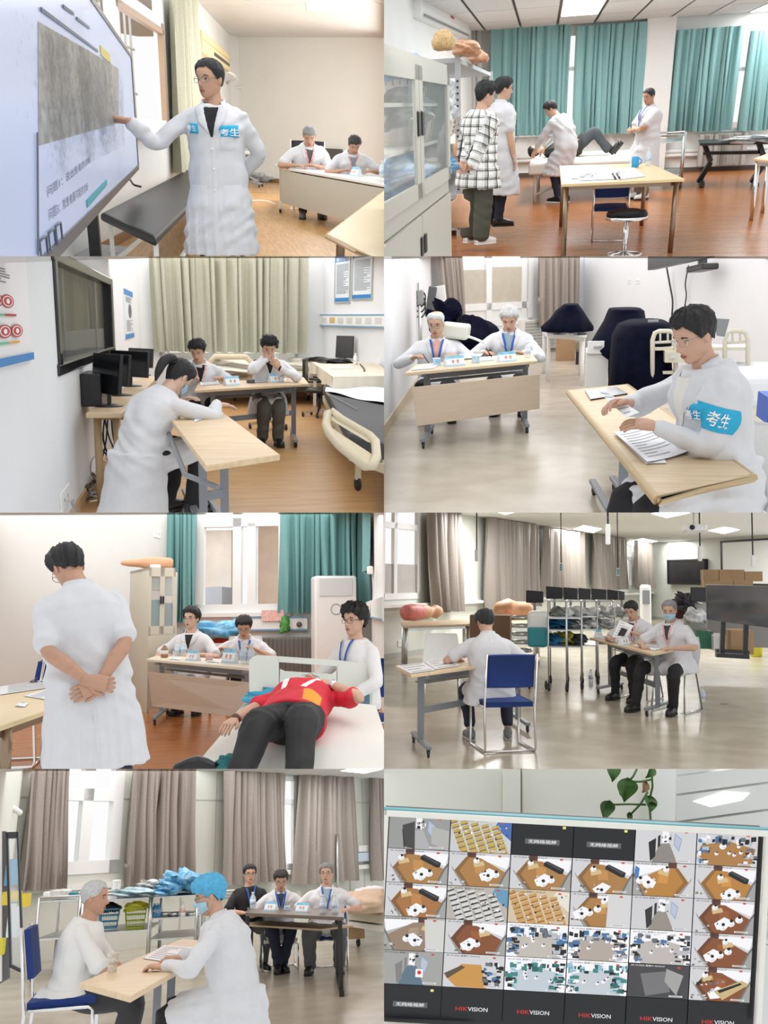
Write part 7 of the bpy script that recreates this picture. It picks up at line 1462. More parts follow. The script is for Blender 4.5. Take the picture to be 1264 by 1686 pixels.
# left table with papers
q = [RM.at(-60,722,.75),RM.at(222,626,.75),RM.at(208,540,.75),RM.at(-60,592,.75)]
table('wooden table with papers and spectacles at the left edge',q,.03,'4',mat('pale_maple',(.78,.62,.36),.4,var=.05,scale=5,stretch=(1,9,9)),mat('bronze_steel',(.30,.22,.15),.3,.8),lr=.03,inset=(.24,.06)); on = lambda u,v: RM.at(u,v,.75)
paper('printed sheet near the table edge',[on(78,606),on(215,628),on(222,592),on(150,584)],'papers on the left table',7); paper('open printed sheets under the spectacles',[on(0,602),on(205,572),on(190,545),on(0,575)],'papers on the left table',7); paper('small card near the front of the left table',[on(48,640),on(82,642),on(95,629),on(65,627)],'papers on the left table',2)
mb = MB(); c = on(130,565) + Vector((0,0,.02))
for dx in (-.04,.04): mb.tube([c+Vector((dx+.03*math.cos(x),.05*math.sin(x),.0)) for x in np.linspace(0,6.283,12,endpoint=False)],.003,5,closed=True); mb.tube([c+Vector((dx*1.8,0,0)),c+Vector((dx*1.6,.3,.01))],.003,5)
tag(mb.build('spectacles',BLACKP()),'folded black spectacles lying on the sheets','spectacles')
c = RM.at(50,850); sled_chair('blue chair tucked under the left table',(c.x-.1,c.y+.3),90,BLUEF(),1.)
# ================================================================ picture 6: wide training hall with hanging sockets
use(Room(632,844,215,1.60,.5)); overhead(4,11,1.2)
vin6 = mat('grey_beige_vinyl',(.44,.385,.29),.2,spec=.4,var=.10,scale=2.2,col2=(.52,.46,.37)); pale = mat('pale_green_panel',(.62,.64,.58),.6,var=.02,scale=2)
bw = Wall(RM.at(-20,490),RM.at(882,350)); rw = Wall(RM.at(880,350),RM.at(1290,390)); CE = bw.px(640,64)[1]; a = lambda u,v=150: bw.px(u,v)[0]
floor_slab('glossy grey beige vinyl floor of the training hall',vin6,2,60,-12,22)
def zz(u,v): return bw.px(u,v)[1]
holes = [(a(-10),a(118),zz(60,285),zz(60,285)+4),(a(470),a(500),zz(480,250),CE-.05),(a(770),a(815),zz(790,250),CE-.1)]
bw.build('wall_back','pale panelled window wall of the training hall',pale,-3,bw.L+1,0,CE+2.5,holes); rw.build('wall_right','pale panelled wall with the projection screen',pale,-.5,20,0,CE+1)
for k,h in enumerate(holes): window(7+k,bw,['white window at the left edge of the hall','slit of bright window between the first curtains','slit of bright window near the far corner'][k],*h,vs=((lerp(h[0],h[1],.35),),) if k == 0 else (),hs=((zz(60,45),),) if k == 0 else ((lerp(h[2],h[3],.65),),),fr=.12,frost=((h[0],h[1],h[2],zz(60,170),mat('grey_frost',(.45,.43,.40),.6,var=.06,scale=5)),) if k == 0 else ())
mb = MB(); bw.box(mb,-2,bw.L,zz(60,300)-.06,zz(60,300),0,.15); tag(mb.build('trim_1',WHITEM()),'white window ledge along the hall','ledge',kind='structure')
mb = MB(); bw.box(mb,-2,bw.L,0,.12,0,.02); tag(mb.build('baseboard_back',mat('grey_skirting',(.45,.45,.42),.5)),'grey baseboard along the hall windows','baseboard',kind='structure'); mb = MB(); rw.box(mb,0,18,0,.12,0,.02); tag(mb.build('baseboard_right',mat('grey_skirting',())),'grey baseboard below the projection screen','baseboard',kind='structure')
taup6 = mat('grey_taupe_curtain',(.27,.235,.205),.45,bump=.08,scale=60,var=.1)
for k,(u0,u1,vb,lab,ft,sh) in enumerate(((112,222,325,'grey curtain beside the left edge window',.85,.06),(308,480,312,'widest grey curtain over the candidate',1.,0),(495,628,268,'grey curtain behind the black monitors',1,0),(660,775,252,'grey curtain beside the hanging strip',1,0),(806,866,250,'narrow grey curtain in the far corner',1,0))): curtain(lab,bw.pt(a(u0),0,.25),bw.pt(a(u1),0,.25),CE+(1.2 if k == 0 else -.02),bw.px((u0+u1)/2,vb)[1],taup6,(6,10,9,9,6)[k],.11,foot=ft,shift=sh,seed=k+2,group='grey hall curtains')
ceiling_slab('pale flat ceiling of the training hall',bw,-3,bw.L+12,CE,mat('hall_ceiling',(.62,.62,.60),.7,var=.02,scale=2),30)
for k,P in enumerate((((622,56),(690,68),(720,54),(655,42)),((816,93),(868,103),(902,95),(850,85)),((876,4),(930,19),(1010,2),(960,-12)),((1064,60),(1120,71),(1174,57),(1120,47)),((350,-6),(400,8),(440,-2),(390,-16)))): lamp_panel(['square ceiling lamp above the black monitors','small far ceiling lamp near the corner','ceiling lamp cut by the top edge','ceiling lamp beyond the projector','ceiling lamp sliver over the widest curtain'][k],[RM.at(*x,CE-.02) for x in P],0,130)
cr = RM.aty(1022,52,12); t = thing('projector','white projector hung from the hall ceiling','projector',cr); mb = MB(); mb.box(cr,(.26,.5,.09)); mb.build('body',WHITEP(),t,.02); mb = MB(); mb.tube([cr,Vector((cr.x,cr.y,CE))],.02,6); mb.build('pole',WHITEM(),t); mb = MB(); mb.lathe([(.035,0),(.03,.03)],cr+Vector((-.06,-.25,0)),12,axis=(0,-1,0)); mb.build('lens',BLACKP(),t)
for k,(u,v0,v1,Z_,lab) in enumerate(((737,38,106,9.5,'hanging white power strip nearest the middle'),(1040,110,160,13,'hanging power strip below the projector'),(583,165,195,16,'small far hanging socket over the monitors'),(305,122,160,13,'hanging power strip beside the widest curtain'),(770,182,208,17,'small far hanging socket by the window slit'),(1214,140,178,13,'hanging power strip by the projection screen'))):
    A_,B_ = RM.aty(u,v0,Z_),RM.aty(u,v1,Z_); t = thing('power_strip',lab,'power strip',B_,'hanging power strips'); mb = MB(); mb.span(A_,B_,.05 if k in (2,4) else .085,.05,(1,0,0)); mb.build('housing',WHITEP(),t,.01); mb = MB(); mb.tube([A_,Vector((A_.x,A_.y,CE))],.010,6); mb.build('cord',BLACKP(),t)
    for q in (.25,.5,.75): mb = MB(); mb.box(A_.lerp(B_,q)-Vector((0,.03,0)),(.045,.012,.03)); mb.build('socket',mat('teal_socket',(.10,.35,.38),.5),t)
# right wall
r_ = lambda u,v,o=.05: rw.ppx(u,v,o)
def wallbox(name,lab,cat,u0,u1,vt,vb,m,o=.1,fr=None):
    t = thing(name,lab,cat,r_((u0+u1)/2,vb)); x0,x1 = rw.px(u0,vt)[0],rw.px(u1,vt)[0]; z0,z1 = rw.px((u0+u1)/2,vb)[1],rw.px((u0+u1)/2,vt)[1]; mb = MB(); rw.box(mb,x0,x1,z0,z1,0,o); mb.build('panel',m,t,.01)
    if fr:
        for r in ((x0,x1,z0,z0+.06),(x0,x1,z1-.06,z1),(x0,x0+.08,z0,z1),(x1-.08,x1,z0,z1)): mb = MB(); rw.box(mb,*r,o,o+.02); mb.build('border',fr,t)
wallbox('television','black wall television in the far right corner','television',944,1067,154,237,mat('dark_screen',(.012,.013,.016),.18),.15,BLACKP()); wallbox('projection_screen','white projection screen with black border','screen',1112,1300,88,240,WHITEP(),.05,BLACKP())
q = RM.aty(862,340,19); t = thing('tower_air_conditioner','white tower air conditioner in the far corner','air conditioner',q); x0,x1 = RM.aty(846,300,19).x,RM.aty(880,300,19).x; zt = RM.aty(860,238,19).z; mb = MB(); mb.box(((x0+x1)/2,19.2,zt/2),(x1-x0,.4,zt)); mb.build('casing',WHITEP(),t,.05); mb = MB(); mb.box(((x0+x1)/2,18.98,zt*.82),((x1-x0)*.7,.02,zt*.2)); mb.build('louvre',GREYM(),t)
card = mat('cardboard',(.36,.23,.12),.8,var=.08,scale=5)
def frontbox(nm,lab,u0,u1,vt,vb,Z_,m,dep=.5,cat='box',**k): A_,B_ = RM.aty(u0,vb,Z_),RM.aty(u1,vt,Z_); return shelf_box(nm,lab,((A_.x+B_.x)/2,Z_+dep/2,(A_.z+B_.z)/2),(B_.x-A_.x,dep,B_.z-A_.z),None,m,cat,**k)
for k,(u0,u1,vt,vb) in enumerate(((1056,1102,188,222),(1104,1186,188,224),(1188,1246,194,226),(1058,1150,223,256),(1152,1215,224,256))): frontbox('cardboard_box',['cardboard box stacked nearest the television','wide cardboard box below the projection screen','cardboard box at the right of the upper row','lower cardboard box beside the big display','lower cardboard box behind the big display'][k],u0,u1,vt,vb,14.5,card,group='stacked cardboard boxes')
frontbox('storage_rack','low wooden bench under the stacked boxes',1050,1264,257,440,15.2,mat('grey_bench',(.25,.24,.22),.6),tape=False,cat='bench')
frontbox('cardboard_box','big cardboard box on the floor behind the display stand',1143,1216,390,466,11.8,card,.6); frontbox('green_case','green equipment case on the floor',1030,1084,392,448,12.4,mat('green_case',(.03,.15,.08),.5),cat='case'); frontbox('white_carton','white carton next to the green case',1086,1142,405,456,12.2,WHITEP(),cat='box')
c = RM.at(1225,474); t = thing('bucket','yellow bucket with green liner by the display stand','bucket',c); mb = MB(); mb.lathe([(.10,0),(.11,.01),(.135,.26),(.14,.27),(.12,.26)],c,18); mb.build('pail',mat('yellow_plastic',(.62,.55,.03),.45),t); blob('',c+Vector((0,0,.27)),.15,.15,.06,mat('lime_liner',(.45,.62,.05),.5),'liner','',.2,1,parent=t)
# rolling display
DZ = 11.2; t = thing('rolling_display','big dark display on a black rolling stand','display',RM.aty(1140,478,DZ)); A_,B_ = RM.aty(1064,352,DZ-.1),RM.aty(1300,372,DZ-2.); h = RM.aty(1064,236,DZ-.1).z - A_.z; P = [A_,Vector((B_.x,B_.y,A_.z)),Vector((B_.x,B_.y,A_.z+h)),A_+Vector((0,0,h))]; mb = MB(); mb.slab(P,(0,.08,0)); mb.build('casing',BLACKP(),t,.01)
c = ctr(P); mb = MB(); mb.quad([c+(p_-c)*.965-Vector((0.002,.004,0)) for p_ in P]); mb.build('screen',mat('grey_screen',(.06,.065,.075),.15),t)
for u in (1112,1188): A2,B2 = RM.aty(u,470,DZ-.2),RM.aty(u+4,355,DZ-.2); mb = MB(); mb.span(A2,B2,.07,.05,(1,0,0)); mb.build('upright',BLACKP(),t)
for v,d in ((468,-.4),(455,.5)): mb = MB(); mb.span(RM.aty(1092,v,DZ+d),RM.aty(1200,v+6,DZ+d),.12,.05); mb.build('foot',BLACKP(),t)
# tables with mannequins along the windows
skn = mat('mannequin_skin',(.62,.34,.20),.5,var=.06,scale=6); pink = mat('pink_muscle',(.62,.18,.16),.5,var=.2,scale=12)
q = [RM.at(62,374,.75),RM.at(288,366,.75),RM.at(272,352,.75),RM.at(55,360,.75)]; table('maple table with the pink and skin mannequin',q,.04,'4',TOPW(),STEEL(),lr=.04,inset=(.04,.06)); q2 = [RM.at(372,362,.75),RM.at(512,366,.75),RM.at(500,350,.75),RM.at(372,350,.75)]; table('maple table with the skin torso mannequin',q2,.04,'4',TOPW(),STEEL(),lr=.04,inset=(.04,.06))
mb = MB(); A_,B_ = RM.at(72,358,.75) + Vector((0,0,.16)),RM.at(182,352,.75) + Vector((0,0,.16)); limb(mb,[A_,A_.lerp(B_,.2),A_.lerp(B_,.42)],[.15,.17,.15],12); t = thing('mannequin','half pink half skin torso mannequin on the left maple table','mannequin',A_); mb.build('muscle_half',pink,t); mb = MB(); limb(mb,[A_.lerp(B_,.4),A_.lerp(B_,.6),A_.lerp(B_,.72),A_.lerp(B_,.88),B_],[.15,.14,.09,.14,.10],12); mb.build('skin_half',skn,t)
mb = MB(); A_,B_ = RM.at(376,352,.75) + Vector((0,0,.2)),RM.at(474,352,.75) + Vector((0,0,.17)); limb(mb,[A_,A_.lerp(B_,.3),A_.lerp(B_,.6),B_],[.16,.24,.18,.19],14); t = thing('mannequin','skin coloured trunk mannequin on the second maple table','mannequin',A_); mb.build('trunk',skn,t); mb = MB(); mb.ell(A_.lerp(B_,.3)-Vector((0,.24,.02)),.03,.01,.03); mb.build('marking',pink,t)
bottle('clear bottle on the second maple table',RM.at(488,352,.75),.24,.05); frontbox('cardboard_box','dark cardboard cartons behind the candidate',282,414,340,460,13.5,mat('dark_card6',(.20,.12,.07),.8),.4)
# equipment carts with monitors
for k,(u0,u1,vt,vb) in enumerate(((465,526,256,297),(531,591,243,284),(588,640,246,286),(637,683,248,287),(680,735,250,288),(732,774,253,288),(770,795,256,288))):
    A_,B_ = RM.aty(u0,vb,14.6+.3*k),RM.aty(u1,vt,14.6+.3*k); t = thing('training_monitor',['black training monitor above the teal cart','black training monitor first in the row','black training monitor second in the row','black training monitor third in the row','black training monitor fourth in the row','black training monitor fifth in the row','black training monitor at the end of the row'][k],'monitor',A_,'black training monitors'); mb = MB(); g_ = .012; mb.slab([A_+Vector((g_,0,0)),Vector((B_.x-g_,A_.y+.1,A_.z)),Vector((B_.x-g_,A_.y+.1,B_.z-.02)),Vector((A_.x+g_,A_.y,B_.z))],(0,.06,0)); mb.build('casing',BLACKP(),t,.01); mb = MB(); mx = (A_.x+B_.x) / 2; mb.span((mx,A_.y+.05,A_.z),(mx,A_.y+.05,A_.z-.35),.05,.04); mb.build('arm',GREYM(),t)
def trol6(label,u0,u1,Z_,vs,dep=.9,group='steel carts under the monitors',top=None):
    xs = [RM.aty(u,400,Z_).x for u in (u0,u1)]; P = [Vector((xs[0],Z_,0)),Vector((xs[1],Z_,0)),Vector((xs[1],Z_+dep,0)),Vector((xs[0],Z_+dep,0))]; trolley(label,P,[RM.aty(u0,v,Z_).z for v in vs],STEEL(),.011,group,zt=RM.aty(u0,top,Z_).z if top else None)
for k,(u0,u1,Z_,vs) in enumerate(((541,600,12.4,(440,385,345)),(602,650,12.7,(440,385,345)),(652,702,13.4,(435,382,340)),(704,760,13.9,(430,380,338)))): trol6(['steel cart nearest the teal cart','second steel cart under the monitors','third steel cart under the monitors','steel cart behind the first examiner'][k],u0,u1,Z_,vs,top=292)
for k,(u,v,m) in enumerate(((570,335,0),(625,330,1),(672,335,1),(718,332,1),(765,330,1),(572,365,2),(615,372,0),(672,368,1),(720,370,1),(560,420,2),(585,415,3),(622,420,4),(618,350,0),(590,335,1))):
    Z_ = 12.9 + (u-540) * .006; blob(['intubation head model on a steel cart','white device on a steel cart','blue bundle on a steel cart','yellow bag on a steel cart','dark bag on a steel cart'][m]+', '+['first','second','third','fourth','fifth','sixth','seventh','eighth','ninth','tenth','eleventh','twelfth','thirteenth','fourteenth'][k]+' counting along the carts',RM.aty(u,v,Z_),.11+.03*(k % 3),.2,.09,[mat('grey_green_kit',(.20,.24,.22),.5,var=.5,scale=14),mat('white_kit',(.66,.68,.68),.4,var=.3,scale=12),mat('blue_kit',(.02,.22,.45),.5,var=.4,scale=10),mat('yellow_kit',(.5,.45,.05),.5),mat('dark_kit',(.05,.05,.06),.5,var=.3)][m],'training_kit','kit',.35,k)
c = RM.aty(505,440,12.6); t = thing('teal_cart','white and teal wheeled equipment cart','cart',c); mb = MB(); mb.box((c.x,c.y+.3,RM.aty(505,386,12.6).z),(.30,.5,.52)); mb.build('body',WHITEP(),t,.06); mb = MB(); mb.box((c.x,c.y+.02,RM.aty(505,410,12.6).z),(.28,.1,.28)); mb.build('teal_panel',mat('teal_plastic',(.02,.25,.30),.4),t,.03); caster(t,Vector((c.x-.12,c.y,0)),.05); caster(t,Vector((c.x+.12,c.y,0)),.05)
c = RM.aty(455,440,13.); t = thing('cable_reel','grey coiled drum beside the teal cart','drum',c)
for k in range(8): mb = MB(); z = lerp(.15,1.0,k/7); mb.tube([Vector((c.x+.13*math.cos(x),c.y+.13*math.sin(x),z)) for x in np.linspace(0,6.283,14,endpoint=False)],.03,6,closed=True); mb.build('coil',STEEL(),t)
frontbox('side_desk','small desk with clutter between the examiners and the display',1002,1062,300,430,12.8,mat('desk_grey',(.40,.40,.38),.5),tape=False,cat='desk'); lcd('black monitor on the small side desk',RM.aty(1040,302,12.7),0,.24,.2,.04,base=False); blob('tangle of black gadgets on the side desk',RM.aty(990,300,12.9),.14,.2,.12,mat('dark_kit',()),'gadgets','gadget',.4,5); blob('intubation head model on the side desk',RM.aty(1025,345,12.5),.14,.2,.12,mat('white_kit',()),'training_kit','kit',.35,9); frontbox('red_crate','dark red crate beside the masked examiner',958,1004,314,350,13.2,mat('maroon',(.10,.02,.02),.6),tape=False,cat='crate')
outlet('grey wall socket low on the left wall of the hall',bw,a(54,430),zz(54,430),.22,.12); outlet('second grey wall socket behind the white chair',bw,a(200,430),zz(200,405),.3,.12)
# examiners' table at the right
greyl = mat('blue_grey_metal',(.22,.24,.27),.4); q = [RM.at(676,412,.75),RM.at(884,464,.75),RM.at(960,450,.75),RM.at(760,404,.75)]
table('folding table with papers of the two examiners in the hall',q,.03,'T',TOPW(),greyl,inset=(.14,.1),footr=.5,lowz=.32); on = lambda u,v: RM.at(u,v,.75)
nameplate('examiner nameplate at the middle of the hall table',on(790,436),(q[3]-q[0]),.2,.12); nameplate('examiner nameplate at the far end of the hall table',on(706,412),(q[3]-q[0]),.16,.11)
for k,P in enumerate((((740,424),(800,436),(830,424),(775,414)),((820,440),(890,455),(925,446),(850,430)),((690,412),(740,422),(765,412),(715,405)))): paper(['printed form before the first hall examiner','printed forms before the masked examiner','printed form at the far end of the hall table'][k],[on(*x) for x in P],'forms on the hall table',5)
red = mat('red_lanyard',(.62,.05,.07),.6,col2=(.85,.75,.75),scale=60,var=.1); blk = mat('black_trousers',(.012,.012,.015),.8); WS = WHITEP()
p = figure('hall examiner with red lanyard holding up a printed sheet',815,322,248,150,zp=.5,p1=6,p2=16,head=(30,-4,0),R=((.24,.34,.80),(1,-.2,-.6)),L=((-.14,.36,.88),(-1,-.2,-.6)),legR=((.16,.36,.085),(0,1,1)),legL=((-.12,.42,.085),(0,1,1)))
p.body(0).hair('black',th=.02,front=.074).top(long=False,sit=True,off=.028,sleeve=.8,thigh=.5).lapels(shirt=mat('dark_shirt',(.05,.05,.06),.8),deep=.18).lanyard(red,False,.25); p.pants(blk).shoes(BLACKP()); sled_chair('white shell chair of the first hall examiner',(p.loc.x,p.loc.y),150,WS,1.,kind='shell',seat_h=p.P0.z-.1)
paper('printed sheet held up by the first hall examiner',[RM.aty(752,410,10.6),RM.aty(800,412,10.5),RM.aty(822,372,10.5),RM.aty(776,354,10.6)],None,6,lift=0); mb = MB(); mb.slab([RM.aty(768,405,10.45),RM.aty(790,408,10.4),RM.aty(802,385,10.4),RM.aty(782,378,10.45)],(0,.01,0)); tag(mb.build('scan_print',BLACKINK()),'dark scan image on the held sheet','print')
p = figure('masked hall examiner with red lanyard seated with legs apart',940,322,270,148,zp=.5,p1=6,p2=14,head=(20,12,0),R=((.20,.40,.78),(1,-.3,-.4)),L=((-.16,.36,.78),(-1,-.3,-.4)),legR=((.30,.44,.085),(.4,1,1)),legL=((-.14,.36,.085),(-.3,1,1)),fat=1.1)
p.body(0).hair('grey',th=.014,front=.082,back=-.03).mask().top(long=False,sit=True,off=.03,sleeve=.82,thigh=.75,tail=.12).lapels(shirt=mat('dark_shirt',()),deep=.18).lanyard(red,False,.25); p.pants(blk).shoes(BLACKP()); sled_chair('white shell chair of the masked hall examiner',(p.loc.x,p.loc.y),148,WS,1.,kind='shell',seat_h=p.P0.z-.1)
bottle('water bottle standing on the hall floor by the table foot',RM.at(681,560),.20,.036,lab=(.5,.65,.85)); bottle('water bottle on the hall floor right of the masked examiner',RM.at(1048,626),.21,.036,lab=(.35,.5,.8))
# candidate
q = [RM.at(88,534,.75),RM.at(517,478,.75),RM.at(452,455,.75),RM.at(38,505,.75)]; table('folding table of the candidate seen from behind',q,.03,'T',TOPW(),greyl,inset=(.12,.12),footr=.5,lowz=.36)
paper('white form hanging over the candidate table edge',[on(88,532),on(170,520),on(130,495),on(38,506)],'forms on the candidate table',4); paper('second white form on the candidate table',[on(170,518),on(250,505),on(215,480),on(132,494)],'forms on the candidate table',4)
p = figure('candidate in a short sleeved white coat writing with his back to us',333,362,345,14,zp=.5,p1=10,p2=22,head=(32,10,0),R=((.22,.36,.78),(1,-.2,-.6)),L=((-.30,.30,.78),(-1,-.2,-.6)),legR=((.22,.28,.085),(.2,1,1)),legL=((-.16,.22,.085),(-.2,1,1)),fat=1.06)
p.body(0).hair('black',th=.026,front=.068,back=-.06).top(long=False,sit=True,off=.03,sleeve=.75,thigh=.6,tail=.16).lapels().seam(end=.45); p.pants(mat('navy_trousers6',(.012,.016,.04),.8),end=.85).shoes(mat('grey_sneaker',(.20,.20,.20),.7,var=.3,scale=30),mat('pale_sole',(.5,.5,.5),.6)); sled_chair('blue padded chrome chair under the candidate in the hall',(RM.at(388,775).x,RM.at(388,775).y),24,BLUEF(),1.,w=.46)
c = RM.at(190,640); sled_chair('empty white shell chair across the candidate table',(c.x,c.y),190,WS,1.05,kind='shell')
for k,(u,v) in enumerate(((1240,568),(1120,630),(990,662))): c = RM.at(u,v); mb = MB(); mb.lathe([(.05,0),(.04,.004)],c,10); tag(mb.build('floor_mark',mat('brown_mark',(.2,.14,.09),.6) if k == 1 else PAPER()),['scrap of white paper on the hall floor','brown round floor cover in the hall','tiny white scrap near the masked examiner shoe'][k],'scrap')
# ================================================================ picture 7: old man and doctor with a blue cap
use(Room(0,1266,280,1.456,.5,420,1.14,(1.02,1,.97))); overhead(4,9,.5); overhead(9,19,2.1)
vin7 = mat('cream_vinyl',(.43,.39,.31),.22,spec=.45,var=.08,scale=2.5,col2=(.50,.46,.38)); pale = mat('pale_green_panel',(.62,.64,.58),.6,var=.02,scale=2)
bw = Wall(RM.at(100,-22,2.95),RM.at(1264,36,2.95)); lw = Wall(bw.pt(-.1,0),RM.at(-40,760)); a = lambda u,v=200: bw.px(u,v)[0]; z_ = lambda v,u=300: bw.px(u,v)[1]; CE = 2.95
floor_slab('glossy cream vinyl floor of the consultation hall',vin7,2,60,-12,14)
holes = [(a(172),a(398),z_(345),CE+.2),(a(900),a(975),z_(330,940),CE-.02)]
bw.build('wall_back','pale panelled wall with two bright windows',pale,-4,16,0,CE+.3,holes); lw.build('wall_left','pale wall behind the open glass cabinet',pale,-.5,8,0,CE+.3)
window(10,bw,'large white window between the first two taupe curtains',*holes[0],vs=((a(282),),),hs=((z_(85),),),fr=.2,depth=.12); window(11,bw,'narrow bright window between the two far taupe curtains',*holes[1],hs=((z_(108,940),),),fr=.1)
for v,w_ in ((352,.09),(100,.02)): mb = MB(); bw.box(mb,-3,15,z_(v,650)-w_,z_(v,650),0,.10 if v > 200 else .01); tag(mb.build('trim_%d' % (2+(v < 200)),WHITEM() if v > 200 else mat('panel_joint',(.45,.46,.42),.6)),'white sill ledge under the taupe curtains' if v > 200 else 'thin joint line across the pale wall panels','trim',kind='structure')
for u in (605,708,1148,1195): mb = MB(); bw.box(mb,a(u)-.012,a(u)+.012,0,CE,0,.01); tag(mb.build('trim_%d' % (u // 100),mat('panel_joint',())),'upright panel joint beside a taupe curtain','trim','upright panel joints','structure')
tp = mat('taupe_satin',(.30,.262,.23),.42,bump=.08,scale=60,var=.1)
for k,(u0,u1,vb,lab,ft) in enumerate(((52,180,396,'taupe curtain at the left beside the large window',1.1),(398,604,386,'taupe curtain right of the large window',1.),(709,906,376,'taupe curtain behind the man in black',1.02),(968,1142,374,'taupe curtain behind the right hand examiner',1.14),(1196,1290,366,'taupe curtain at the right edge',1.))): curtain(lab,bw.pt(a(u0),0,.25),bw.pt(a(u1),0,.25),CE+.15,z_(vb,(u0+u1)/2),tp,(6,10,9,8,5)[k],.12,foot=ft,seed=k+5,group='taupe satin curtains',shift=.04 if k == 0 else (-.05 if k == 3 else 0))
ceiling_slab('strip of pale ceiling over the far curtains',bw,-4,16,CE,mat('hall_ceiling',(.62,.62,.60),.7,var=.02,scale=2)); lamp_panel('ceiling lamp at the top right over the bed',[RM.at(x,y,CE-.02) for x,y in ((1118,8),(1200,16),(1262,2),(1180,-8))],0,45)
# air conditioner and open glass cabinet at the left edge
q = RM.aty(0,70,12.); t = thing('air_conditioner','white air conditioner cut by the left edge','air conditioner',q); mb = MB(); mb.slab([RM.aty(-60,95,12),RM.aty(36,112,12.4),RM.aty(40,62,12.4),RM.aty(-60,20,12)],(-.1,.5,0)); mb.build('casing',WHITEP(),t,.05); mb = MB(); mb.span(RM.aty(-10,98,11.95),RM.aty(32,106,12.3),.02,.03); mb.build('louvre',GREYM(),t)
cable('white pipe below the air conditioner',[RM.aty(0,112,12.6),RM.aty(40,128,12.8),RM.aty(66,145,13.)],.04,WHITEP(),'pipe',name='pipe')
t = thing('glass_cabinet','dark framed glass cabinet with its door standing open','cabinet',RM.aty(30,660,7.5)); C_ = lambda u,v,z=7.6: RM.aty(u,v,z); dk = mat('dark_frame',(.03,.03,.035),.4)
for P in ([(18,210),(26,210),(38,650),(30,655)],[(54,208),(60,207),(78,672),(72,676)],[(18,208),(60,207),(60,228),(18,230)],[(32,640),(78,662),(78,676),(32,654)]): mb = MB(); mb.slab([C_(*x) for x in P],(0,.04,0)); mb.build('door_frame',dk,t)
mb = MB(); mb.slab([C_(22,215),C_(57,215),C_(74,668),C_(34,648)],(0,.01,0)); mb.build('pane',GLASSY(),t)
mb = MB(); mb.slab([C_(-20,205,8.2),C_(18,205,8.2),C_(30,690,8.2),C_(-20,720,8.2)],(0,.05,0)); mb.build('body',mat('cabinet_dark',(.12,.12,.12),.5),t); mb = MB(); mb.slab([C_(-20,205,8.1),C_(3,205,8.1),C_(3,700,8.1),C_(-20,705,8.1)],(0,.05,0)); mb.build('side_panel',WHITEM(),t)
for k,(u,v,w_,h,c) in enumerate(((40,340,.09,.2,(.10,.30,.50)),(40,425,.14,.10,(.70,.55,.05)),(48,490,.09,.28,(.70,.74,.74)),(4,585,.05,.12,(.7,.62,.05)),(78,432,.10,.10,(.8,.6,.05)))): mb = MB(); mb.box(C_(u,v,8.),(w_,.1,h)); tag(mb.build('packet',mat('cab7_%d' % k,c,.5),None,.01),['blue packet seen through the open glass door','yellow packet seen through the open glass door','striped white sheet behind the open glass door','yellow bag at the foot of the glass cabinet','yellow gloves on the sill by the glass cabinet'][k],'packet')
# steel trolleys with supplies
st_ = STEEL()
def tr7(lab,u0,u1,Z_,vs,dep=1.3,top=None,post=.02):
    xs = [RM.aty(u,450,Z_).x for u in (u0,u1)]; P = [Vector((xs[0],Z_,0)),Vector((xs[1],Z_,0)),Vector((xs[1]+.1,Z_+dep,0)),Vector((xs[0]+.1,Z_+dep,0))]; return trolley(lab,P,[RM.aty((u0+u1)/2,v,Z_).z for v in vs],st_,post,None,zt=RM.aty(u0,top,Z_).z if top else None)
tr7('steel trolley with white boxes at the left',126,262,13.2,(556,432),top=425); tr7('steel trolley with the blue and yellow bins',272,494,12.9,(535,428),top=418); tr7('steel trolley with the sanitizer bottles',498,648,13.1,(556,488,418),top=410)
tr7('far steel trolley behind the doctor',655,775,14.5,(560,425),top=418)
W7 = mat('white_kit',(.66,.68,.68),.4,var=.3,scale=12); bl7 = mat('bright_blue_sheet',(.02,.30,.62),.4,col2=(.3,.6,.8),scale=9)
def bx(nm,lab,u0,u1,vt,vb,Z_,m,dep=.3,cat='box'):
    A_,B_ = RM.aty(u0,vb,Z_),RM.aty(u1,vt,Z_); mb = MB(); mb.box(((A_.x+B_.x)/2,Z_+dep/2,(A_.z+B_.z)/2),(B_.x-A_.x,dep,B_.z-A_.z)); return tag(mb.build(nm,m,None,.012),lab,cat)
bx('white_box','white box on the left trolley',162,228,398,428,13.3,W7); bx('white_box','flat white tray at the end of the left trolley',140,162,405,426,13.2,WHITEP()); bx('teal_packet','teal packet on the left trolley',228,250,405,420,13.3,mat('teal_plastic7',(.02,.25,.30),.4)); bx('tissue_box','white tissue box on the sill',366,394,366,400,13.6,W7)
blob('heap of blue plastic wrap on the trolley',RM.aty(598,382,13.4),.30,.4,.15,bl7,'blue_wrap','wrap',.35,4); blob('lower blue fold of plastic wrap',RM.aty(548,402,13.2),.17,.3,.07,bl7,'blue_wrap','wrap',.3,7); blob('pale blue cloths on the bin trolley',RM.aty(440,410,13.),.26,.4,.06,mat('pale_blue_cloth',(.45,.62,.68),.7,var=.2,scale=10),'cloths','cloth',.3,3); blob('crumpled white wrapping on the bin trolley',RM.aty(490,385,13.5),.14,.3,.07,W7,'wrapping','wrap',.3,5)
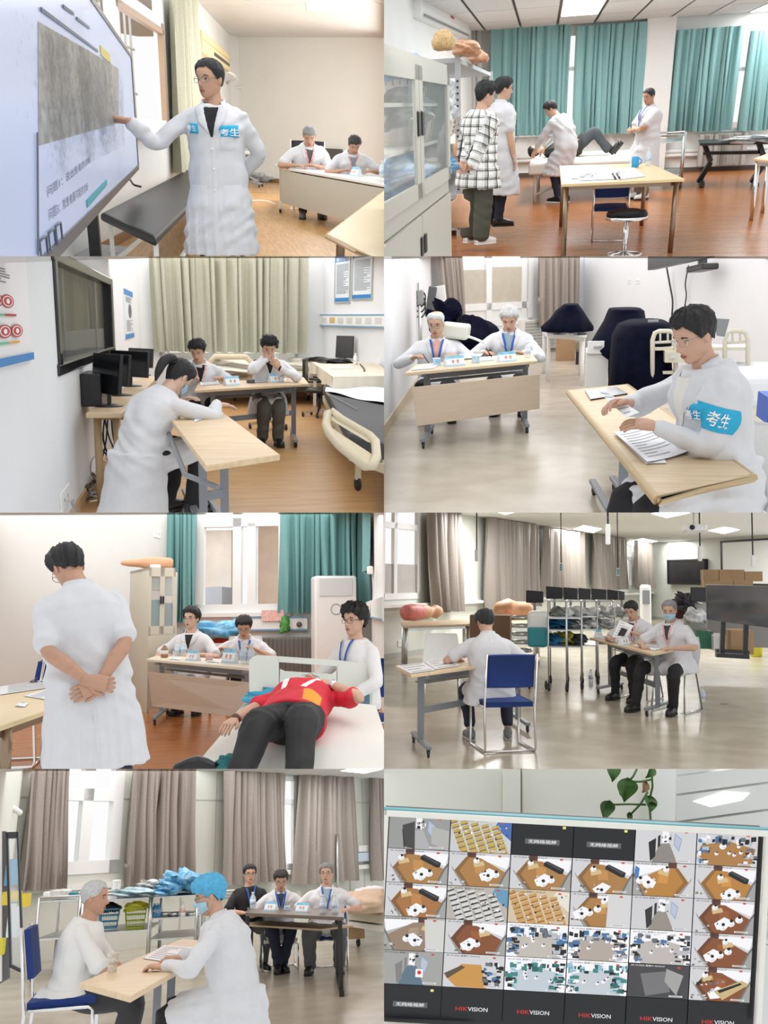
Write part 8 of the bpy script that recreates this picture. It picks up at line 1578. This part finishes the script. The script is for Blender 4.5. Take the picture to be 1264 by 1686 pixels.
for k,(u,vb,w_,h,m,lab) in enumerate(((358,525,.20,.24,mat('sky_blue_plastic',(.10,.38,.58),.5),'light blue lattice bin on the steel trolley'),(444,525,.22,.26,mat('lime_plastic',(.50,.62,.06),.5),'lime green lattice bin on the steel trolley'))):
    c = RM.aty(u,vb,13.2); basket(lab,c,w_,w_,h,None,m,'bin',top=1.25); blob(['black liner in the light blue bin','yellow liner over the lime bin'][k],c+Vector((0,0,h)),w_*.68,w_*.6,.07,[BLACKP(),mat('yellow_liner',(.70,.62,.04),.4)][k],'bin_liner','liner',.2,k)
for k,(u,vb,h,c,lab) in enumerate(((508,487,.17,(.05,.2,.4),'blue bottle on the sanitizer trolley'),(519,487,.17,(.05,.2,.4),'second blue bottle on the sanitizer trolley'),(600,486,.19,(.75,.25,.1),'white sanitizer bottle with orange label'))): bottle(lab,RM.aty(u,vb,13.2),h,.04,'bottles on the sanitizer trolley',(.85,.85,.85),c,mat('blue_liquid',(.05,.3,.6),.2) if k < 2 else WHITEP())
for k,u in enumerate((540,572,632)): c = RM.aty(u,484,13.3); mb = MB(); mb.lathe([(.07,0),(.09,.02),(.09,.045),(.085,.045),(.07,.01)],c,16); tag(mb.build('dish',STEEL()),['steel dish beside the blue bottles','steel dish beside the sanitizer','steel dish at the trolley end'][k],'dish','dishes on the sanitizer trolley')
# bed and panel at the right
P = [RM.at(1140,478,.5),RM.at(1330,500,.5),RM.at(1330,430,.5),RM.at(1165,430,.5)]; t = bed('white ward bed with a bandaged mannequin at the right edge',P,.55,mat('ivory_sheet3',(.72,.69,.60),.8,bump=.4,scale=5),None,WHITEM())
blob('bandaged mannequin lying on the ward bed',RM.at(1215,440,.66),.5,1.2,.17,mat('bandage_beige',(.62,.46,.33),.7,var=.1,scale=8),'mannequin','mannequin',.12,2); blob('white pillow on the ward bed',RM.at(1240,415,.68),.4,.8,.12,mat('white_sheet',(.80,.82,.86),.8),'pillow','pillow',.12,4); bx('cardboard_box','cardboard box under the ward bed',1140,1200,500,562,14.5,mat('cardboard',(.36,.23,.12),.8,var=.08,scale=5))
t = thing('supply_panel','blue white supply panel beside the right edge curtain','panel',bw.ppx(1180,305)); mb = MB(); bw.box(mb,a(1150),a(1216),z_(305,1180),z_(276,1180),0,.12); mb.build('housing',mat('pale_blue_plastic',(.55,.65,.75),.4),t,.01); mb = MB(); bw.box(mb,a(1172),a(1202),z_(274,1180),z_(252,1180),0,.08); mb.build('monitor_box',WHITEP(),t,.01)
mb = MB(); mb.tube([bw.ppx(1110,440,.4),bw.ppx(1110,215,.4)],.03,8); tag(mb.build('drip_pole',STEEL()),'thin steel drip pole before the far curtain','pole')
# far examiners
bk = mat('black_lacquer',(.014,.013,.013),.35); q = [RM.at(808,474,.75),RM.at(1132,488,.75),RM.at(1120,462,.75),RM.at(822,452,.75)]
t = thing('black_table','black framed table before the three seated men','table',(ctr(q).x,ctr(q).y,0)); mb = MB(); mb.slab([p_-Vector((0,0,.035)) for p_ in q],(0,0,.035)); mb.build('tabletop',mat('dark_oak_top',(.12,.09,.07),.35),t)
for k,(x,y) in enumerate(((.025,.05),(.965,.05),(.03,.95),(.96,.95))): e = bil(q,x,y); mb = MB(); mb.span((e.x,e.y,0),(e.x,e.y,.72),.05,.04); mb.build('leg',bk,t)
for x in (.025,.965): e0,e1 = bil(q,x,-.1),bil(q,x,1.1); mb = MB(); mb.span((e0.x,e0.y,.03),(e1.x,e1.y,.03),.05,.05); mb.build('foot',bk,t)
e0,e1 = bil(q,.03,.6),bil(q,.96,.6); mb = MB(); mb.span((e0.x,e0.y,.58),(e1.x,e1.y,.58),.5,.02); mb.build('shelf',mat('tan_shelf',(.42,.32,.2),.5),t)
TX = (q[1]-q[0]).normalized(); on = lambda u,v: RM.at(u,v,.75); nameplate('examiner nameplate before the bespectacled examiner',on(893,465),TX,.24,.10); nameplate('examiner nameplate before the right hand examiner',on(998,470),TX,.24,.10)
for k,(u,v) in enumerate(((832,460),(1064,476),(1104,475))): bottle(['water bottle at the man in black','water bottle by the second nameplate','water bottle at the end of the black table'][k],on(u,v),.20,.04,lab=(.45,.58,.85))
c = on(945,466); mb = MB(); mb.box(c+Vector((0,0,.025)),(.07,.1,.05)); tag(mb.build('small_box',mat('pale_blue_card',(.22,.48,.68),.5),None,.004),'small blue box between the far nameplates','box')
blue = mat('blue_lanyard',(.02,.10,.42),.6); LG = dict(legR=((.14,.34,.085),(.2,1,1)),legL=((-.14,.36,.085),(-.2,1,1)))
p = figure('man in a black t-shirt with glasses and lanyard',822,347,248,188,zp=.5,p1=2,p2=4,head=(2,0,0),R=((.12,.30,.72),(1,-.2,-.6)),L=((-.12,.32,.72),(-1,-.2,-.6)),**LG)
p.body(0).hair('black',th=.022,front=.07).glasses(BLACKP()).top('t_shirt',mat('black_tee',(.012,.012,.015),.8),False,sit=True,off=.026,sleeve=.85,thigh=0).lanyard(blue,True,.26); p.pants(mat('grey_trousers7',(.10,.105,.11),.8)).shoes(BLACKP(),WHITEP())
p = figure('bespectacled examiner looking down at the black table',924,366,268,180,1.05,zp=.5,p1=6,p2=14,head=(26,0,0),R=((.20,.34,.70),(1,-.2,-.6)),L=((-.20,.34,.70),(-1,-.2,-.6)),legR=((.05,.40,.085),(.2,1,1)),legL=((-.02,.34,.085),(-.2,1,1)))
p.body(0).hair('dark',th=.024,front=.068).glasses().top(long=False,sit=True,off=.028,sleeve=.8,thigh=.5).lapels(shirt=mat('navy_shirt',(.03,.05,.12),.8),deep=.15).lanyard(blue,False,.25).front(1,False,True,.42); p.pants(mat('navy_trousers7',(.015,.02,.05),.8)).shoes(BLACKP()); sled_chair('chair of the bespectacled examiner',(p.loc.x,p.loc.y),180,WHITEP(),1.,seat_h=p.P0.z-.1)
p = figure('grey haired right hand examiner looking up with lanyard',1075,346,276,170,1.05,zp=.5,p1=0,p2=3,head=(-2,-6,0),R=((.26,.26,.70),(1,-.2,-.6)),L=((-.26,.26,.70),(-1,-.2,-.6)),legR=((.20,.28,.085),(.2,1,1)),legL=((-.14,.34,.085),(-.2,1,1)),fat=1.14)
p.body(0).hair('grey',th=.022,front=.07,mess=.18).glasses().top(long=False,sit=True,off=.03,sleeve=.8,thigh=.5).lapels(shirt=mat('blue_check',(.30,.42,.50),.8),deep=.15).lanyard(blue,False,.26).front(1,False,True,.42); p.pants(mat('grey_trousers7',()),(.11,.09,.08,.07)).shoes(BLACKP()); sled_chair('blue chair of the right hand examiner',(p.loc.x,p.loc.y),170,BLUEF(),1.1,seat_h=p.P0.z-.1)
# near table, old man, doctor
q = [RM.at(262,704,.75),RM.at(430,748,.75),None,RM.at(600,558,.75)]; q[2] = q[1] + q[3] - q[0]; table('oak folding table between the old man and the doctor',q,.034,'T',TOPW(),mat('blue_grey_metal',(.22,.24,.27),.4),inset=(.42,.30),footr=.45,lowz=.3,rack=False); on = lambda u,v: RM.at(u,v,.75)
paper('printed case sheet in front of the doctor',[on(470,626),on(560,640),on(640,590),on(540,582)],None,8); c = on(369,668); t = thing('paper_cup','white paper cup with printed rim on the oak table','cup',c); mb = MB(); mb.lathe([(.026,0),(.028,.003),(.038,.11),(.040,.112),(.036,.11),(.026,.01)],c,18); mb.build('cup',mat('cup_paper',(.80,.78,.72),.6,col2=(.6,.55,.5),scale=60),t); mb = MB(); mb.lathe([(.0325,.045),(.036,.085)],c,18); mb.build('printed_band',mat('cup_print',(.62,.58,.52),.6,bump=.2,scale=90,var=.2),t)
p = figure('old man in a white t-shirt sitting on the blue chair',312,426,430,-92,zp=.5,p1=4,p2=14,head=(6,-6,0),R=((.10,.40,.62),(1,-.3,-.4)),L=((-.14,.40,.62),(-1,-.4,-.4)),legR=((.14,.42,.085),(0,1,1)),legL=((-.10,.36,.085),(0,1,1)),fat=1.06)
p.body(1).hair('white',th=.014,front=.08,back=-.04,mess=.14,side=.01).top('t_shirt',mat('white_tee7',(.74,.74,.72),.85,bump=.2,scale=20),False,sit=True,off=.036,sleeve=.95,thigh=0,tail=.02,amp=.006); p.pants(mat('charcoal_slacks',(.035,.035,.038),.8),(.115,.095,.085,.08)).shoes(BLACKP())
sled_chair('blue padded chair under the old man',(p.loc.x-.04,p.loc.y-.04),-88,BLUEF(),1.08,seat_h=p.P0.z*1.-.09)
p = figure('doctor in a white coat with blue surgical cap and mask writing',690,418,485,76,zp=.5,p1=8,p2=20,head=(18,12,0),R=((.24,.44,.80),(1,-.2,-.6)),L=((-.22,.42,.80),(-1,-.2,-.6)),hands={'L': dict(dir=(.1,1,.1),curl=.9),'R': dict(dir=(-.2,1,.1),curl=.9)},legR=((.14,.42,.085),(0,1,1)),legL=((-.16,.30,.085),(0,1,1)),fat=1.06)
p.body(0).hair('black',th=.012,front=.06,back=-.06).cap(mat('blue_cap',(.08,.40,.66),.7,bump=.6,scale=45,var=.15)).mask().glasses().top(sit=True,off=.034,thigh=.9,tail=.45,amp=.006).lapels().seam(end=.46); p.pants(mat('black_trousers',(.012,.012,.015),.8)).shoes(BLACKP())
# ================================================================ picture 8: surveillance monitor
use(Room(632,1266,200,1.5,0.,420))
K8 = 3.2
cp = lambda u,v,d: RM.eye + RM.ray(u,v) * (d*K8/F)        # point of the picture at a distance in front of the viewer
D8 = 1.30; n8 = (cp(600,400,D8+.1)-cp(600,400,D8)).normalized(); n8 = (cp(0,0,2.)-cp(0,0,1.)); ax = (cp(1000,54,D8)-cp(0,0,D8)).normalized(); ay = (cp(0,0,D8)-cp(-54,1000,D8)).normalized(); nb = ax.cross(ay); nb = nb if nb.dot(RM.eye-cp(600,400,D8)) > 0 else -nb
def wallpiece(nm,lab,P,d,m,kind='structure',cat='wall',th=.05,bev=.0): mb = MB(); mb.slab([cp(u,v,d) for u,v in P],-nb*th); o = mb.build(nm,m,None,bev); return tag(o,lab,cat,kind=kind)
ivory = mat('ivory_panel',(.84,.85,.76),.35,var=.02,scale=3); grey8 = mat('grey_panel',(.66,.69,.66),.25,var=.02,scale=2)
wallpiece('wall_left','ivory wall panel left of the dark joint above the monitor',[(-20,-20),(450,-20),(450,420),(-20,420)],1.62,ivory); wallpiece('wall_back','ivory wall panel behind the hanging plant',[(458,-20),(905,-20),(905,420),(458,420)],1.62,ivory); wallpiece('wall_recess','dark joint between the two ivory panels',[(440,-20),(470,-20),(470,420),(440,420)],1.66,mat('dark_joint',(.06,.05,.04),.7))
wallpiece('trim_4','raised ivory strip beside the dark joint',[(395,-20),(450,-20),(450,420),(395,420)],1.60,ivory); wallpiece('trim_5','pale upright strip right of the plant',[(892,-20),(962,-20),(955,420),(888,420)],1.58,mat('pale_strip',(.82,.84,.81),.35))
wallpiece('wall_right','grey wall behind the right edge of the monitor',[(950,-20),(1300,-20),(1300,900),(950,900)],1.64,grey8)
for k,(v0,v1) in enumerate(((-30,20),(26,82),(90,172),(180,420))): o = wallpiece('trim_%d' % (6+k),['top grey board of the right wall','second grey board of the right wall','third grey board with the reflection','lowest grey board of the right wall'][k],[(962,v0),(1300,v0-46),(1300,v1-46),(962,v1)],1.60,mat('grey_gloss',(.66,.68,.65),.25),th=.04)
wallpiece('painted_reflection','white diamond shaped light reflection painted on the right wall',[(1018,108),(1120,74),(1205,80),(1180,104),(1075,126)],1.59,mat('reflection_paint',(.9,.92,.9),.3,emit=.5),kind='thing',cat='panel',th=.012)  # reflected light put in as a pale, faintly glowing patch
for k,v in enumerate((500,542)):
    t = thing('round_button',['round grey button on the right wall, upper','round grey button on the right wall, lower'][k],'button',cp(1252,v,1.60)); mb = MB(); c = cp(1252,v,1.6); mb.lathe([(.035,0),(.035,.01),(.03,.013)],c,20,axis=nb); mb.build('disc',mat('button_grey',(.55,.57,.55),.4),t); mb = MB(); letter(mb,'风',c+nb*.014,ax,ay,.022); mb.build('lettering',GREYM(),t)
cable('thin grey wire by the round buttons',[cp(1258,375,1.6),cp(1256,400,1.6),cp(1262,480,1.6),cp(1240,560,1.6),cp(1262,580,1.6)],.004,GREYM())
# plant
t = thing('hanging_plant','green trailing pothos plant above the monitor','plant',cp(850,20,1.5)); lf = mat('pothos_leaf',(.05,.13,.025),.4,var=.25,scale=30); stm = mat('pothos_stem',(.06,.14,.03),.5)
def leaf(P,m,k):
    c = cp(*P[0],1.5); tip = cp(*P[1],1.49); w = P[2]; d = tip - c; L = d.length; d /= L; s_ = d.cross(nb).normalized(); mb = MB(); e = nb
    mb.grid(lambda a_,b_: c+d*(L*a_)+s_*((b_-.5)*2*w*L*math.sin(math.pi*min(1,a_ ** .7))*(1.15-.5*a_))+e*(.02*abs(b_-.5)*2+.02*math.sin(3*a_+k)),10,6); mb.build('leaf',m,t)
for k,(P,br) in enumerate(((((752,-30),(748,40),.36),0),(((798,22),(790,110),.42),0),(((770,60),(800,105),.2),0),(((742,100),(722,172),.36),0),(((810,142),(806,180),.28),0),(((880,88),(870,135),.5),0),(((862,38),(846,74),.36),1),(((884,-10),(860,30),.3),0),(((876,100),(880,140),.4),0))): leaf(P,mat('dry_leaf',(.20,.12,.05),.6) if br else lf,k)
for S in (((880,-20),(884,60),(872,110),(878,170)),((835,-5),(820,25),(804,42)),((880,35),(845,42),(808,42)),((862,118),(800,116),(748,118)),((868,75),(845,115),(812,150))): mb = MB(); mb.tube([cp(u,v,1.5) for u,v in S],.006,6); mb.build('stem',stm,t)
# monitor
O8 = cp(18,153,D8); ux = (cp(1240,219,D8)-O8) / 6; uy = (cp(-20,825,D8)-O8) / 6
X8 = ux.normalized(); Y8 = uy - X8 * uy.dot(X8); Yl = Y8.length; Y8.normalize(); ul = ux.length; N8 = X8.cross(Y8); N8 = N8 if N8.dot(RM.eye-O8) > 0 else -N8
T8_ = lambda x,y,o=0.: O8 + X8 * (x*ul) + Y8 * (y*Yl) + N8 * o
m8 = thing('surveillance_monitor','wide white framed monitor showing thirty six camera pictures','monitor',T8_(3,6)); wb = mat('white_bezel',(.80,.80,.74),.3,var=.03,scale=9)
for r in ((-.09,6.13,-.22,-.03),(-.09,6.13,6.02,6.3),(-.09,-.012,-.22,6.3),(6.03,6.13,-.22,6.3)): mb = MB(); mb.slab([T8_(r[0],r[2]),T8_(r[1],r[2]),T8_(r[1],r[3]),T8_(r[0],r[3])],N8*.04); mb.build('bezel',wb,m8,.01)
mb = MB(); mb.slab([T8_(-.1,-.25),T8_(6.14,-.25),T8_(6.14,-.21),T8_(-.1,-.21)],N8*.03); mb.build('teal_edge',mat('teal_film',(.10,.36,.42),.3),m8); mb = MB(); mb.slab([T8_(-.06,-.1,-.09),T8_(6.1,-.1,-.09),T8_(6.1,6.3,-.09),T8_(-.06,6.3,-.09)],N8*.06); mb.build('casing',BLACKP(),m8)
pm8 = vcolmat('camera_picture',.3,.9); K = (.004,.005,.008); WALL = (.60,.60,.62); WH = (.86,.86,.88); HON = (.38,.19,.055); REDB = (.22,.07,.02); GRY = (.33,.32,.31)
class Tile:
    def __init__(s,i,j): s.mb = MB(); s.i = i; s.j = j; s.k = 0; s.r = random.Random(i*7+j*31)
    def poly(s,c,P):
        s.k += 1; C_ = lambda q: min(.992,max(.008,q)); s.mb.add([T8_(s.i+C_(x),s.j+C_(y),-.02+s.k*6e-5) for x,y in P],[tuple(range(len(P)))],0,False,c)
    def box(s,c,x,y,w,h,sk=0): s.poly(c,[(x,y),(x+w,y+sk),(x+w,y+h+sk),(x,y+h)])
    def dot(s,c,x,y,rx,ry=None): ry = ry or rx * 1.8; s.poly(c,[(x+rx*math.cos(q*.785),y+ry*math.sin(q*.785)) for q in range(8)])
    def man(s,x,y,k=1.,c=WH): s.dot(c,x,y,.065*k,.10*k); s.dot((.7,.7,.72),x+.02*k,y+.04*k,.03*k,.05*k); s.dot(K,x+.01,y-.085*k,.03*k,.05*k)
    def clutter(s,n,cols,x0,y0,x1,y1,a_=.05,b_=.07):
        for _ in range(n): w,h = s.r.uniform(.3,1) * a_,s.r.uniform(.3,1) * b_; s.box(s.r.choice(cols),s.r.uniform(x0,x1-w),s.r.uniform(y0,y1-h),w,h,s.r.uniform(-.02,.02))
    def osd(s,col=(.02,.02,.02),logo=True):
        letter(s.mb,'09-19-2026 星期六 09:36:37',T8_(s.i+.32,s.j+.055,-.02+(s.k+3)*6e-5),X8,-Y8,Yl*.055,ul*.55,.01); s.mb.c = [col if c is None else c for c in s.mb.c]
        if logo: s.box((.55,.06,.04),.80,.05,.05,.05)
        s.box((.8,.8,.8),.68,.90,.22,.045); s.box((.25,.25,.25),.70,.912,.18,.02)
    def office(s,fl,flip=0,couch=1,men=2,table=(.45,.62),desk=(.22,.30),screen=0,wall=WALL):
        f = (lambda P: [(1-x,y) for x,y in P]) if flip else (lambda P: P); mx = (lambda x: 1-x) if flip else (lambda x: x)
        s.box(wall,0,0,1,1); s.poly(WH,f([(.3,.05),(1,.1),(.95,.45),(.45,.15)])); s.poly(fl,f([(.28,.14),(.52,.16),(.97,.58),(.80,1),(.30,1),(.10,.55)])); s.poly(tuple(q*1.35 for q in fl),f([(.42,.30),(.58,.34),(.60,.60),(.44,.62)])); s.poly((.30,.29,.28),f([(0,.3),(.10,.55),(.32,1),(0,1)]))
        s.poly(WALL,f([(0,.12),(.06,.5),(.24,1),(0,1)])); s.box((.10,.03,.02),mx(.30)-(.14 if flip else 0),0,.14,.15)
        if couch: s.poly(K,f([(.55,.18),(.60,.14),(.88,.36),(.86,.50),(.80,.50),(.54,.28)])); s.poly((.05,.05,.055),f([(.56,.18),(.60,.155),(.86,.37),(.82,.42)]))
        if screen: s.poly((.05,.18,.5),f([(.90,.20),(.97,.12),(.99,.5),(.92,.58)]))
        s.poly((.16,.15,.14),f([(1,.35),(.93,.5),(.80,1),(1,1)])); s.poly((.34,.34,.33),f([(1,.45),(.95,.55),(.84,1),(1,1)])); s.poly(tuple(q*.6 for q in fl),f([(.28,.14),(.34,.145),(.18,.55),(.36,1),(.30,1),(.10,.55)]))
        x,y = desk; s.poly((.62,.45,.22),f([(x,y),(x+.16,y-.06),(x+.19,y+.06),(x+.02,y+.14)])); s.man(mx(x+.05),y-.06,.8)
        x,y = table; s.poly(WH,f([(x,y+.16),(x+.16,y-.04),(x+.30,y+.06),(x+.20,y+.30),(x+.05,y+.34)])); s.clutter(5,[(.3,.4,.6),(.7,.7,.7),K],mx(x+.1)-.08,y+.02,mx(x+.1)+.08,y+.2,.04,.05)
        for q in range(men): s.man(mx(x+.14+.13*q),y+.26-.12*q,1.)
        s.clutter(6,[(.25,.2,.15),(.55,.55,.55),(.1,.1,.1)],.02,.75,.3,.98)
    def corridor(s,fl=(.25,.22,.2),wall=WALL,door=K): s.box(wall,0,0,1,1); s.poly(fl,[(.40,.45),(.56,.42),(.70,1),(.28,1)]); s.poly(door,[(.22,.42),(.34,.28),(.34,.82),(.26,.98)]); s.poly(door,[(.37,.22),(.41,.18),(.41,.5),(.37,.58)]); s.box(WH,.44,.05,.10,.36); s.clutter(10,[K,GRY,WH],.42,.1,.60,.45,.05,.1); s.poly((.25,.35,.5),[(.64,.12),(.76,.28),(.72,.66),(.63,.46)]); s.poly((.45,.5,.6),[(.65,.16),(.75,.3),(.71,.6),(.64,.44)])
    def rows(s,c1,c2,fl,right):
        s.box(fl,0,0,1,1); s.poly(right,[(.78,.02),(1,.06),(1,.62),(.72,.22)])
        for q in range(7):
            for w in range(5): x = .02 + w * .17 + q * .03 - .04; y = .05 + q * .135 + w * .035; h = .05 + q * .006; s.poly(c1,[(x,y+.04),(x+.12,y-.03),(x+.135,y+h-.01),(x+.015,y+h+.06)]); s.poly(c2,[(x+.015,y+h+.06),(x+.135,y+h-.01),(x+.13,y+h+.035),(x+.02,y+h+.10)])
        s.clutter(26,[K,WH,GRY],.1,.1,.95,.9,.04,.06)
    def hall(s,fl,cols,n=70,wall=WH): s.box(wall,0,0,1,1); s.poly(fl,[(.08,.42),(.5,.26),(.96,.46),(.9,1),(.2,1),(.02,.7)]); s.clutter(n // 2,cols,.0,.10,1,.42,.10,.16); s.clutter(n // 4,cols,.0,.42,.22,.95,.12,.14); s.clutter(n // 4,cols,.72,.4,1,.98,.13,.14); [s.man(s.r.uniform(.25,.75),s.r.uniform(.4,.7),.5) for _ in range(5)]
    def done(s,lab): o = s.mb.build('camera_picture',pm8,m8); tag(o,lab)
def word(s,txt,col=(.8,.8,.8),x=.5,y=.58,h=.11,w=.46,plate=(.10,.10,.11)):
    if plate: s.box(plate,x-.28,y-.08,.56,.16)
    k = len(s.mb.f); letter(s.mb,txt,T8_(s.i+x,s.j+y,-.02+(s.k+3)*6e-5),X8,-Y8,Yl*h,ul*w,.01); s.mb.c = [col if c is None else c for c in s.mb.c]
PAL = [K,K,WH,(.12,.14,.16),(.45,.47,.5),(.05,.16,.35)]; GRN = [(.02,.12,.12),(.04,.22,.2),WH,K,(.3,.5,.6)]
for j in range(6):
    for i in range(6):
        s = Tile(i,j); s.box(K,0,0,1,1); lab = 'camera picture of a small examination room'
        if (j == 0 and i in (2,3)) or (j == 5 and i == 0): word(s,'无网络视频'); s.box((.8,.75,.2),.82,.10,.05,.07); lab = 'black empty camera picture with grey caption'
        elif j == 5: word(s,'HIK',(.55,.02,.02),.34,.62,.12,.20,None); word(s,'VISION',(.75,.75,.78),.60,.62,.12,.32,None); lab = 'black camera picture with red and white logo lettering'
        else:
            k = (j,i)
            if j == 0: (lambda: (s.corridor((.40,.40,.41),(.30,.30,.29),(.03,.03,.03)),s.poly((.42,.42,.4),[(.70,.3),(.98,.42),(.98,1),(.70,.8)]),s.poly((.05,.05,.05),[(.22,.3),(.42,.18),(.44,1),(.30,.95)])),lambda: s.rows((.50,.36,.10),(.24,.15,.03),(.55,.56,.58),(.06,.14,.4)),0,0,lambda: s.corridor(),lambda: (s.hall(HON,PAL,60,WALL),s.man(.42,.42,.9)))[i]()
            elif j == 1: s.office(HON if i < 4 else (.44,.20,.04),i in (4,),i not in (1,4),(2,2,2,1,2,2)[i],((.42,.55),(.5,.48),(.4,.55),(.35,.72),(.62,.42),(.42,.68))[i],((.18,.32),(.4,.3),(.28,.28),(.3,.36),(.42,.26),(.36,.4))[i],i == 4)
            elif j == 2: (lambda: s.office((.36,.16,.05),0,1,2,(.35,.62),(.25,.3)),lambda: s.rows((.62,.62,.6),(.02,.02,.025),(.45,.42,.38),(.12,.3,.45)),lambda: s.rows((.55,.32,.10),(.30,.12,.02),(.62,.50,.36),(.75,.7,.62)),lambda: (s.office(HON,0,0,3,(.05,.45),(.5,.3)),s.poly((.62,.62,.62),[(.62,0),(1,0),(1,1),(.60,1)])),lambda: s.corridor((.28,.25,.22),(.58,.58,.6),(.02,.02,.02)),lambda: s.office(REDB,0,0,3,(.35,.55),(.3,.3)))[i]()
            elif j == 3: (lambda: (s.office((.28,.20,.14),1,0,2,(.35,.5),(.2,.3),0,(.42,.42,.41)),s.poly((.60,.6,.58),[(.66,.05),(1,.05),(1,1),(.70,1)])),lambda: s.office(REDB,0,0,2,(.25,.55),(.55,.35)),lambda: s.hall((.50,.46,.42),PAL,90),lambda: s.hall((.42,.36,.32),PAL,90),lambda: s.hall((.48,.44,.42),PAL,70),lambda: s.office(REDB,0,0,3,(.2,.5),(.5,.3)))[i]()
            else: (lambda: (s.corridor((.10,.16,.22),(.34,.34,.33),(.2,.2,.2)),s.box(WH,.56,.52,.12,.24),s.dot((.6,.03,.03),.62,.62,.035)),lambda: (s.box(WALL,0,0,1,1),s.poly((.55,.28,.06),[(.3,.3),(.62,.3),(.72,1),(.22,.98),(.05,.7)]),s.poly((.10,.07,.04),[(.02,.6),(.3,.34),(.36,.4),(.08,.75)]),s.clutter(30,PAL,.62,.2,1,.95,.1,.14)),lambda: s.hall((.50,.56,.62),GRN,80),lambda: s.hall((.52,.56,.60),GRN,80),lambda: (s.box((.05,.05,.055),0,0,1,1),s.poly((.16,.16,.17),[(.2,.3),(.6,.2),(.7,.8),(.3,.95)]),s.poly((.34,.34,.33),[(.62,.12),(.9,.3),(.8,.9),(.60,.5)])),lambda: (s.office(REDB,0,0,0,(.3,.6),(.2,.3)),s.poly((.55,.42,.2),[(.4,.7),(.85,.35),(.97,.45),(.55,.95)]),s.poly(K,[(.46,.68),(.82,.42),(.86,.46),(.5,.75)]),s.clutter(14,PAL,.1,.3,.6,.55)))[i]()
            s.osd((.75,.75,.75) if k == (4,4) else (.03,.03,.03)); lab = None
        s.done(lab)
# ---------------------------------------------------------------- cut every room block along the edges of its picture
def cut_blocks():
    for nm in [x.name for x in bpy.data.objects]:
        o = bpy.data.objects.get(nm); r = ROOM.get(nm)
        if o is None or r is None or o.type != 'MESH': continue
        me = o.data; n = len(me.vertices)
        if n == 0: continue
        co = np.empty(n*3,np.float32); me.vertices.foreach_get('co',co); co = co.reshape(-1,3)
        hit = []; gone = False
        for q in r.planes:
            d = (co-np.array(r.eye)) @ np.array(q)
            if d.max() < 1e-4: gone = True; break
            if d.min() < 0: hit.append(q)
        if gone:
            kids = list(o.children_recursive)
            for k in kids + [o]: bpy.data.objects.remove(k)
            continue
        if not hit: continue
        bm = bmesh.new(); bm.from_mesh(me)
        for q in hit:
            res = bmesh.ops.bisect_plane(bm,geom=bm.verts[:]+bm.edges[:]+bm.faces[:],plane_co=r.eye,plane_no=q,clear_inner=True,dist=1e-6)
            try:
                ed = [e for e in res['geom_cut'] if isinstance(e,bmesh.types.BMEdge) and e.is_boundary]
                if 3 <= len(ed) < 600: bmesh.ops.holes_fill(bm,edges=ed,sides=0)
            except Exception: pass
        bm.to_mesh(me); bm.free()
        if len(me.polygons) == 0 and not o.children: bpy.data.objects.remove(o)
cut_blocks()
for _n in [x.name for x in bpy.data.objects]:       # things the frames leave nothing of
    _o = bpy.data.objects.get(_n)
    if _o and _o.type == 'EMPTY' and not _o.children: bpy.data.objects.remove(_o)
bpy.data.scenes.remove(_tmpscene)
print('triangles',sum(sum(len(p.vertices)-2 for p in o.data.polygons) for o in bpy.data.objects if o.type == 'MESH'),'objects',len(bpy.data.objects))
